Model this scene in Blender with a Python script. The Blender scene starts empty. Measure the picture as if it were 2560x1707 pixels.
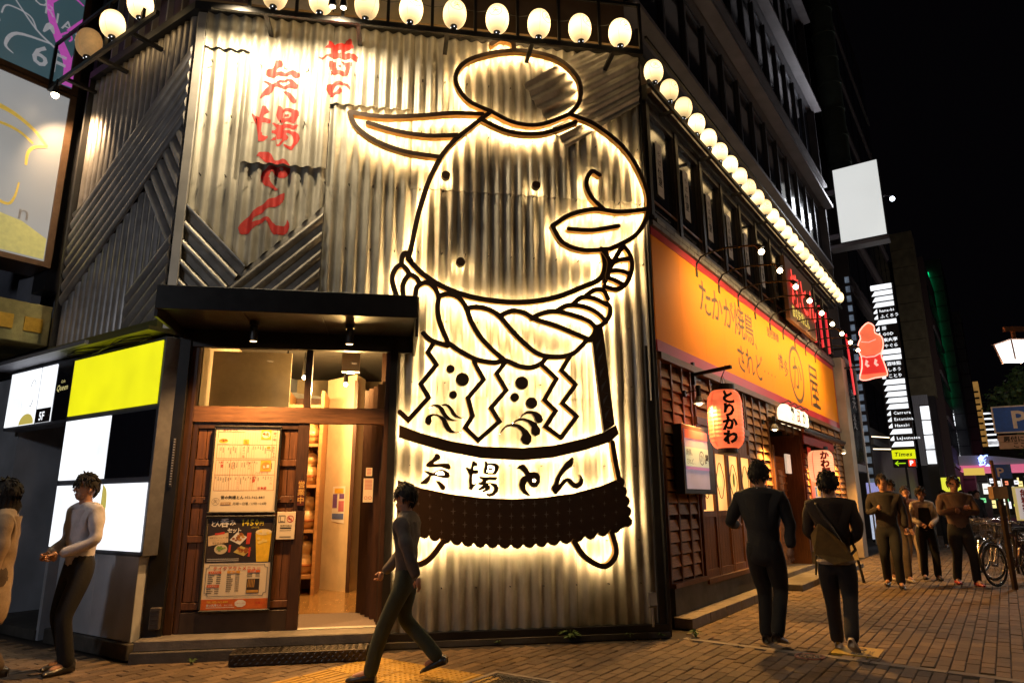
import bpy, bmesh, math, random
from mathutils import Vector, Matrix
random.seed(7)
R_ = math.radians
sc = bpy.context.scene
col = sc.collection

# ---------------------------------------------------------------- camera
cam_d = bpy.data.cameras.new('camera'); cam = bpy.data.objects.new('camera', cam_d); col.objects.link(cam)
cam_d.sensor_width = 36; cam_d.lens = 24.0; cam_d.clip_end = 900; cam_d.clip_start = .05
_p, _r = R_(13.317), R_(-.372)
_r0 = Vector((1, 0, 0)); _u0 = Vector((0, -math.sin(_p), math.cos(_p))); _f0 = Vector((0, math.cos(_p), math.sin(_p)))
_rx = _r0*math.cos(_r)+_u0*math.sin(_r); _ux = _u0*math.cos(_r)-_r0*math.sin(_r)
_m = Matrix((_rx, _ux, -_f0)).transposed().to_4x4(); _m.translation = Vector((0, 0, 1.4))
cam.matrix_world = _m
sc.camera = cam
# ---------------------------------------------------------------- night sky
w = bpy.data.worlds.new('World'); sc.world = w; w.use_nodes = True
nt = w.node_tree; bg = nt.nodes['Background']
sky = nt.nodes.new('ShaderNodeTexSky'); sky.sky_type = 'NISHITA'; sky.sun_disc = False
sky.sun_elevation = R_(-7); sky.sun_rotation = R_(200)
mixw = nt.nodes.new('ShaderNodeMixRGB'); mixw.blend_type = 'ADD'; mixw.inputs[0].default_value = 1
mixw.inputs[2].default_value = (.010, .008, .012, 1)      # city glow
nt.links.new(sky.outputs[0], mixw.inputs[1]); nt.links.new(mixw.outputs[0], bg.inputs[0]); bg.inputs[1].default_value = .10
sc.view_settings.view_transform = 'Standard'; sc.view_settings.look = 'None'
sc.view_settings.exposure = 0; sc.view_settings.gamma = 1; sc.view_settings.use_curve_mapping = False
sc.cycles.max_bounces = 6; sc.cycles.diffuse_bounces = 3; sc.cycles.glossy_bounces = 3; sc.cycles.transmission_bounces = 4
sc.cycles.sample_clamp_indirect = 4.0; sc.cycles.use_denoising = True; sc.cycles.use_light_tree = True
sc.cycles.caustics_reflective = False; sc.cycles.caustics_refractive = False

# ---------------------------------------------------------------- materials
MATS = {}
def nodes(m):
    m.use_nodes = True; return m.node_tree
def mat(name, c, rough=.6, metal=0., var=.18, scale=14., bump=.0, bscale=60., em=None, es=0., stretch=None, island=0., spec=.5, stain=0.):
    if name in MATS: return MATS[name]
    m = bpy.data.materials.new(name); nt = nodes(m); b = nt.nodes['Principled BSDF']; L = nt.links
    b.inputs['Roughness'].default_value = rough; b.inputs['Metallic'].default_value = metal
    if 'Specular IOR Level' in b.inputs: b.inputs['Specular IOR Level'].default_value = spec
    tc = nt.nodes.new('ShaderNodeTexCoord'); mp = nt.nodes.new('ShaderNodeMapping'); L.new(tc.outputs['Object'], mp.inputs[0])
    if stretch: mp.inputs['Scale'].default_value = stretch
    n = nt.nodes.new('ShaderNodeTexNoise'); n.inputs['Scale'].default_value = scale; n.inputs['Detail'].default_value = 5; n.inputs['Roughness'].default_value = .62
    L.new(mp.outputs[0], n.inputs[0])
    cr = nt.nodes.new('ShaderNodeValToRGB'); L.new(n.outputs[0], cr.inputs[0])
    c = tuple(c[:3])
    cr.color_ramp.elements[0].position = .3; cr.color_ramp.elements[1].position = .72
    cr.color_ramp.elements[0].color = tuple(max(0, x*(1-var)) for x in c)+(1,)
    cr.color_ramp.elements[1].color = tuple(min(1, x*(1+var)) for x in c)+(1,)
    outc = cr.outputs[0]
    if stain:
        n3 = nt.nodes.new('ShaderNodeTexNoise'); n3.inputs['Scale'].default_value = 1.7; n3.inputs['Detail'].default_value = 8; L.new(tc.outputs['Object'], n3.inputs[0])
        r3 = nt.nodes.new('ShaderNodeMapRange'); r3.inputs[1].default_value = .38; r3.inputs[2].default_value = .68; r3.inputs[3].default_value = 1-stain; r3.inputs[4].default_value = 1
        L.new(n3.outputs[0], r3.inputs[0])
        mm = nt.nodes.new('ShaderNodeMixRGB'); mm.blend_type = 'MULTIPLY'; mm.inputs[0].default_value = 1
        L.new(outc, mm.inputs[1]); L.new(r3.outputs[0], mm.inputs[2]); outc = mm.outputs[0]
    if island:
        g = nt.nodes.new('ShaderNodeNewGeometry'); oi = nt.nodes.new('ShaderNodeObjectInfo')
        ad = nt.nodes.new('ShaderNodeMath'); L.new(g.outputs['Random Per Island'], ad.inputs[0]); L.new(oi.outputs['Random'], ad.inputs[1])
        fr = nt.nodes.new('ShaderNodeMath'); fr.operation = 'FRACT'; L.new(ad.outputs[0], fr.inputs[0])
        r = nt.nodes.new('ShaderNodeMapRange'); r.inputs[3].default_value = 1-island; r.inputs[4].default_value = 1+island
        L.new(fr.outputs[0], r.inputs[0])
        mm = nt.nodes.new('ShaderNodeMixRGB'); mm.blend_type = 'MULTIPLY'; mm.inputs[0].default_value = 1
        L.new(outc, mm.inputs[1]); L.new(r.outputs[0], mm.inputs[2]); outc = mm.outputs[0]
    L.new(outc, b.inputs['Base Color'])
    rr = nt.nodes.new('ShaderNodeMapRange'); rr.inputs[3].default_value = max(.02, rough-.1); rr.inputs[4].default_value = min(1, rough+.14)
    L.new(n.outputs[0], rr.inputs[0]); L.new(rr.outputs[0], b.inputs['Roughness'])
    if bump:
        n2 = nt.nodes.new('ShaderNodeTexNoise'); n2.inputs['Scale'].default_value = bscale; n2.inputs['Detail'].default_value = 4; L.new(mp.outputs[0], n2.inputs[0])
        bp = nt.nodes.new('ShaderNodeBump'); bp.inputs['Strength'].default_value = bump; bp.inputs['Distance'].default_value = .01
        L.new(n2.outputs[0], bp.inputs['Height']); L.new(bp.outputs[0], b.inputs['Normal'])
    if em:
        b.inputs['Emission Color'].default_value = tuple(em)+(1,); b.inputs['Emission Strength'].default_value = es
    MATS[name] = m; return m
def lit(name, c, s, var=.0, scale=3.):
    """a surface that gives off light (lamp, lantern, lit sign; also cloth, paper and walls given a glow), slightly uneven like the real thing"""
    if name in MATS: return MATS[name]
    m = bpy.data.materials.new(name); nt = nodes(m); b = nt.nodes['Principled BSDF']; L = nt.links
    b.inputs['Base Color'].default_value = tuple(min(.8, x*.6+.1) for x in c)+(1,); b.inputs['Roughness'].default_value = .45
    tc = nt.nodes.new('ShaderNodeTexCoord'); n = nt.nodes.new('ShaderNodeTexNoise'); n.inputs['Scale'].default_value = scale
    L.new(tc.outputs['Object'], n.inputs[0])
    r = nt.nodes.new('ShaderNodeMapRange'); r.inputs[1].default_value = .3; r.inputs[2].default_value = .7
    r.inputs[3].default_value = s*(1-var); r.inputs[4].default_value = s*(1+var)
    L.new(n.outputs[0], r.inputs[0]); b.inputs['Emission Color'].default_value = tuple(c)+(1,)
    L.new(r.outputs[0], b.inputs['Emission Strength'])
    MATS[name] = m; return m
def glassm(name, c=(.9, .95, .95), rough=.02, alpha=.25):
    if name in MATS: return MATS[name]
    m = bpy.data.materials.new(name); nt = nodes(m); L = nt.links
    nt.nodes.remove(nt.nodes['Principled BSDF']); o = nt.nodes['Material Output']
    t = nt.nodes.new('ShaderNodeBsdfTransparent'); t.inputs[0].default_value = tuple(c)+(1,)
    g = nt.nodes.new('ShaderNodeBsdfGlossy'); g.inputs['Roughness'].default_value = rough
    f = nt.nodes.new('ShaderNodeFresnel'); f.inputs[0].default_value = 1.5
    n = nt.nodes.new('ShaderNodeTexNoise'); n.inputs['Scale'].default_value = 2
    mx = nt.nodes.new('ShaderNodeMixShader'); L.new(f.outputs[0], mx.inputs[0]); L.new(t.outputs[0], mx.inputs[1]); L.new(g.outputs[0], mx.inputs[2])
    L.new(mx.outputs[0], o.inputs[0]); MATS[name] = m; return m

zinc = mat('galvanised_sheet', (.47, .43, .35), .42, .35, .22, 9, .12, 40, stretch=(1, 1, .25), stain=.38)
zinc_dark = mat('weathered_sheet', (.42, .38, .32), .45, .45, .25, 8, .12, 40, stain=.4)
zinc_grey = mat('painted_grey_sheet', (.36, .33, .31), .34, .4, .2, 6, .06, 40, stain=.3)
trimm = mat('aluminium_trim', (.42, .39, .35), .45, .5, .1, 5)
black = mat('black_steel', (.018, .016, .015), .42, .3, .2, 10)
blackw = mat('black_frame', (.02, .018, .017), .5, 0, .2, 10)
brown = mat('brown_steel', (.05, .03, .02), .5, .2, .2, 12)
wood = mat('stained_wood', (.14, .052, .018), .5, 0, .4, 5, .15, 30, stretch=(9, 9, .9))
wood_h = mat('stained_wood_beam', (.15, .065, .027), .5, 0, .4, 5, .15, 30, stretch=(.9, 9, 9))
wood_d = mat('dark_door_wood', (.050, .019, .009), .48, 0, .35, 5, .12, 30, stretch=(9, 9, .9))
plank = mat('weathered_plank', (.30, .135, .042), .6, 0, .45, 6, .3, 30, stretch=(1, 9, 9), island=.3)
shelfw = mat('shelf_pine', (.35, .17, .06), .45, 0, .3, 4, stretch=(1.2, 6, 6))
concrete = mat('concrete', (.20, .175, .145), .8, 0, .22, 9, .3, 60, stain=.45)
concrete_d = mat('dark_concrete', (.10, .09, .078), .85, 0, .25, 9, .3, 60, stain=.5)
plaster = mat('plaster', (.42, .33, .22), .8, 0, .15, 6, .12, 30)
cream = mat('cream_plaster', (.68, .55, .36), .8, 0, .12, 4, .1, 30)
dark_int = mat('dark_ceiling', (.018, .014, .012), .8)
floorw = mat('polished_floor', (.30, .17, .06), .16, 0, .25, 3, .03, 20, stretch=(6, 1, 1))
matm = mat('entrance_mat', (.16, .12, .10), .95, 0, .4, 160, .4, 200)
checker = mat('checker_plate', (.05, .045, .04), .42, .7, .25, 14)
paverm = mat('paving_block', (.15, .10, .058), .8, 0, .28, 30, .4, 120, island=.30, stain=.3)
mortar = mat('paving_joint', (.030, .022, .017), .9, 0, .3, 30, .2, 90)
asphalt = mat('asphalt', (.045, .043, .042), .85, 0, .3, 60, .5, 140)
yellowt = mat('tactile_yellow', (.42, .25, .03), .7, 0, .25, 16, .2, 90, island=.15, stain=.35)
kerbm = mat('kerb_stone', (.24, .20, .16), .8, 0, .2, 20, .3, 80, stain=.3)
iron = mat('cast_iron', (.07, .06, .055), .5, .6, .3, 30)
tilem = mat('grey_panel', (.55, .57, .62), .5, 0, .12, 3, .05, 60, stain=.3, stretch=(1, 1, .35))
wall_far = mat('dark_facade', (.035, .030, .036), .55, 0, .2, 1.2, .0, 20, stain=.3)
wall_mid = mat('upper_facade', (.085, .078, .092), .6, 0, .15, 2, .05, 20, stain=.3)
ledge_m = mat('ledge_metal', (.20, .18, .19), .45, .3, .2, 2)
tile_band = mat('tiled_band', (.11, .10, .115), .6, 0, .2, 30)
glass_dark = mat('dark_window_glass', (.012, .013, .018), .06, 0, .2, 2, spec=.8)
glass_c = glassm('clear_glass')
redp = mat('red_paint', (.46, .012, .006), .65, 0, .18, 10, stain=.15)
neon_face = mat('sign_face_bronze', (.052, .026, .012), .42, .3, .15, 14)
neon_side = mat('sign_return_brass', (.50, .26, .045), .4, .4, .15, 14)
neon_lit = lit('led_halo', (1, .68, .31), 74)
sash_m = mat('sash_panel', (.09, .08, .075), .5)
diam_m = mat('pale_diamond', (.16, .12, .09), .5)
lantern_l = lit('lantern_paper_lit', (1, .68, .30), 2.0, .22, 9)
def paper_glow(m, smax, edge, hh):
    # the bulb sits in the middle of the paper shell: brightest at mid height, dimmer towards both rings
    nt = m.node_tree; b = nt.nodes['Principled BSDF']; L = nt.links; tc = nt.nodes.new('ShaderNodeTexCoord'); sp = nt.nodes.new('ShaderNodeSeparateXYZ'); L.new(tc.outputs['Object'], sp.inputs[0])
    ab = nt.nodes.new('ShaderNodeMath'); ab.operation = 'ABSOLUTE'; L.new(sp.outputs[2], ab.inputs[0])
    r = nt.nodes.new('ShaderNodeMapRange'); r.inputs[1].default_value = hh*.25; r.inputs[2].default_value = hh; r.inputs[3].default_value = smax; r.inputs[4].default_value = smax*edge; L.new(ab.outputs[0], r.inputs[0])
    oi = nt.nodes.new('ShaderNodeObjectInfo'); q = nt.nodes.new('ShaderNodeMapRange'); q.inputs[3].default_value = .62; q.inputs[4].default_value = 1.25; L.new(oi.outputs['Random'], q.inputs[0])
    mu = nt.nodes.new('ShaderNodeMath'); mu.operation = 'MULTIPLY'; L.new(r.outputs[0], mu.inputs[0]); L.new(q.outputs[0], mu.inputs[1]); L.new(mu.outputs[0], b.inputs['Emission Strength']); b.inputs['Base Color'].default_value = (.35, .2, .1, 1)
paper_glow(lantern_l, 3.6, .22, .19)
lantern_off = mat('lantern_paper_faint_glow', (.62, .42, .20), .7, em=(.9, .5, .2), es=.22)  # for an unlit lantern; a faint glow is put into the paper
ink = mat('black_ink', (.015, .012, .012), .7)
inkb = mat('brown_ink', (.10, .045, .02), .7)
inkr = mat('red_ink', (.55, .04, .02), .7)
paperm = mat('poster_paper', (.78, .66, .48), .55, 0, .04, 3)
paperw = mat('white_paper', (.78, .74, .68), .6, 0, .05, 3)
white_l = lit('white_panel_lit', (.93, .96, 1), 1.3, .3, 1.3)
grey_l = lit('dim_white_panel_lit', (.93, .95, .96), .24, .12, 1)
grey_l.node_tree.nodes['Principled BSDF'].inputs['Base Color'].default_value = (.12, .12, .12, 1)
green_weed = mat('weed_leaf', (.07, .12, .03), .6, 0, .4, 40)

# ---------------------------------------------------------------- frames (one per facade)
class Frame:
    def __init__(s, ox, oy, yaw):     # X runs along the facade, Y points into it, Z up
        s.o = Vector((ox, oy, 0)); a = R_(yaw); s.d = Vector((math.sin(a), math.cos(a), 0)); s.n = Vector((-s.d.y, s.d.x, 0))
        s.ang = math.atan2(s.d.y, s.d.x)
    def w(s, x, y, z): return s.o+s.d*x+s.n*y+Vector((0, 0, z))
W0 = Frame(0, 0, 90)
FA = Frame(1.5536, 7.8892, 80.15)
FB = Frame(1.7830, 8.3589, 35.05)
_c = FA.w(-5.28, 0, 0)
FC = Frame(_c.x, _c.y, 123.42)

OFF = {}
def link(o, parent=None):
    col.objects.link(o)
    if parent: o.parent = parent
    return o
def tag(o, label=None, cat=None, group=None, kind=None):
    if label: o['label'] = label
    if cat: o['category'] = cat
    if group: o['group'] = group
    if kind: o['kind'] = kind
    return o
def T(name, label, cat, fr=W0, loc=(0, 0, 0), rot=0., group=None, kind=None, local=False):
    """an Empty at the thing's base. local=False: its parts are given in facade coordinates."""
    o = bpy.data.objects.new(name, None); link(o); o.empty_display_size = .1
    o.location = fr.w(*loc); o.rotation_euler = (0, 0, fr.ang+rot)
    tag(o, label, cat, group, kind)
    OFF[o.name] = (0, 0, 0) if local else loc
    return o
class MB:
    def __init__(s): s.v = []; s.f = []; s.m = []
    def add(s, vs, fs, m=0):
        b = len(s.v); s.v += [tuple(x) for x in vs]; s.f += [tuple(i+b for i in f) for f in fs]; s.m += [m]*len(fs); return s
    def box(s, x0, x1, y0, y1, z0, z1, m=0, bev=0):
        vs = [(x, y, z) for z in (z0, z1) for y in (y0, y1) for x in (x0, x1)]
        return s.add(vs, [(0, 2, 3, 1), (4, 5, 7, 6), (0, 1, 5, 4), (2, 6, 7, 3), (0, 4, 6, 2), (1, 3, 7, 5)], m)
    def quad(s, a, b, c, d, m=0): return s.add([a, b, c, d], [(0, 1, 2, 3)], m)
    def plate(s, poly, y0, y1, m=0, ms=None):
        """solid plate from a list of (x,z) loops lying in the facade plane"""
        return s.add(*poly_fill([poly] if isinstance(poly[0][0], (int, float)) else poly, y0, y1), m)
    def tube(s, path, r, n=8, m=0, cap=True):
        P = [Vector(p) for p in path]; rs = r if isinstance(r, (list, tuple)) else [r]*len(P)
        ring = []
        up = Vector((0, 0, 1))
        for i, p in enumerate(P):
            t = ((P[i+1] if i+1 < len(P) else p)-(P[i-1] if i else p)).normalized()
            a = t.cross(up)
            if a.length < .05: a = t.cross(Vector((0, 1, 0)))
            a.normalize(); b = t.cross(a)
            ring.append([p+(a*math.cos(2*math.pi*k/n)+b*math.sin(2*math.pi*k/n))*rs[i] for k in range(n)])
        vs = [q for g in ring for q in g]; fs = []
        for i in range(len(P)-1):
            for k in range(n): fs.append((i*n+k, i*n+(k+1) % n, (i+1)*n+(k+1) % n, (i+1)*n+k))
        if cap: fs += [tuple(range(n)), tuple(reversed(range((len(P)-1)*n, len(P)*n)))]
        return s.add(vs, fs, m)
    def bar(s, a, b, w_, h=None, m=0):
        """square bar between two points"""
        h = h or w_; a = Vector(a); b = Vector(b); t = (b-a).normalized(); up = Vector((0, 0, 1))
        x = t.cross(up)
        if x.length < .05: x = Vector((1, 0, 0))
        x.normalize(); y = x.cross(t); x *= w_/2; y *= h/2
        vs = [p+i*x+j*y for p in (a, b) for i, j in ((-1, -1), (1, -1), (1, 1), (-1, 1))]
        return s.add(vs, [(3, 2, 1, 0), (4, 5, 6, 7), (0, 1, 5, 4), (1, 2, 6, 5), (2, 3, 7, 6), (3, 0, 4, 7)], m)
    def lathe(s, prof, c=(0, 0, 0), n=16, m=0, sx=1, sy=1):
        vs = [(c[0]+r*sx*math.cos(2*math.pi*k/n), c[1]+r*sy*math.sin(2*math.pi*k/n), c[2]+z) for r, z in prof for k in range(n)]
        fs = [(i*n+k, i*n+(k+1) % n, (i+1)*n+(k+1) % n, (i+1)*n+k) for i in range(len(prof)-1) for k in range(n)]
        return s.add(vs, fs, m)
    def ball(s, c, rx, ry=None, rz=None, n=10, m=0, k=7):
        ry = ry or rx; rz = rz or rx
        prof = [(math.sin(math.pi*i/k), -math.cos(math.pi*i/k)) for i in range(k+1)]
        vs = [(c[0]+r*rx*math.cos(2*math.pi*j/n), c[1]+r*ry*math.sin(2*math.pi*j/n), c[2]+z*rz) for r, z in prof for j in range(n)]
        fs = [(i*n+j, i*n+(j+1) % n, (i+1)*n+(j+1) % n, (i+1)*n+j) for i in range(k) for j in range(n)]
        return s.add(vs, fs, m)
    def mesh(s, name, mats, off=(0, 0, 0), smooth=False):
        me = bpy.data.meshes.new(name)
        ox, oy, oz = off
        me.from_pydata([(x-ox, y-oy, z-oz) for x, y, z in s.v], [], s.f)
        for m in (mats if isinstance(mats, (list, tuple)) else [mats]): me.materials.append(m)
        me.polygons.foreach_set('material_index', s.m)
        if smooth: me.polygons.foreach_set('use_smooth', [True]*len(me.polygons))
        me.update(); return me
    def obj(s, name, mats, parent=None, smooth=False, bevel=0, fr=None, loc=None, label=None, cat=None, group=None, kind=None):
        if parent is not None:
            off = OFF.get(parent.name, (0, 0, 0)); o = bpy.data.objects.new(name, s.mesh(name, mats, off, smooth)); link(o, parent); OFF[o.name] = off
        else:
            fr = fr or W0; loc = loc or (0, 0, 0)
            o = bpy.data.objects.new(name, s.mesh(name, mats, loc, smooth)); link(o)
            o.location = fr.w(*loc); o.rotation_euler = (0, 0, fr.ang); OFF[o.name] = loc
        if bevel:
            md = o.modifiers.new('bevel', 'BEVEL'); md.width = bevel; md.segments = 1; md.limit_method = 'ANGLE'
        tag(o, label, cat, group, kind); return o
def inst(me, name, parent, loc=(0, 0, 0), rot=(0, 0, 0), scale=(1, 1, 1)):
    o = bpy.data.objects.new(name, me); link(o, parent)
    off = OFF.get(parent.name, (0, 0, 0)) if parent else (0, 0, 0)
    o.location = (loc[0]-off[0], loc[1]-off[1], loc[2]-off[2]); o.rotation_euler = rot; o.scale = scale; return o
def copy_tree(o, parent=None, depth=0):
    c = o.copy(); link(c)
    if parent: c.parent = parent
    OFF[c.name] = OFF.get(o.name, (0, 0, 0))
    for ch in list(KIDS.get(o.name, [])) or [x for x in o.children]: copy_tree(ch, c, depth+1)
    return c
KIDS = {}
# ---- polygon fill through a 2-D curve (handles holes)
def poly_fill(loops, y0, y1):
    cu = bpy.data.curves.new('tmp', 'CURVE'); cu.dimensions = '2D'; cu.fill_mode = 'BOTH'; cu.extrude = abs(y1-y0)/2
    for lp in loops:
        sp = cu.splines.new('POLY'); sp.points.add(len(lp)-1); sp.use_cyclic_u = True
        for i, (x, z) in enumerate(lp): sp.points[i].co = (x, z, 0, 1)
    o = bpy.data.objects.new('tmp', cu); me = bpy.data.meshes.new_from_object(o)
    ym = (y0+y1)/2
    vs = [(v.co.x, ym-v.co.z, v.co.y) for v in me.vertices]; fs = [tuple(p.vertices) for p in me.polygons]
    bpy.data.objects.remove(o); bpy.data.curves.remove(cu); bpy.data.meshes.remove(me)
    return vs, fs
_G = {}
def glyph(ch, bold=0., res=2):
    k = (ch, bold, res)
    if k in _G: return _G[k]
    cu = bpy.data.curves.new('tmp', 'FONT'); cu.body = ch; cu.size = 1; cu.offset = bold; cu.resolution_u = res
    cu.align_x = 'CENTER'
    o = bpy.data.objects.new('tmp', cu); me = bpy.data.meshes.new_from_object(o)
    vs = [(v.co.x, v.co.y) for v in me.vertices]; fs = [tuple(p.vertices) for p in me.polygons]
    bpy.data.objects.remove(o); bpy.data.curves.remove(cu); bpy.data.meshes.remove(me)
    wd = (max(v[0] for v in vs)-min(v[0] for v in vs)) if vs else .3
    _G[k] = (vs, fs, wd); return _G[k]
def text(mb, s, x, z, size, y=0., vert=False, bold=.0, adv=None, m=0, wob=0., sx=1., res=2, fmap=None, center=False, skew=0.):
    """flat lettering in the plane y; x,z = left-bottom of the first character (or its centre line when vertical)"""
    rnd = None
    cx = x
    if center and not vert:
        tot = sum((adv or (1.0 if ord(c) > 255 else max(.3, glyph(c, bold, res)[2]+.09)))*size*sx for c in s); cx = x-tot/2
    cz = z
    for c in s:
        if c == ' ':
            if vert: cz -= size*(adv or 1)*.6
            else: cx += size*.35*sx
            continue
        vs, fs, wd = glyph(c, bold, res)
        a = (adv or (1.0 if ord(c) > 255 else max(.3, wd+.09)))*size*sx
        px = cx if vert else cx+a/2
        pts = []
        for (gx, gz) in vs:
            X = gx*size*sx; Z = gz*size
            if wob: X += wob*size*math.sin(gz*7+ord(c)); Z += wob*size*math.sin(gx*8+ord(c)*.7)
            X += skew*Z
            p = (px+X, y, cz+Z)
            pts.append(fmap(p) if fmap else p)
        mb.add(pts, fs, m)
        if vert: cz -= size*(adv or 1.05)
        else: cx += a
    return mb
def spline(pts, k=6):
    out = []; n = len(pts)
    for i in range(n-1):
        p0 = pts[max(0, i-1)]; p1 = pts[i]; p2 = pts[i+1]; p3 = pts[min(n-1, i+2)]
        for j in range(k):
            t = j/k
            out.append(tuple(.5*(2*b+(c-a)*t+(2*a-5*b+4*c-d)*t*t+(3*b-a-3*c+d)*t**3) for a, b, c, d in zip(p0, p1, p2, p3)))
    out.append(tuple(pts[-1])); return out
def inter(loops, s, ang):
    """even-odd crossings of loops with the line at distance s across the ridges"""
    ca, sa = math.cos(ang), math.sin(ang); r = []
    for lp in loops:
        q = [(-x*sa+z*ca, x*ca+z*sa) for x, z in lp]
        for i in range(len(q)):
            a, b = q[i], q[(i+1) % len(q)]
            if (a[0] <= s) != (b[0] <= s): r.append(a[1]+(b[1]-a[1])*(s-a[0])/(b[0]-a[0]))
    return sorted(r)
def strips(mb, loops, ang, step, yf, m=0, rim=0.):
    """fill the loops with narrow strips that run along direction ang and follow the relief yf(x,z)"""
    ca, sa = math.cos(ang), math.sin(ang)
    S = [-x*sa+z*ca for lp in loops for x, z in lp]; s0, s1 = min(S), max(S)
    k0 = math.floor(s0/step); ss = [s0+1e-5]+[k*step for k in range(k0+1, math.ceil(s1/step)) if s0+1e-4 < k*step < s1-1e-4]+[s1-1e-5]
    XZ = lambda s, t: (t*ca-s*sa, t*sa+s*ca)
    prev = None
    for i in range(len(ss)-1):
        a, b = ss[i], ss[i+1]; ia, ib = inter(loops, a, ang), inter(loops, b, ang)
        if len(ia) != len(ib) or len(ia) % 2:
            im = inter(loops, (a+b)/2, ang); ia = ib = im
        for j in range(0, len(ia)-1, 2):
            p = [XZ(a, ia[j]), XZ(b, ib[j]), XZ(b, ib[j+1]), XZ(a, ia[j+1])]
            q = [(x, yf(x, z), z) for x, z in p]
            mb.add(q, [(0, 1, 2, 3)], m)
            if rim:
                for e in ((0, 1), (3, 2)):
                    u, v = q[e[0]], q[e[1]]; mb.add([u, v, (v[0], v[1]+rim, v[2]), (u[0], u[1]+rim, u[2])], [(0, 1, 2, 3)], m)
    return mb
def pairs(l, s=.001): return [(l[i]*s, l[i+1]*s) for i in range(0, len(l), 2)]

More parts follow.
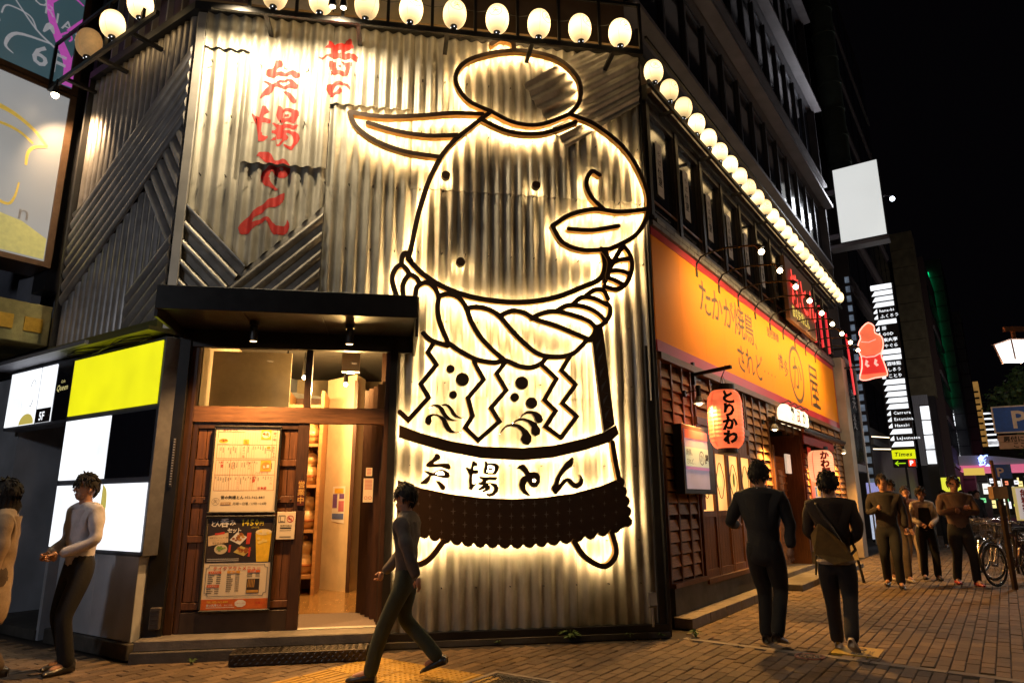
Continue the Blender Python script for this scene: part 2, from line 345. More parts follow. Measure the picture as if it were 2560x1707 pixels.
# outlines of the wall sign and painted lettering, millimetres on the facade (x, z)
RED=[[-3803,6834,-3776,6837,-3756,6823,-3736,6809,-3713,6821,-3679,6811,-3649,6827,-3624,6836,-3613,6867,-3600,6893,-3568,6908,-3534,6881,-3532,6849,-3531,6818,-3512,6790,-3519,6764,-3555,6747,-3593,6744,-3623,6715,-3580,6712,-3534,6690,-3499,6704,-3477,6698,-3454,6680,-3455,6646,-3455,6612,-3478,6608,-3506,6609,-3535,6616,-3577,6622,-3614,6619,-3644,6612,-3674,6611,-3702,6611,-3731,6616,-3752,6618,-3773,6617,-3794,6610,-3815,6611,-3838,6595,-3861,6583,-3884,6586,-3902,6596,-3918,6601,-3899,6621,-3868,6617,-3842,6628,-3817,6643,-3792,6656,-3768,6679,-3774,6709,-3779,6739,-3810,6724,-3846,6738,-3838,6754,-3802,6771,-3802,6803],[-3698,6717,-3673,6720,-3650,6740,-3664,6691,-3677,6668,-3692,6693],[-3783,6563,-3755,6585,-3724,6578,-3704,6562,-3701,6511,-3697,6460,-3657,6454,-3634,6460,-3611,6463,-3599,6491,-3603,6533,-3620,6551,-3637,6562,-3655,6576,-3621,6592,-3585,6588,-3554,6575,-3524,6577,-3525,6548,-3526,6519,-3541,6460,-3557,6407,-3576,6402,-3594,6394,-3629,6391,-3648,6390,-3667,6393,-3697,6390,-3728,6396,-3755,6416,-3769,6454,-3783,6490,-3783,6526],[-3683,6522,-3657,6530,-3643,6516,-3650,6490,-3676,6485],[-3663,6312,-3644,6313,-3625,6316,-3599,6312,-3570,6289,-3536,6263,-3523,6220,-3528,6182,-3548,6218,-3578,6262,-3602,6273,-3623,6271,-3644,6261,-3665,6255,-3686,6234,-3709,6223,-3719,6197,-3730,6170,-3719,6156,-3701,6163,-3683,6171,-3662,6203,-3643,6244,-3634,6226,-3625,6208,-3631,6163,-3650,6134,-3685,6123,-3708,6113,-3730,6104,-3748,6111,-3765,6117,-3782,6138,-3800,6161,-3799,6192,-3799,6223,-3781,6244,-3764,6266,-3736,6284,-3704,6303,-3683,6302],[-4365,6497,-4330,6505,-4321,6485,-4313,6465,-4317,6431,-4343,6407,-4369,6367,-4377,6338,-4348,6348,-4322,6372,-4297,6371,-4268,6351,-4248,6356,-4230,6367,-4210,6380,-4192,6399,-4168,6400,-4141,6387,-4108,6346,-4111,6306,-4144,6296,-4171,6303,-4191,6310,-4211,6317,-4230,6301,-4254,6298,-4284,6311,-4310,6308,-4329,6303,-4348,6297,-4367,6276,-4389,6266,-4420,6275,-4446,6281,-4469,6274,-4495,6288,-4495,6328,-4475,6374,-4454,6396,-4430,6409,-4416,6427,-4402,6441,-4400,6465,-4397,6490],[-4520,6192,-4495,6205,-4476,6209,-4457,6216,-4433,6211,-4403,6187,-4383,6195,-4366,6210,-4347,6229,-4330,6254,-4307,6266,-4281,6265,-4256,6264,-4233,6268,-4211,6264,-4192,6268,-4172,6261,-4150,6246,-4119,6198,-4125,6160,-4162,6158,-4185,6154,-4208,6146,-4237,6130,-4271,6134,-4308,6151,-4331,6147,-4353,6143,-4384,6137,-4394,6114,-4405,6092,-4423,6076,-4439,6053,-4461,6037,-4482,6018,-4504,5987,-4530,5971,-4540,5991,-4530,6013,-4521,6037,-4503,6065,-4487,6100,-4471,6133,-4454,6167,-4474,6184,-4495,6182],[-4340,6206,-4312,6222,-4278,6233,-4251,6225,-4225,6225,-4217,6207,-4235,6190,-4255,6182,-4293,6187,-4318,6200],[-4302,6118,-4272,6113,-4239,6097,-4204,6083,-4184,6071,-4164,6057,-4149,6038,-4134,6013,-4136,5979,-4162,5966,-4190,5977,-4203,5991,-4215,6006,-4234,6029,-4255,6061,-4280,6095],[-4504,5876,-4485,5892,-4467,5894,-4446,5869,-4423,5834,-4439,5819,-4455,5802,-4471,5783,-4483,5741,-4459,5748,-4434,5751,-4399,5721,-4400,5683,-4429,5685,-4461,5690,-4489,5669,-4491,5636,-4494,5603,-4486,5560,-4479,5518,-4450,5519,-4417,5528,-4424,5500,-4443,5477,-4460,5448,-4483,5433,-4508,5425,-4524,5435,-4524,5471,-4524,5507,-4538,5578,-4552,5650,-4573,5686,-4590,5712,-4601,5742,-4612,5772,-4606,5786,-4579,5770,-4552,5759,-4521,5735,-4518,5769,-4513,5797,-4509,5826,-4506,5851],[-4331,5908,-4313,5922,-4287,5908,-4272,5869,-4249,5872,-4228,5882,-4202,5888,-4178,5899,-4153,5897,-4124,5878,-4086,5843,-4088,5816,-4090,5788,-4106,5759,-4123,5734,-4135,5705,-4167,5716,-4190,5713,-4213,5710,-4237,5698,-4267,5700,-4299,5709,-4315,5731,-4329,5749,-4341,5781,-4336,5809,-4331,5837,-4331,5872],[-4248,5838,-4225,5836,-4206,5844,-4179,5839,-4175,5812,-4190,5773,-4210,5755,-4232,5745,-4264,5746,-4266,5786,-4265,5826],[-4250,5799,-4225,5797,-4203,5808,-4205,5778,-4225,5768,-4247,5768],[-4380,5669,-4359,5679,-4341,5675,-4324,5673,-4305,5678,-4284,5674,-4255,5673,-4227,5677,-4203,5680,-4181,5689,-4161,5690,-4139,5681,-4117,5680,-4096,5682,-4089,5665,-4101,5642,-4115,5622,-4154,5634,-4178,5637,-4201,5633,-4232,5623,-4246,5591,-4221,5594,-4199,5609,-4177,5613,-4152,5610,-4113,5591,-4093,5569,-4075,5556,-4067,5535,-4059,5515,-4064,5488,-4070,5461,-4088,5431,-4109,5410,-4127,5390,-4144,5369,-4170,5372,-4189,5377,-4208,5380,-4222,5392,-4236,5409,-4219,5420,-4199,5414,-4180,5411,-4148,5423,-4138,5446,-4128,5466,-4132,5497,-4137,5528,-4152,5551,-4166,5568,-4186,5569,-4204,5567,-4219,5546,-4202,5534,-4187,5524,-4195,5480,-4229,5457,-4255,5429,-4271,5419,-4287,5406,-4315,5405,-4327,5423,-4301,5430,-4285,5450,-4267,5464,-4255,5492,-4282,5500,-4306,5497,-4334,5467,-4355,5454,-4381,5451,-4357,5480,-4336,5509,-4316,5541,-4338,5542,-4373,5546,-4374,5576,-4352,5579,-4338,5598,-4325,5619,-4345,5641,-4361,5652],[-4518,5239,-4510,5268,-4487,5300,-4464,5313,-4441,5325,-4421,5324,-4396,5314,-4376,5294,-4358,5282,-4340,5247,-4324,5214,-4303,5225,-4279,5227,-4254,5230,-4231,5237,-4213,5232,-4196,5231,-4175,5208,-4152,5178,-4150,5162,-4152,5131,-4153,5101,-4175,5067,-4195,5028,-4222,5015,-4254,5017,-4279,5038,-4301,5050,-4324,5077,-4346,5101,-4358,5072,-4371,5047,-4369,5021,-4367,4994,-4351,4967,-4336,4944,-4305,4922,-4265,4882,-4292,4874,-4334,4887,-4378,4905,-4410,4919,-4431,4947,-4448,4969,-4455,4996,-4462,5023,-4458,5056,-4453,5088,-4429,5124,-4398,5146,-4396,5168,-4386,5169,-4417,5192,-4456,5223,-4489,5242],[-4271,5143,-4241,5149,-4221,5128,-4237,5095,-4253,5118],[-4191,4841,-4190,4813,-4190,4785,-4195,4756,-4201,4727,-4218,4702,-4236,4682,-4258,4677,-4281,4673,-4316,4667,-4347,4651,-4377,4625,-4398,4607,-4420,4589,-4448,4570,-4472,4543,-4488,4522,-4505,4504,-4510,4482,-4515,4461,-4496,4470,-4479,4485,-4461,4497,-4441,4508,-4425,4521,-4407,4530,-4370,4538,-4339,4535,-4321,4513,-4301,4488,-4279,4467,-4254,4439,-4210,4435,-4172,4446,-4155,4475,-4151,4508,-4148,4540,-4134,4512,-4119,4482,-4116,4455,-4112,4429,-4123,4399,-4133,4369,-4150,4358,-4166,4344,-4215,4328,-4276,4339,-4294,4363,-4310,4383,-4322,4411,-4333,4439,-4343,4462,-4354,4486,-4371,4497,-4389,4481,-4410,4468,-4440,4456,-4465,4433,-4483,4407,-4502,4384,-4524,4353,-4549,4328,-4589,4325,-4621,4309,-4637,4339,-4646,4360,-4654,4383,-4644,4404,-4635,4426,-4617,4458,-4600,4491,-4579,4520,-4553,4541,-4532,4568,-4512,4596,-4491,4618,-4473,4646,-4449,4674,-4421,4693,-4389,4716,-4359,4747,-4323,4776,-4283,4797,-4257,4806,-4232,4817,-4211,4826]]
YA=[[-2440,1912,-2412,1917,-2386,1896,-2384,1863,-2410,1847,-2443,1828,-2455,1812,-2401,1810,-2344,1815,-2294,1811,-2276,1790,-2271,1766,-2289,1750,-2326,1762,-2376,1778,-2434,1776,-2499,1774,-2528,1782,-2531,1806,-2509,1830,-2472,1855,-2448,1884],[-2551,1737,-2515,1733,-2461,1713,-2417,1741,-2367,1752,-2326,1741,-2289,1713,-2280,1685,-2296,1664,-2349,1664,-2407,1681,-2444,1689,-2477,1681,-2492,1632,-2524,1600,-2585,1599,-2587,1616,-2541,1656,-2497,1693,-2522,1713],[-2434,1709,-2400,1729,-2359,1733,-2340,1713,-2343,1695,-2383,1693],[-2431,1636,-2394,1632,-2357,1608,-2325,1576,-2331,1544,-2351,1536,-2372,1548,-2393,1584]]
BA=[[-2041,1840,-2020,1843,-1990,1816,-1992,1795,-2028,1779,-2032,1750,-1994,1746,-1975,1734,-1985,1709,-2019,1705,-2040,1701,-2045,1664,-2043,1608,-2026,1595,-2000,1607,-2006,1591,-2047,1539,-2080,1551,-2072,1575,-2078,1632,-2073,1693,-2094,1734,-2113,1770,-2103,1777,-2061,1756,-2049,1795],[-1910,1835,-1889,1838,-1877,1816,-1817,1819,-1779,1812,-1750,1779,-1767,1738,-1792,1699,-1834,1701,-1893,1701,-1920,1717,-1918,1754,-1906,1795],[-1875,1796,-1843,1797,-1805,1783,-1805,1750,-1817,1722,-1885,1723,-1881,1754],[-1864,1771,-1822,1769,-1826,1746,-1864,1748],[-1973,1682,-1918,1674,-1851,1674,-1784,1677,-1773,1664,-1792,1638,-1851,1644,-1885,1633,-1897,1615,-1834,1611,-1784,1603,-1759,1558,-1771,1518,-1809,1481,-1859,1468,-1897,1494,-1901,1506,-1859,1500,-1826,1510,-1809,1538,-1813,1571,-1843,1595,-1872,1595,-1851,1575,-1855,1542,-1893,1522,-1951,1512,-1955,1522,-1909,1542,-1897,1563,-1930,1543,-1989,1533,-1991,1543,-1951,1567,-1926,1591,-1951,1591,-1976,1599,-1972,1616,-1935,1628,-1931,1644,-1960,1660]]
TO=[[-1563,1763,-1537,1792,-1507,1807,-1477,1805,-1451,1772,-1422,1722,-1374,1730,-1332,1718,-1308,1681,-1312,1615,-1342,1569,-1381,1560,-1415,1578,-1449,1631,-1470,1590,-1467,1541,-1437,1500,-1410,1478,-1438,1476,-1488,1496,-1526,1541,-1539,1590,-1525,1648,-1491,1685,-1465,1689,-1486,1722,-1524,1755],[-1373,1658,-1357,1648,-1353,1633,-1363,1619,-1378,1618,-1390,1628,-1393,1644]]
NN=[[-944,1891,-932,1866,-936,1823,-952,1781,-992,1760,-1036,1723,-1081,1664,-1107,1591,-1092,1596,-1047,1648,-1003,1666,-968,1656,-926,1614,-900,1606,-873,1631,-863,1664,-869,1702,-845,1681,-826,1639,-834,1597,-866,1564,-901,1548,-945,1560,-987,1598,-1008,1627,-1040,1598,-1084,1540,-1129,1495,-1146,1489,-1180,1532,-1181,1565,-1152,1606,-1134,1664,-1088,1739,-1025,1823]]
SWIRL=[[-2514,2407,-2486,2433,-2449,2444,-2403,2435,-2360,2397,-2325,2334,-2283,2293,-2240,2275,-2207,2271,-2257,2264,-2308,2272,-2350,2300,-2384,2350,-2419,2405,-2461,2425,-2495,2420],[-2382,2431,-2361,2446,-2327,2449,-2285,2424,-2250,2378,-2216,2328,-2182,2307,-2133,2301,-2177,2294,-2232,2306,-2267,2335,-2293,2386,-2327,2427,-2361,2431],[-2550,2289,-2526,2319,-2476,2338,-2426,2333,-2367,2309,-2333,2284,-2298,2217,-2264,2167,-2222,2144,-2159,2156,-2214,2136,-2280,2134,-2323,2158,-2357,2208,-2375,2266,-2409,2308,-2459,2324,-2492,2303,-2481,2257,-2499,2219,-2528,2218,-2553,2247],[-1522,2300,-1500,2347,-1451,2384,-1390,2389,-1328,2376,-1285,2342,-1266,2290,-1282,2256,-1322,2251,-1352,2281,-1364,2323,-1390,2353,-1434,2357,-1478,2343],[-1600,2247,-1574,2282,-1530,2304,-1469,2305,-1400,2284,-1339,2251,-1294,2179,-1306,2127,-1350,2110,-1393,2135,-1399,2177,-1392,2207,-1426,2254,-1487,2283,-1539,2278],[-1747,2135,-1721,2186,-1669,2234,-1600,2245,-1522,2231,-1445,2177,-1398,2109,-1399,2050,-1438,2014,-1490,2024,-1520,2074,-1497,2125,-1514,2167,-1557,2205,-1626,2217,-1678,2200,-1721,2157]]
DOTS=[[-2291,2832,45,0],[-2158,2719,74,0],[-2258,2548,44,0],[-1499,2695,74,0],[-1579,2534,50,0],[-1390,2474,64,0],[-2378,5134,52,0],[-1299,5091,52,0],[-2193,4075,52,0]]
BAND=[[-2825,2215,-2591,2131,-2265,2048,-1936,1996,-1490,1982,-1149,2013,-801,2094,-576,2164,-430,2245,-404,2143,-510,2052,-805,1960,-1152,1881,-1491,1851,-1935,1871,-2372,1950,-2696,2044,-2825,2086]]
FRINGE=[[-2822,1643,-2577,1559,-2257,1495,-1934,1458,-1606,1444,-1273,1459,-934,1501,-633,1575,-445,1647,-399,1674,-369,1654,-359,1621,-368,1588,-392,1562,-375,1575,-346,1555,-336,1522,-344,1490,-369,1464,-350,1470,-321,1450,-310,1418,-319,1385,-344,1359,-336,1361,-307,1342,-297,1309,-306,1277,-330,1251,-319,1249,-292,1214,-297,1171,-333,1142,-379,1140,-431,1118,-455,1090,-492,1078,-531,1091,-552,1119,-570,1083,-594,1056,-631,1044,-669,1057,-690,1085,-707,1053,-731,1026,-768,1014,-805,1028,-827,1055,-844,1034,-867,1007,-903,995,-941,1009,-962,1036,-979,1011,-1002,984,-1038,973,-1075,986,-1097,1013,-1113,997,-1136,970,-1171,958,-1209,971,-1230,998,-1246,984,-1268,958,-1304,946,-1341,959,-1362,986,-1378,976,-1400,949,-1435,938,-1472,951,-1494,978,-1509,972,-1531,945,-1566,934,-1603,947,-1624,974,-1639,974,-1661,948,-1696,936,-1732,949,-1754,976,-1769,980,-1791,954,-1825,942,-1861,955,-1883,982,-1898,988,-1919,962,-1953,950,-1989,963,-2011,990,-2026,1000,-2047,974,-2081,963,-2117,975,-2138,1002,-2143,1016,-2164,990,-2197,979,-2233,991,-2255,1018,-2259,1034,-2280,1008,-2313,997,-2349,1009,-2371,1036,-2369,1060,-2389,1034,-2423,1023,-2459,1035,-2480,1062,-2481,1088,-2501,1062,-2534,1050,-2570,1063,-2591,1090,-2592,1116,-2612,1090,-2645,1078,-2680,1091,-2702,1117,-2700,1146,-2720,1120,-2753,1108,-2788,1120,-2810,1147,-2821,1161]]
DIAM=[[-2729,1555,29,0],[-2725,1435,28,0],[-2722,1316,28,0],[-2718,1198,28,0],[-2608,1522,29,0],[-2605,1402,29,0],[-2602,1283,29,0],[-2599,1167,29,0],[-2487,1490,29,0],[-2484,1372,29,0],[-2482,1255,29,0],[-2479,1137,29,0],[-2366,1462,29,0],[-2363,1346,28,0],[-2361,1229,28,0],[-2359,1113,29,0],[-2244,1441,42,0],[-2242,1323,42,0],[-2240,1207,41,0],[-2239,1091,41,0],[-2121,1422,42,0],[-2120,1305,41,0],[-2119,1188,41,0],[-2118,1073,41,0],[-1998,1406,42,0],[-1998,1290,42,0],[-1997,1174,41,0],[-1996,1059,41,0],[-1875,1397,42,0],[-1875,1280,41,0],[-1875,1164,41,0],[-1874,1049,41,0],[-1751,1390,42,0],[-1751,1273,42,0],[-1751,1157,42,0],[-1752,1041,41,0],[-1626,1387,42,0],[-1627,1270,42,0],[-1628,1153,41,0],[-1628,1037,41,0],[-1501,1388,42,0],[-1502,1271,42,0],[-1503,1154,42,0],[-1504,1038,42,0],[-1374,1394,42,0],[-1376,1276,42,0],[-1378,1158,41,0],[-1379,1042,41,0],[-1247,1404,43,0],[-1249,1283,42,0],[-1251,1165,41,0],[-1254,1049,42,0],[-1119,1416,43,0],[-1122,1297,43,0],[-1124,1179,42,0],[-1127,1059,41,0],[-990,1434,43,0],[-993,1315,43,0],[-996,1194,42,0],[-1000,1074,42,0],[-860,1457,30,0],[-864,1335,30,0],[-867,1214,30,0],[-871,1094,30,0],[-729,1485,31,0],[-733,1360,30,0],[-737,1238,30,0],[-741,1117,29,0],[-596,1514,30,0],[-601,1391,30,0],[-606,1267,30,0],[-611,1143,30,0],[-463,1551,30,0],[-468,1425,30,0],[-474,1300,30,0],[-479,1174,30,0]]
SASH=[[-674,3206,-602,3370,-542,3361,-447,2245,-576,2164]]
TUBES=[[-2786,4081,-2634,3920,-2404,3775,-2104,3670,-1755,3625,-1426,3633,-1090,3704,-770,3843,-556,3953,-488,4108,-506,4286],[-2889,3610,-2951,3808,-2932,3928,-2863,3999,-2794,3948,-2765,3884],[-2817,3601,-2833,3766,-2769,3884,-2689,3857,-2649,3787],[-2856,4000,-2848,4102,-2808,4143,-2747,4047],[-2694,3619,-2675,3750,-2586,3807,-2495,3764,-2436,3654,-2444,3524,-2419,3360,-2320,3120],[-2436,3654,-2334,3683,-2219,3652,-2126,3537,-2067,3374,-1963,3202,-1825,3055,-1688,2943],[-2126,3525,-2011,3547,-1872,3524,-1744,3446,-1605,3285,-1443,3125,-1293,3025,-1105,3000,-902,3048,-741,3204],[-1744,3453,-1615,3516,-1474,3505,-1334,3431,-1097,3364,-860,3272,-693,3210],[-2325,3124,-2166,3021,-1985,2939,-1802,2916,-1688,2943,-1527,2883,-1388,2872,-1271,2927,-1199,3009],[-2595,3223,-2504,3143,-2324,3092],[-1381,3437,-1261,3502,-1093,3533,-878,3493,-710,3432,-635,3352,-655,3272,-717,3205],[-1093,3533,-947,3612,-753,3601,-597,3529,-502,3430],[-635,3357,-540,3404,-463,3498,-446,3597,-486,3657],[-898,3619,-786,3713,-627,3705,-487,3637],[-729,3740,-623,3812,-520,3805,-467,3708],[-510,3860,-349,3833,-220,3932,-155,4127,-178,4279,-254,4384],[-501,3906,-453,4034,-372,4191,-263,4365],[-445,4047,-327,4066,-195,4035],[-391,4160,-296,4201,-168,4223],[-473,3970,-370,3937,-272,3887],[-480,4313,-446,4213,-398,4159],[-486,2052,-459,1851,-426,1641],[-1845,6005,-2071,5796,-2353,5495,-2540,5132,-2670,4686,-2747,4257,-2782,4089],[-867,6066,-525,5943,-145,5620,68,5167,78,4823,-87,4529,-422,4326],[-1845,6005,-2142,6140,-2283,6422,-2104,6695,-1560,6882,-1032,6838,-751,6590,-727,6286,-867,6066],[-1845,6005,-1567,5885,-1244,5887,-867,6066],[-1967,5888,-1622,5757,-1218,5771,-792,5965],[-1560,6882,-1582,6991,-1725,7024,-1846,6935],[-1951,5959,-2308,5936,-2720,5861,-3123,5810,-3508,5829],[-3508,5829,-3426,5656,-3201,5493,-2858,5384,-2463,5350],[-3295,5714,-2967,5638,-2586,5611,-2252,5653],[-1118,4574,-891,4733,-593,4821,-293,4808,63,4867],[-1118,4574,-996,4374,-744,4291,-422,4326],[-923,4548,-629,4551,-301,4628],[-484,4829,-636,4988,-684,5167,-614,5311,-516,5272],[-530,4325,-439,4177,-469,3959],[-2724,1118,-2798,948,-2714,794,-2505,832,-2340,1022],[-953,1001,-829,835,-626,743,-495,873,-535,1089]]
ZIG=[[-2475,3125,-2541,3008,-2445,2871,-2609,2656,-2522,2509,-2731,2266,-2824,2352],[-2033,2944,-2033,2909,-1928,2719,-2099,2513,-2046,2318,-2126,2190,-1985,2057,-1755,2262,-1846,2410,-1676,2608,-1785,2789,-1693,2910],[-1276,2904,-1108,2748,-1251,2507,-1125,2388,-1243,2213,-1070,2091],[-1067,2096,-887,2330,-1047,2475,-889,2685,-1049,2844,-951,3000]]

# ================================================================ GROUND
tag(MB().quad((-60, -20, -.03), (140, -20, -.03), (140, 200, -.03), (-60, 200, -.03)).obj('ground', asphalt), kind='structure')
# paved pavement: rows run along the street facade
pave = MB()
pave.box(-12, 40, -14, 12, -.2, -.012)
tag(pave.obj('pavement', mortar, fr=FB), kind='structure')
pav_root = bpy.data.objects['pavement']; OFF['pavement'] = (0, 0, 0)
PW, PL_ = .108, .216
tact = [(-7.6, -1.6, -6.0, -2.05), (-2.6, -1.15, -7.2, -2.05)]
def in_poly(x, y, P):
    c = False
    for i in range(len(P)):
        (x1, y1), (x2, y2) = P[i], P[i-1]
        if (y1 > y) != (y2 > y) and x < (x2-x1)*(y-y1)/(y2-y1)+x1: c = not c
    return c
camB = (Vector((0, 0, 0))-FB.o); camu, camy = camB.dot(FB.d), camB.dot(FB.n)
bld = [(FB.d.dot(FA.w(*p)-FB.o), FB.n.dot(FA.w(*p)-FB.o)) for p in ((-5.1, -.32, 0), (.15, -.02, 0), (.3, .6, 0), (-5.1, 3, 0))]
# tactile pad corner in street coordinates
tp = Vector((-1.30, 6.95, 0)); tu, ty = (tp-FB.o).dot(FB.d), (tp-FB.o).dot(FB.n)
# kerb strip line
k0, k1 = Vector((1.80, 7.76, 0)), Vector((4.6, 5.42, 0))
kdir = (k1-k0).normalized(); knor = Vector((-kdir.y, kdir.x, 0))
def paver_block(cx, cy, lx, ly, zz, tilt, mb, b=.005):
    h = zz; a, d = lx/2, ly/2
    tx, ty_ = tilt
    top = [(sx*(a-b), sy*(d-b)) for sx, sy in ((-1, -1), (1, -1), (1, 1), (-1, 1))]
    bot = [(sx*a, sy*d) for sx, sy in ((-1, -1), (1, -1), (1, 1), (-1, 1))]
    vs = [(cx+x, cy+y, h+x*tx+y*ty_) for x, y in top]+[(cx+x, cy+y, h-.006) for x, y in bot]+[(cx+x, cy+y, h-.03) for x, y in bot]
    fs = [(0, 1, 2, 3)]+[(4+i, 4+(i+1) % 4, (i+1) % 4, i) for i in range(4)]+[(8+i, 8+(i+1) % 4, 4+(i+1) % 4, 4+i) for i in range(4)]
    mb.add(vs, fs)
cells = []
rnd = random.Random(3)
for r in range(-110, 70):
    yy = r*PW
    for c in range(-54, 174):
        uu = c*PL_+(PL_/2 if r % 2 else 0)
        p = FB.w(uu, yy, 0)
        if p.y < 1.2 or p.y > 40 or abs(p.x) > 1.15*p.y+.5: continue
        if yy > -.30 and uu > -.1: continue
        q = ((p-FA.o).dot(FA.d), (p-FA.o).dot(FA.n))
        if -5.2 < q[0] < .35 and q[1] > -.28: continue
        qc = ((p-FC.o).dot(FC.d), (p-FC.o).dot(FC.n))
        if qc[0] < .1 and qc[1] > -.26: continue
        if tu-2.4 < uu < tu and ty-1.5 < yy < ty: continue
        d = (p-k0); 
        if abs(d.dot(knor)) < .075 and -.2 < d.dot(kdir) < 3.8: continue
        cells.append((p.length, uu, yy))
cells.sort()
far = MB()
nearb = MB(); paver_block(0, 0, PL_-.006, PW-.006, 0, (0, 0), nearb); near_me = nearb.mesh('paving_block', paverm)
cells_v = [c for c in cells if (FB.w(c[1], c[2], 0)).y > 5.0 and abs(FB.w(c[1], c[2], 0).x) < .78*FB.w(c[1], c[2], 0).y]
nearset = set((c[1], c[2]) for c in cells_v[:298])
for d, uu, yy in cells:
    hz = rnd.uniform(-.0035, .003); t = (rnd.uniform(-.02, .02), rnd.uniform(-.025, .025))
    if (uu, yy) in nearset:
        inst(near_me, 'paving_block', pav_root, (uu, yy, hz), (t[1], t[0], rnd.uniform(-.012, .012)), (1+rnd.uniform(-.012, .01), 1+rnd.uniform(-.02, .015), 1))
    else: paver_block(uu, yy, PL_-.006, PW-.006, hz, t, far)
o = far.obj('paving_block_field', paverm, pav_root); o['kind'] = 'stuff'
# light kerb strip across the pavement
kb = bpy.data.objects.new('kerb_strip', None); link(kb); tag(kb, kind='structure'); OFF['kerb_strip'] = (0, 0, 0)
x = 0
km = MB(); km.box(-.295, .295, -.05, .05, -.04, .004); kme = km.mesh('kerb_stone', kerbm)
for i in range(7):
    p = k0+kdir*(.3+i*.6); inst(kme, 'kerb_stone', kb, (p.x, p.y, rnd.uniform(-.002, .002)), (0, 0, math.atan2(kdir.y, kdir.x)+rnd.uniform(-.004, .004)))
# yellow tactile paving in front of the step
ta = bpy.data.objects.new('tactile_path', None); link(ta); ta.location = FB.w(tu, ty, 0); ta.rotation_euler = (0, 0, FB.ang); tag(ta, kind='structure'); OFF['tactile_path'] = (0, 0, 0)
tm = MB(); tm.box(.004, .296, -.296, -.004, -.03, .002)
for k in range(4): tm.box(.02, .28, -.27+k*.066, -.235+k*.066, .002, .007)
tme = tm.mesh('tactile_tile', yellowt)
td = MB(); td.box(.004, .296, -.296, -.004, -.03, .002)
for a in range(5):
    for b in range(5): td.lathe([(.013, 0), (.009, .005), (0, .005)], (.034+a*.058, -.034-b*.058, .002), 6)
tde = td.mesh('tactile_dot_tile', yellowt)
for a in range(8):
    for b in range(5):
        inst(tme if (a > 1 or b > 3) else tde, 'tactile_tile', ta, (-.3-a*.3, -b*.3, rnd.uniform(-.001, .002)))
# iron covers in the pavement
def manhole_sq(fr, u, y, wu, wy):
    t = T('access_cover', 'square patterned cast-iron cover set in the paving at bottom centre', 'manhole cover', fr, (u, y, 0), local=True)
    m = MB(); m.box(0, wu, -wy, -wy+.04, -.03, .009); m.box(0, wu, -.04, 0, -.03, .009); m.box(0, .04, -wy+.04, -.04, -.03, .009); m.box(wu-.04, wu, -wy+.04, -.04, -.03, .009); m.obj('rim', kerbm, t)
    m = MB(); m.box(.045, wu-.045, -wy+.045, -.045, -.03, .003)
    for i in range(int((wu-.1)/.035)):
        for j in range(int((wy-.1)/.035)):
            m.box(.055+i*.035, .055+i*.035+(.027 if (i+j) % 2 else .012), -.055-j*.035-(.012 if (i+j) % 2 else .027), -.055-j*.035, .003, .009)
    m.obj('plate', iron, t)
p = Vector((-.15, 6.32, 0))-FB.o
manhole_sq(FB, p.dot(FB.d)-.62, p.dot(FB.n), .62, .62)
t = T('round_cover', 'small round pinkish ornamental cover in the paving right of the suited man', 'manhole cover', W0, (2.74, 6.83, 0), local=True)
m = MB(); m.lathe([(.135, -.02), (.135, .008), (.118, .008), (.116, .003), (0, .003)], n=28)
m.obj('disc', mat('pink_cover', (.30, .12, .08), .7, 0, .2, 30), t)
m = MB()
for k in range(8):
    a = k*math.pi/4; m.lathe([(.028, .003), (.026, .008), (.014, .008), (.013, .003)], (.075*math.cos(a), .075*math.sin(a), 0), 10)
m.lathe([(.035, .003), (.03, .009), (0, .009)], n=12); m.obj('relief', iron, t)
# yellow no-smoking plate on the ground
p = Vector((3.0, 6.98, 0))-FB.o
t = T('ground_notice', 'yellow no-smoking notice plate stuck on the pavement by the white shoes', 'notice', FB, (p.dot(FB.d), p.dot(FB.n), 0), local=True)
MB().box(0, .44, -.40, 0, -.02, .006).obj('plate', mat('notice_yellow', (.5, .33, .02), .6, 0, .15, 20, stain=.4), t)
m = MB()
def flat(p): return (p[0], -.36+p[2], .009)
text(m, '禁煙', .03, .10, .12, bold=.03, fmap=flat); text(m, '歩きたばこ', .02, .02, .05, bold=.02, fmap=flat)
m.add([(.30+.07*math.cos(a), -.2+.07*math.sin(a), .009) for a in [k*.524 for k in range(12)]]+[(.30+.05*math.cos(a), -.2+.05*math.sin(a), .009) for a in [k*.524 for k in range(12)]], [(k, (k+1) % 12, 12+(k+1) % 12, 12+k) for k in range(12)])
m.quad((.25, -.245, .009), (.265, -.26, .009), (.35, -.16, .009), (.335, -.145, .009)); m.quad((.255, -.19, .010), (.255, -.205, .010), (.34, -.205, .010), (.34, -.19, .010))
m.obj('lettering', ink, t)
# weeds in the joint along the wall foot
def weed(x, y, s, n, lab, fr=FA):
    r = random.Random(int(x*100)); t = T('weed', lab, 'weed', fr, (x, y, 0), local=True, group='weeds at the foot of the sheet wall')
    lv = MB(); st = MB()
    for i in range(n):
        a = r.uniform(0, 6.28); l = s*r.uniform(.5, 1); h = s*r.uniform(.5, 1.0)
        d = Vector((math.cos(a), math.sin(a), 0)); q = Vector((-d.y, d.x, 0)); w_ = l*.13
        p1 = d*l*.35+Vector((0, 0, h*.7)); p2 = d*l+Vector((0, 0, h*.55))
        lv.add([(0, 0, 0), p1+q*w_, p1-q*w_, p2], [(0, 1, 2), (1, 3, 2)])
    st.tube([(0, 0, 0), (.003, .002, s*.7)], .003, 5)
    lv.obj('leaf_tuft', green_weed, t); st.obj('stem', green_weed, t)
weed(-1.0, -.10, .17, 26, 'largest leafy weed growing at the foot of the sheet wall')
weed(-.35, -.09, .09, 12, 'thin weed left of the wall corner below the tassel loop')
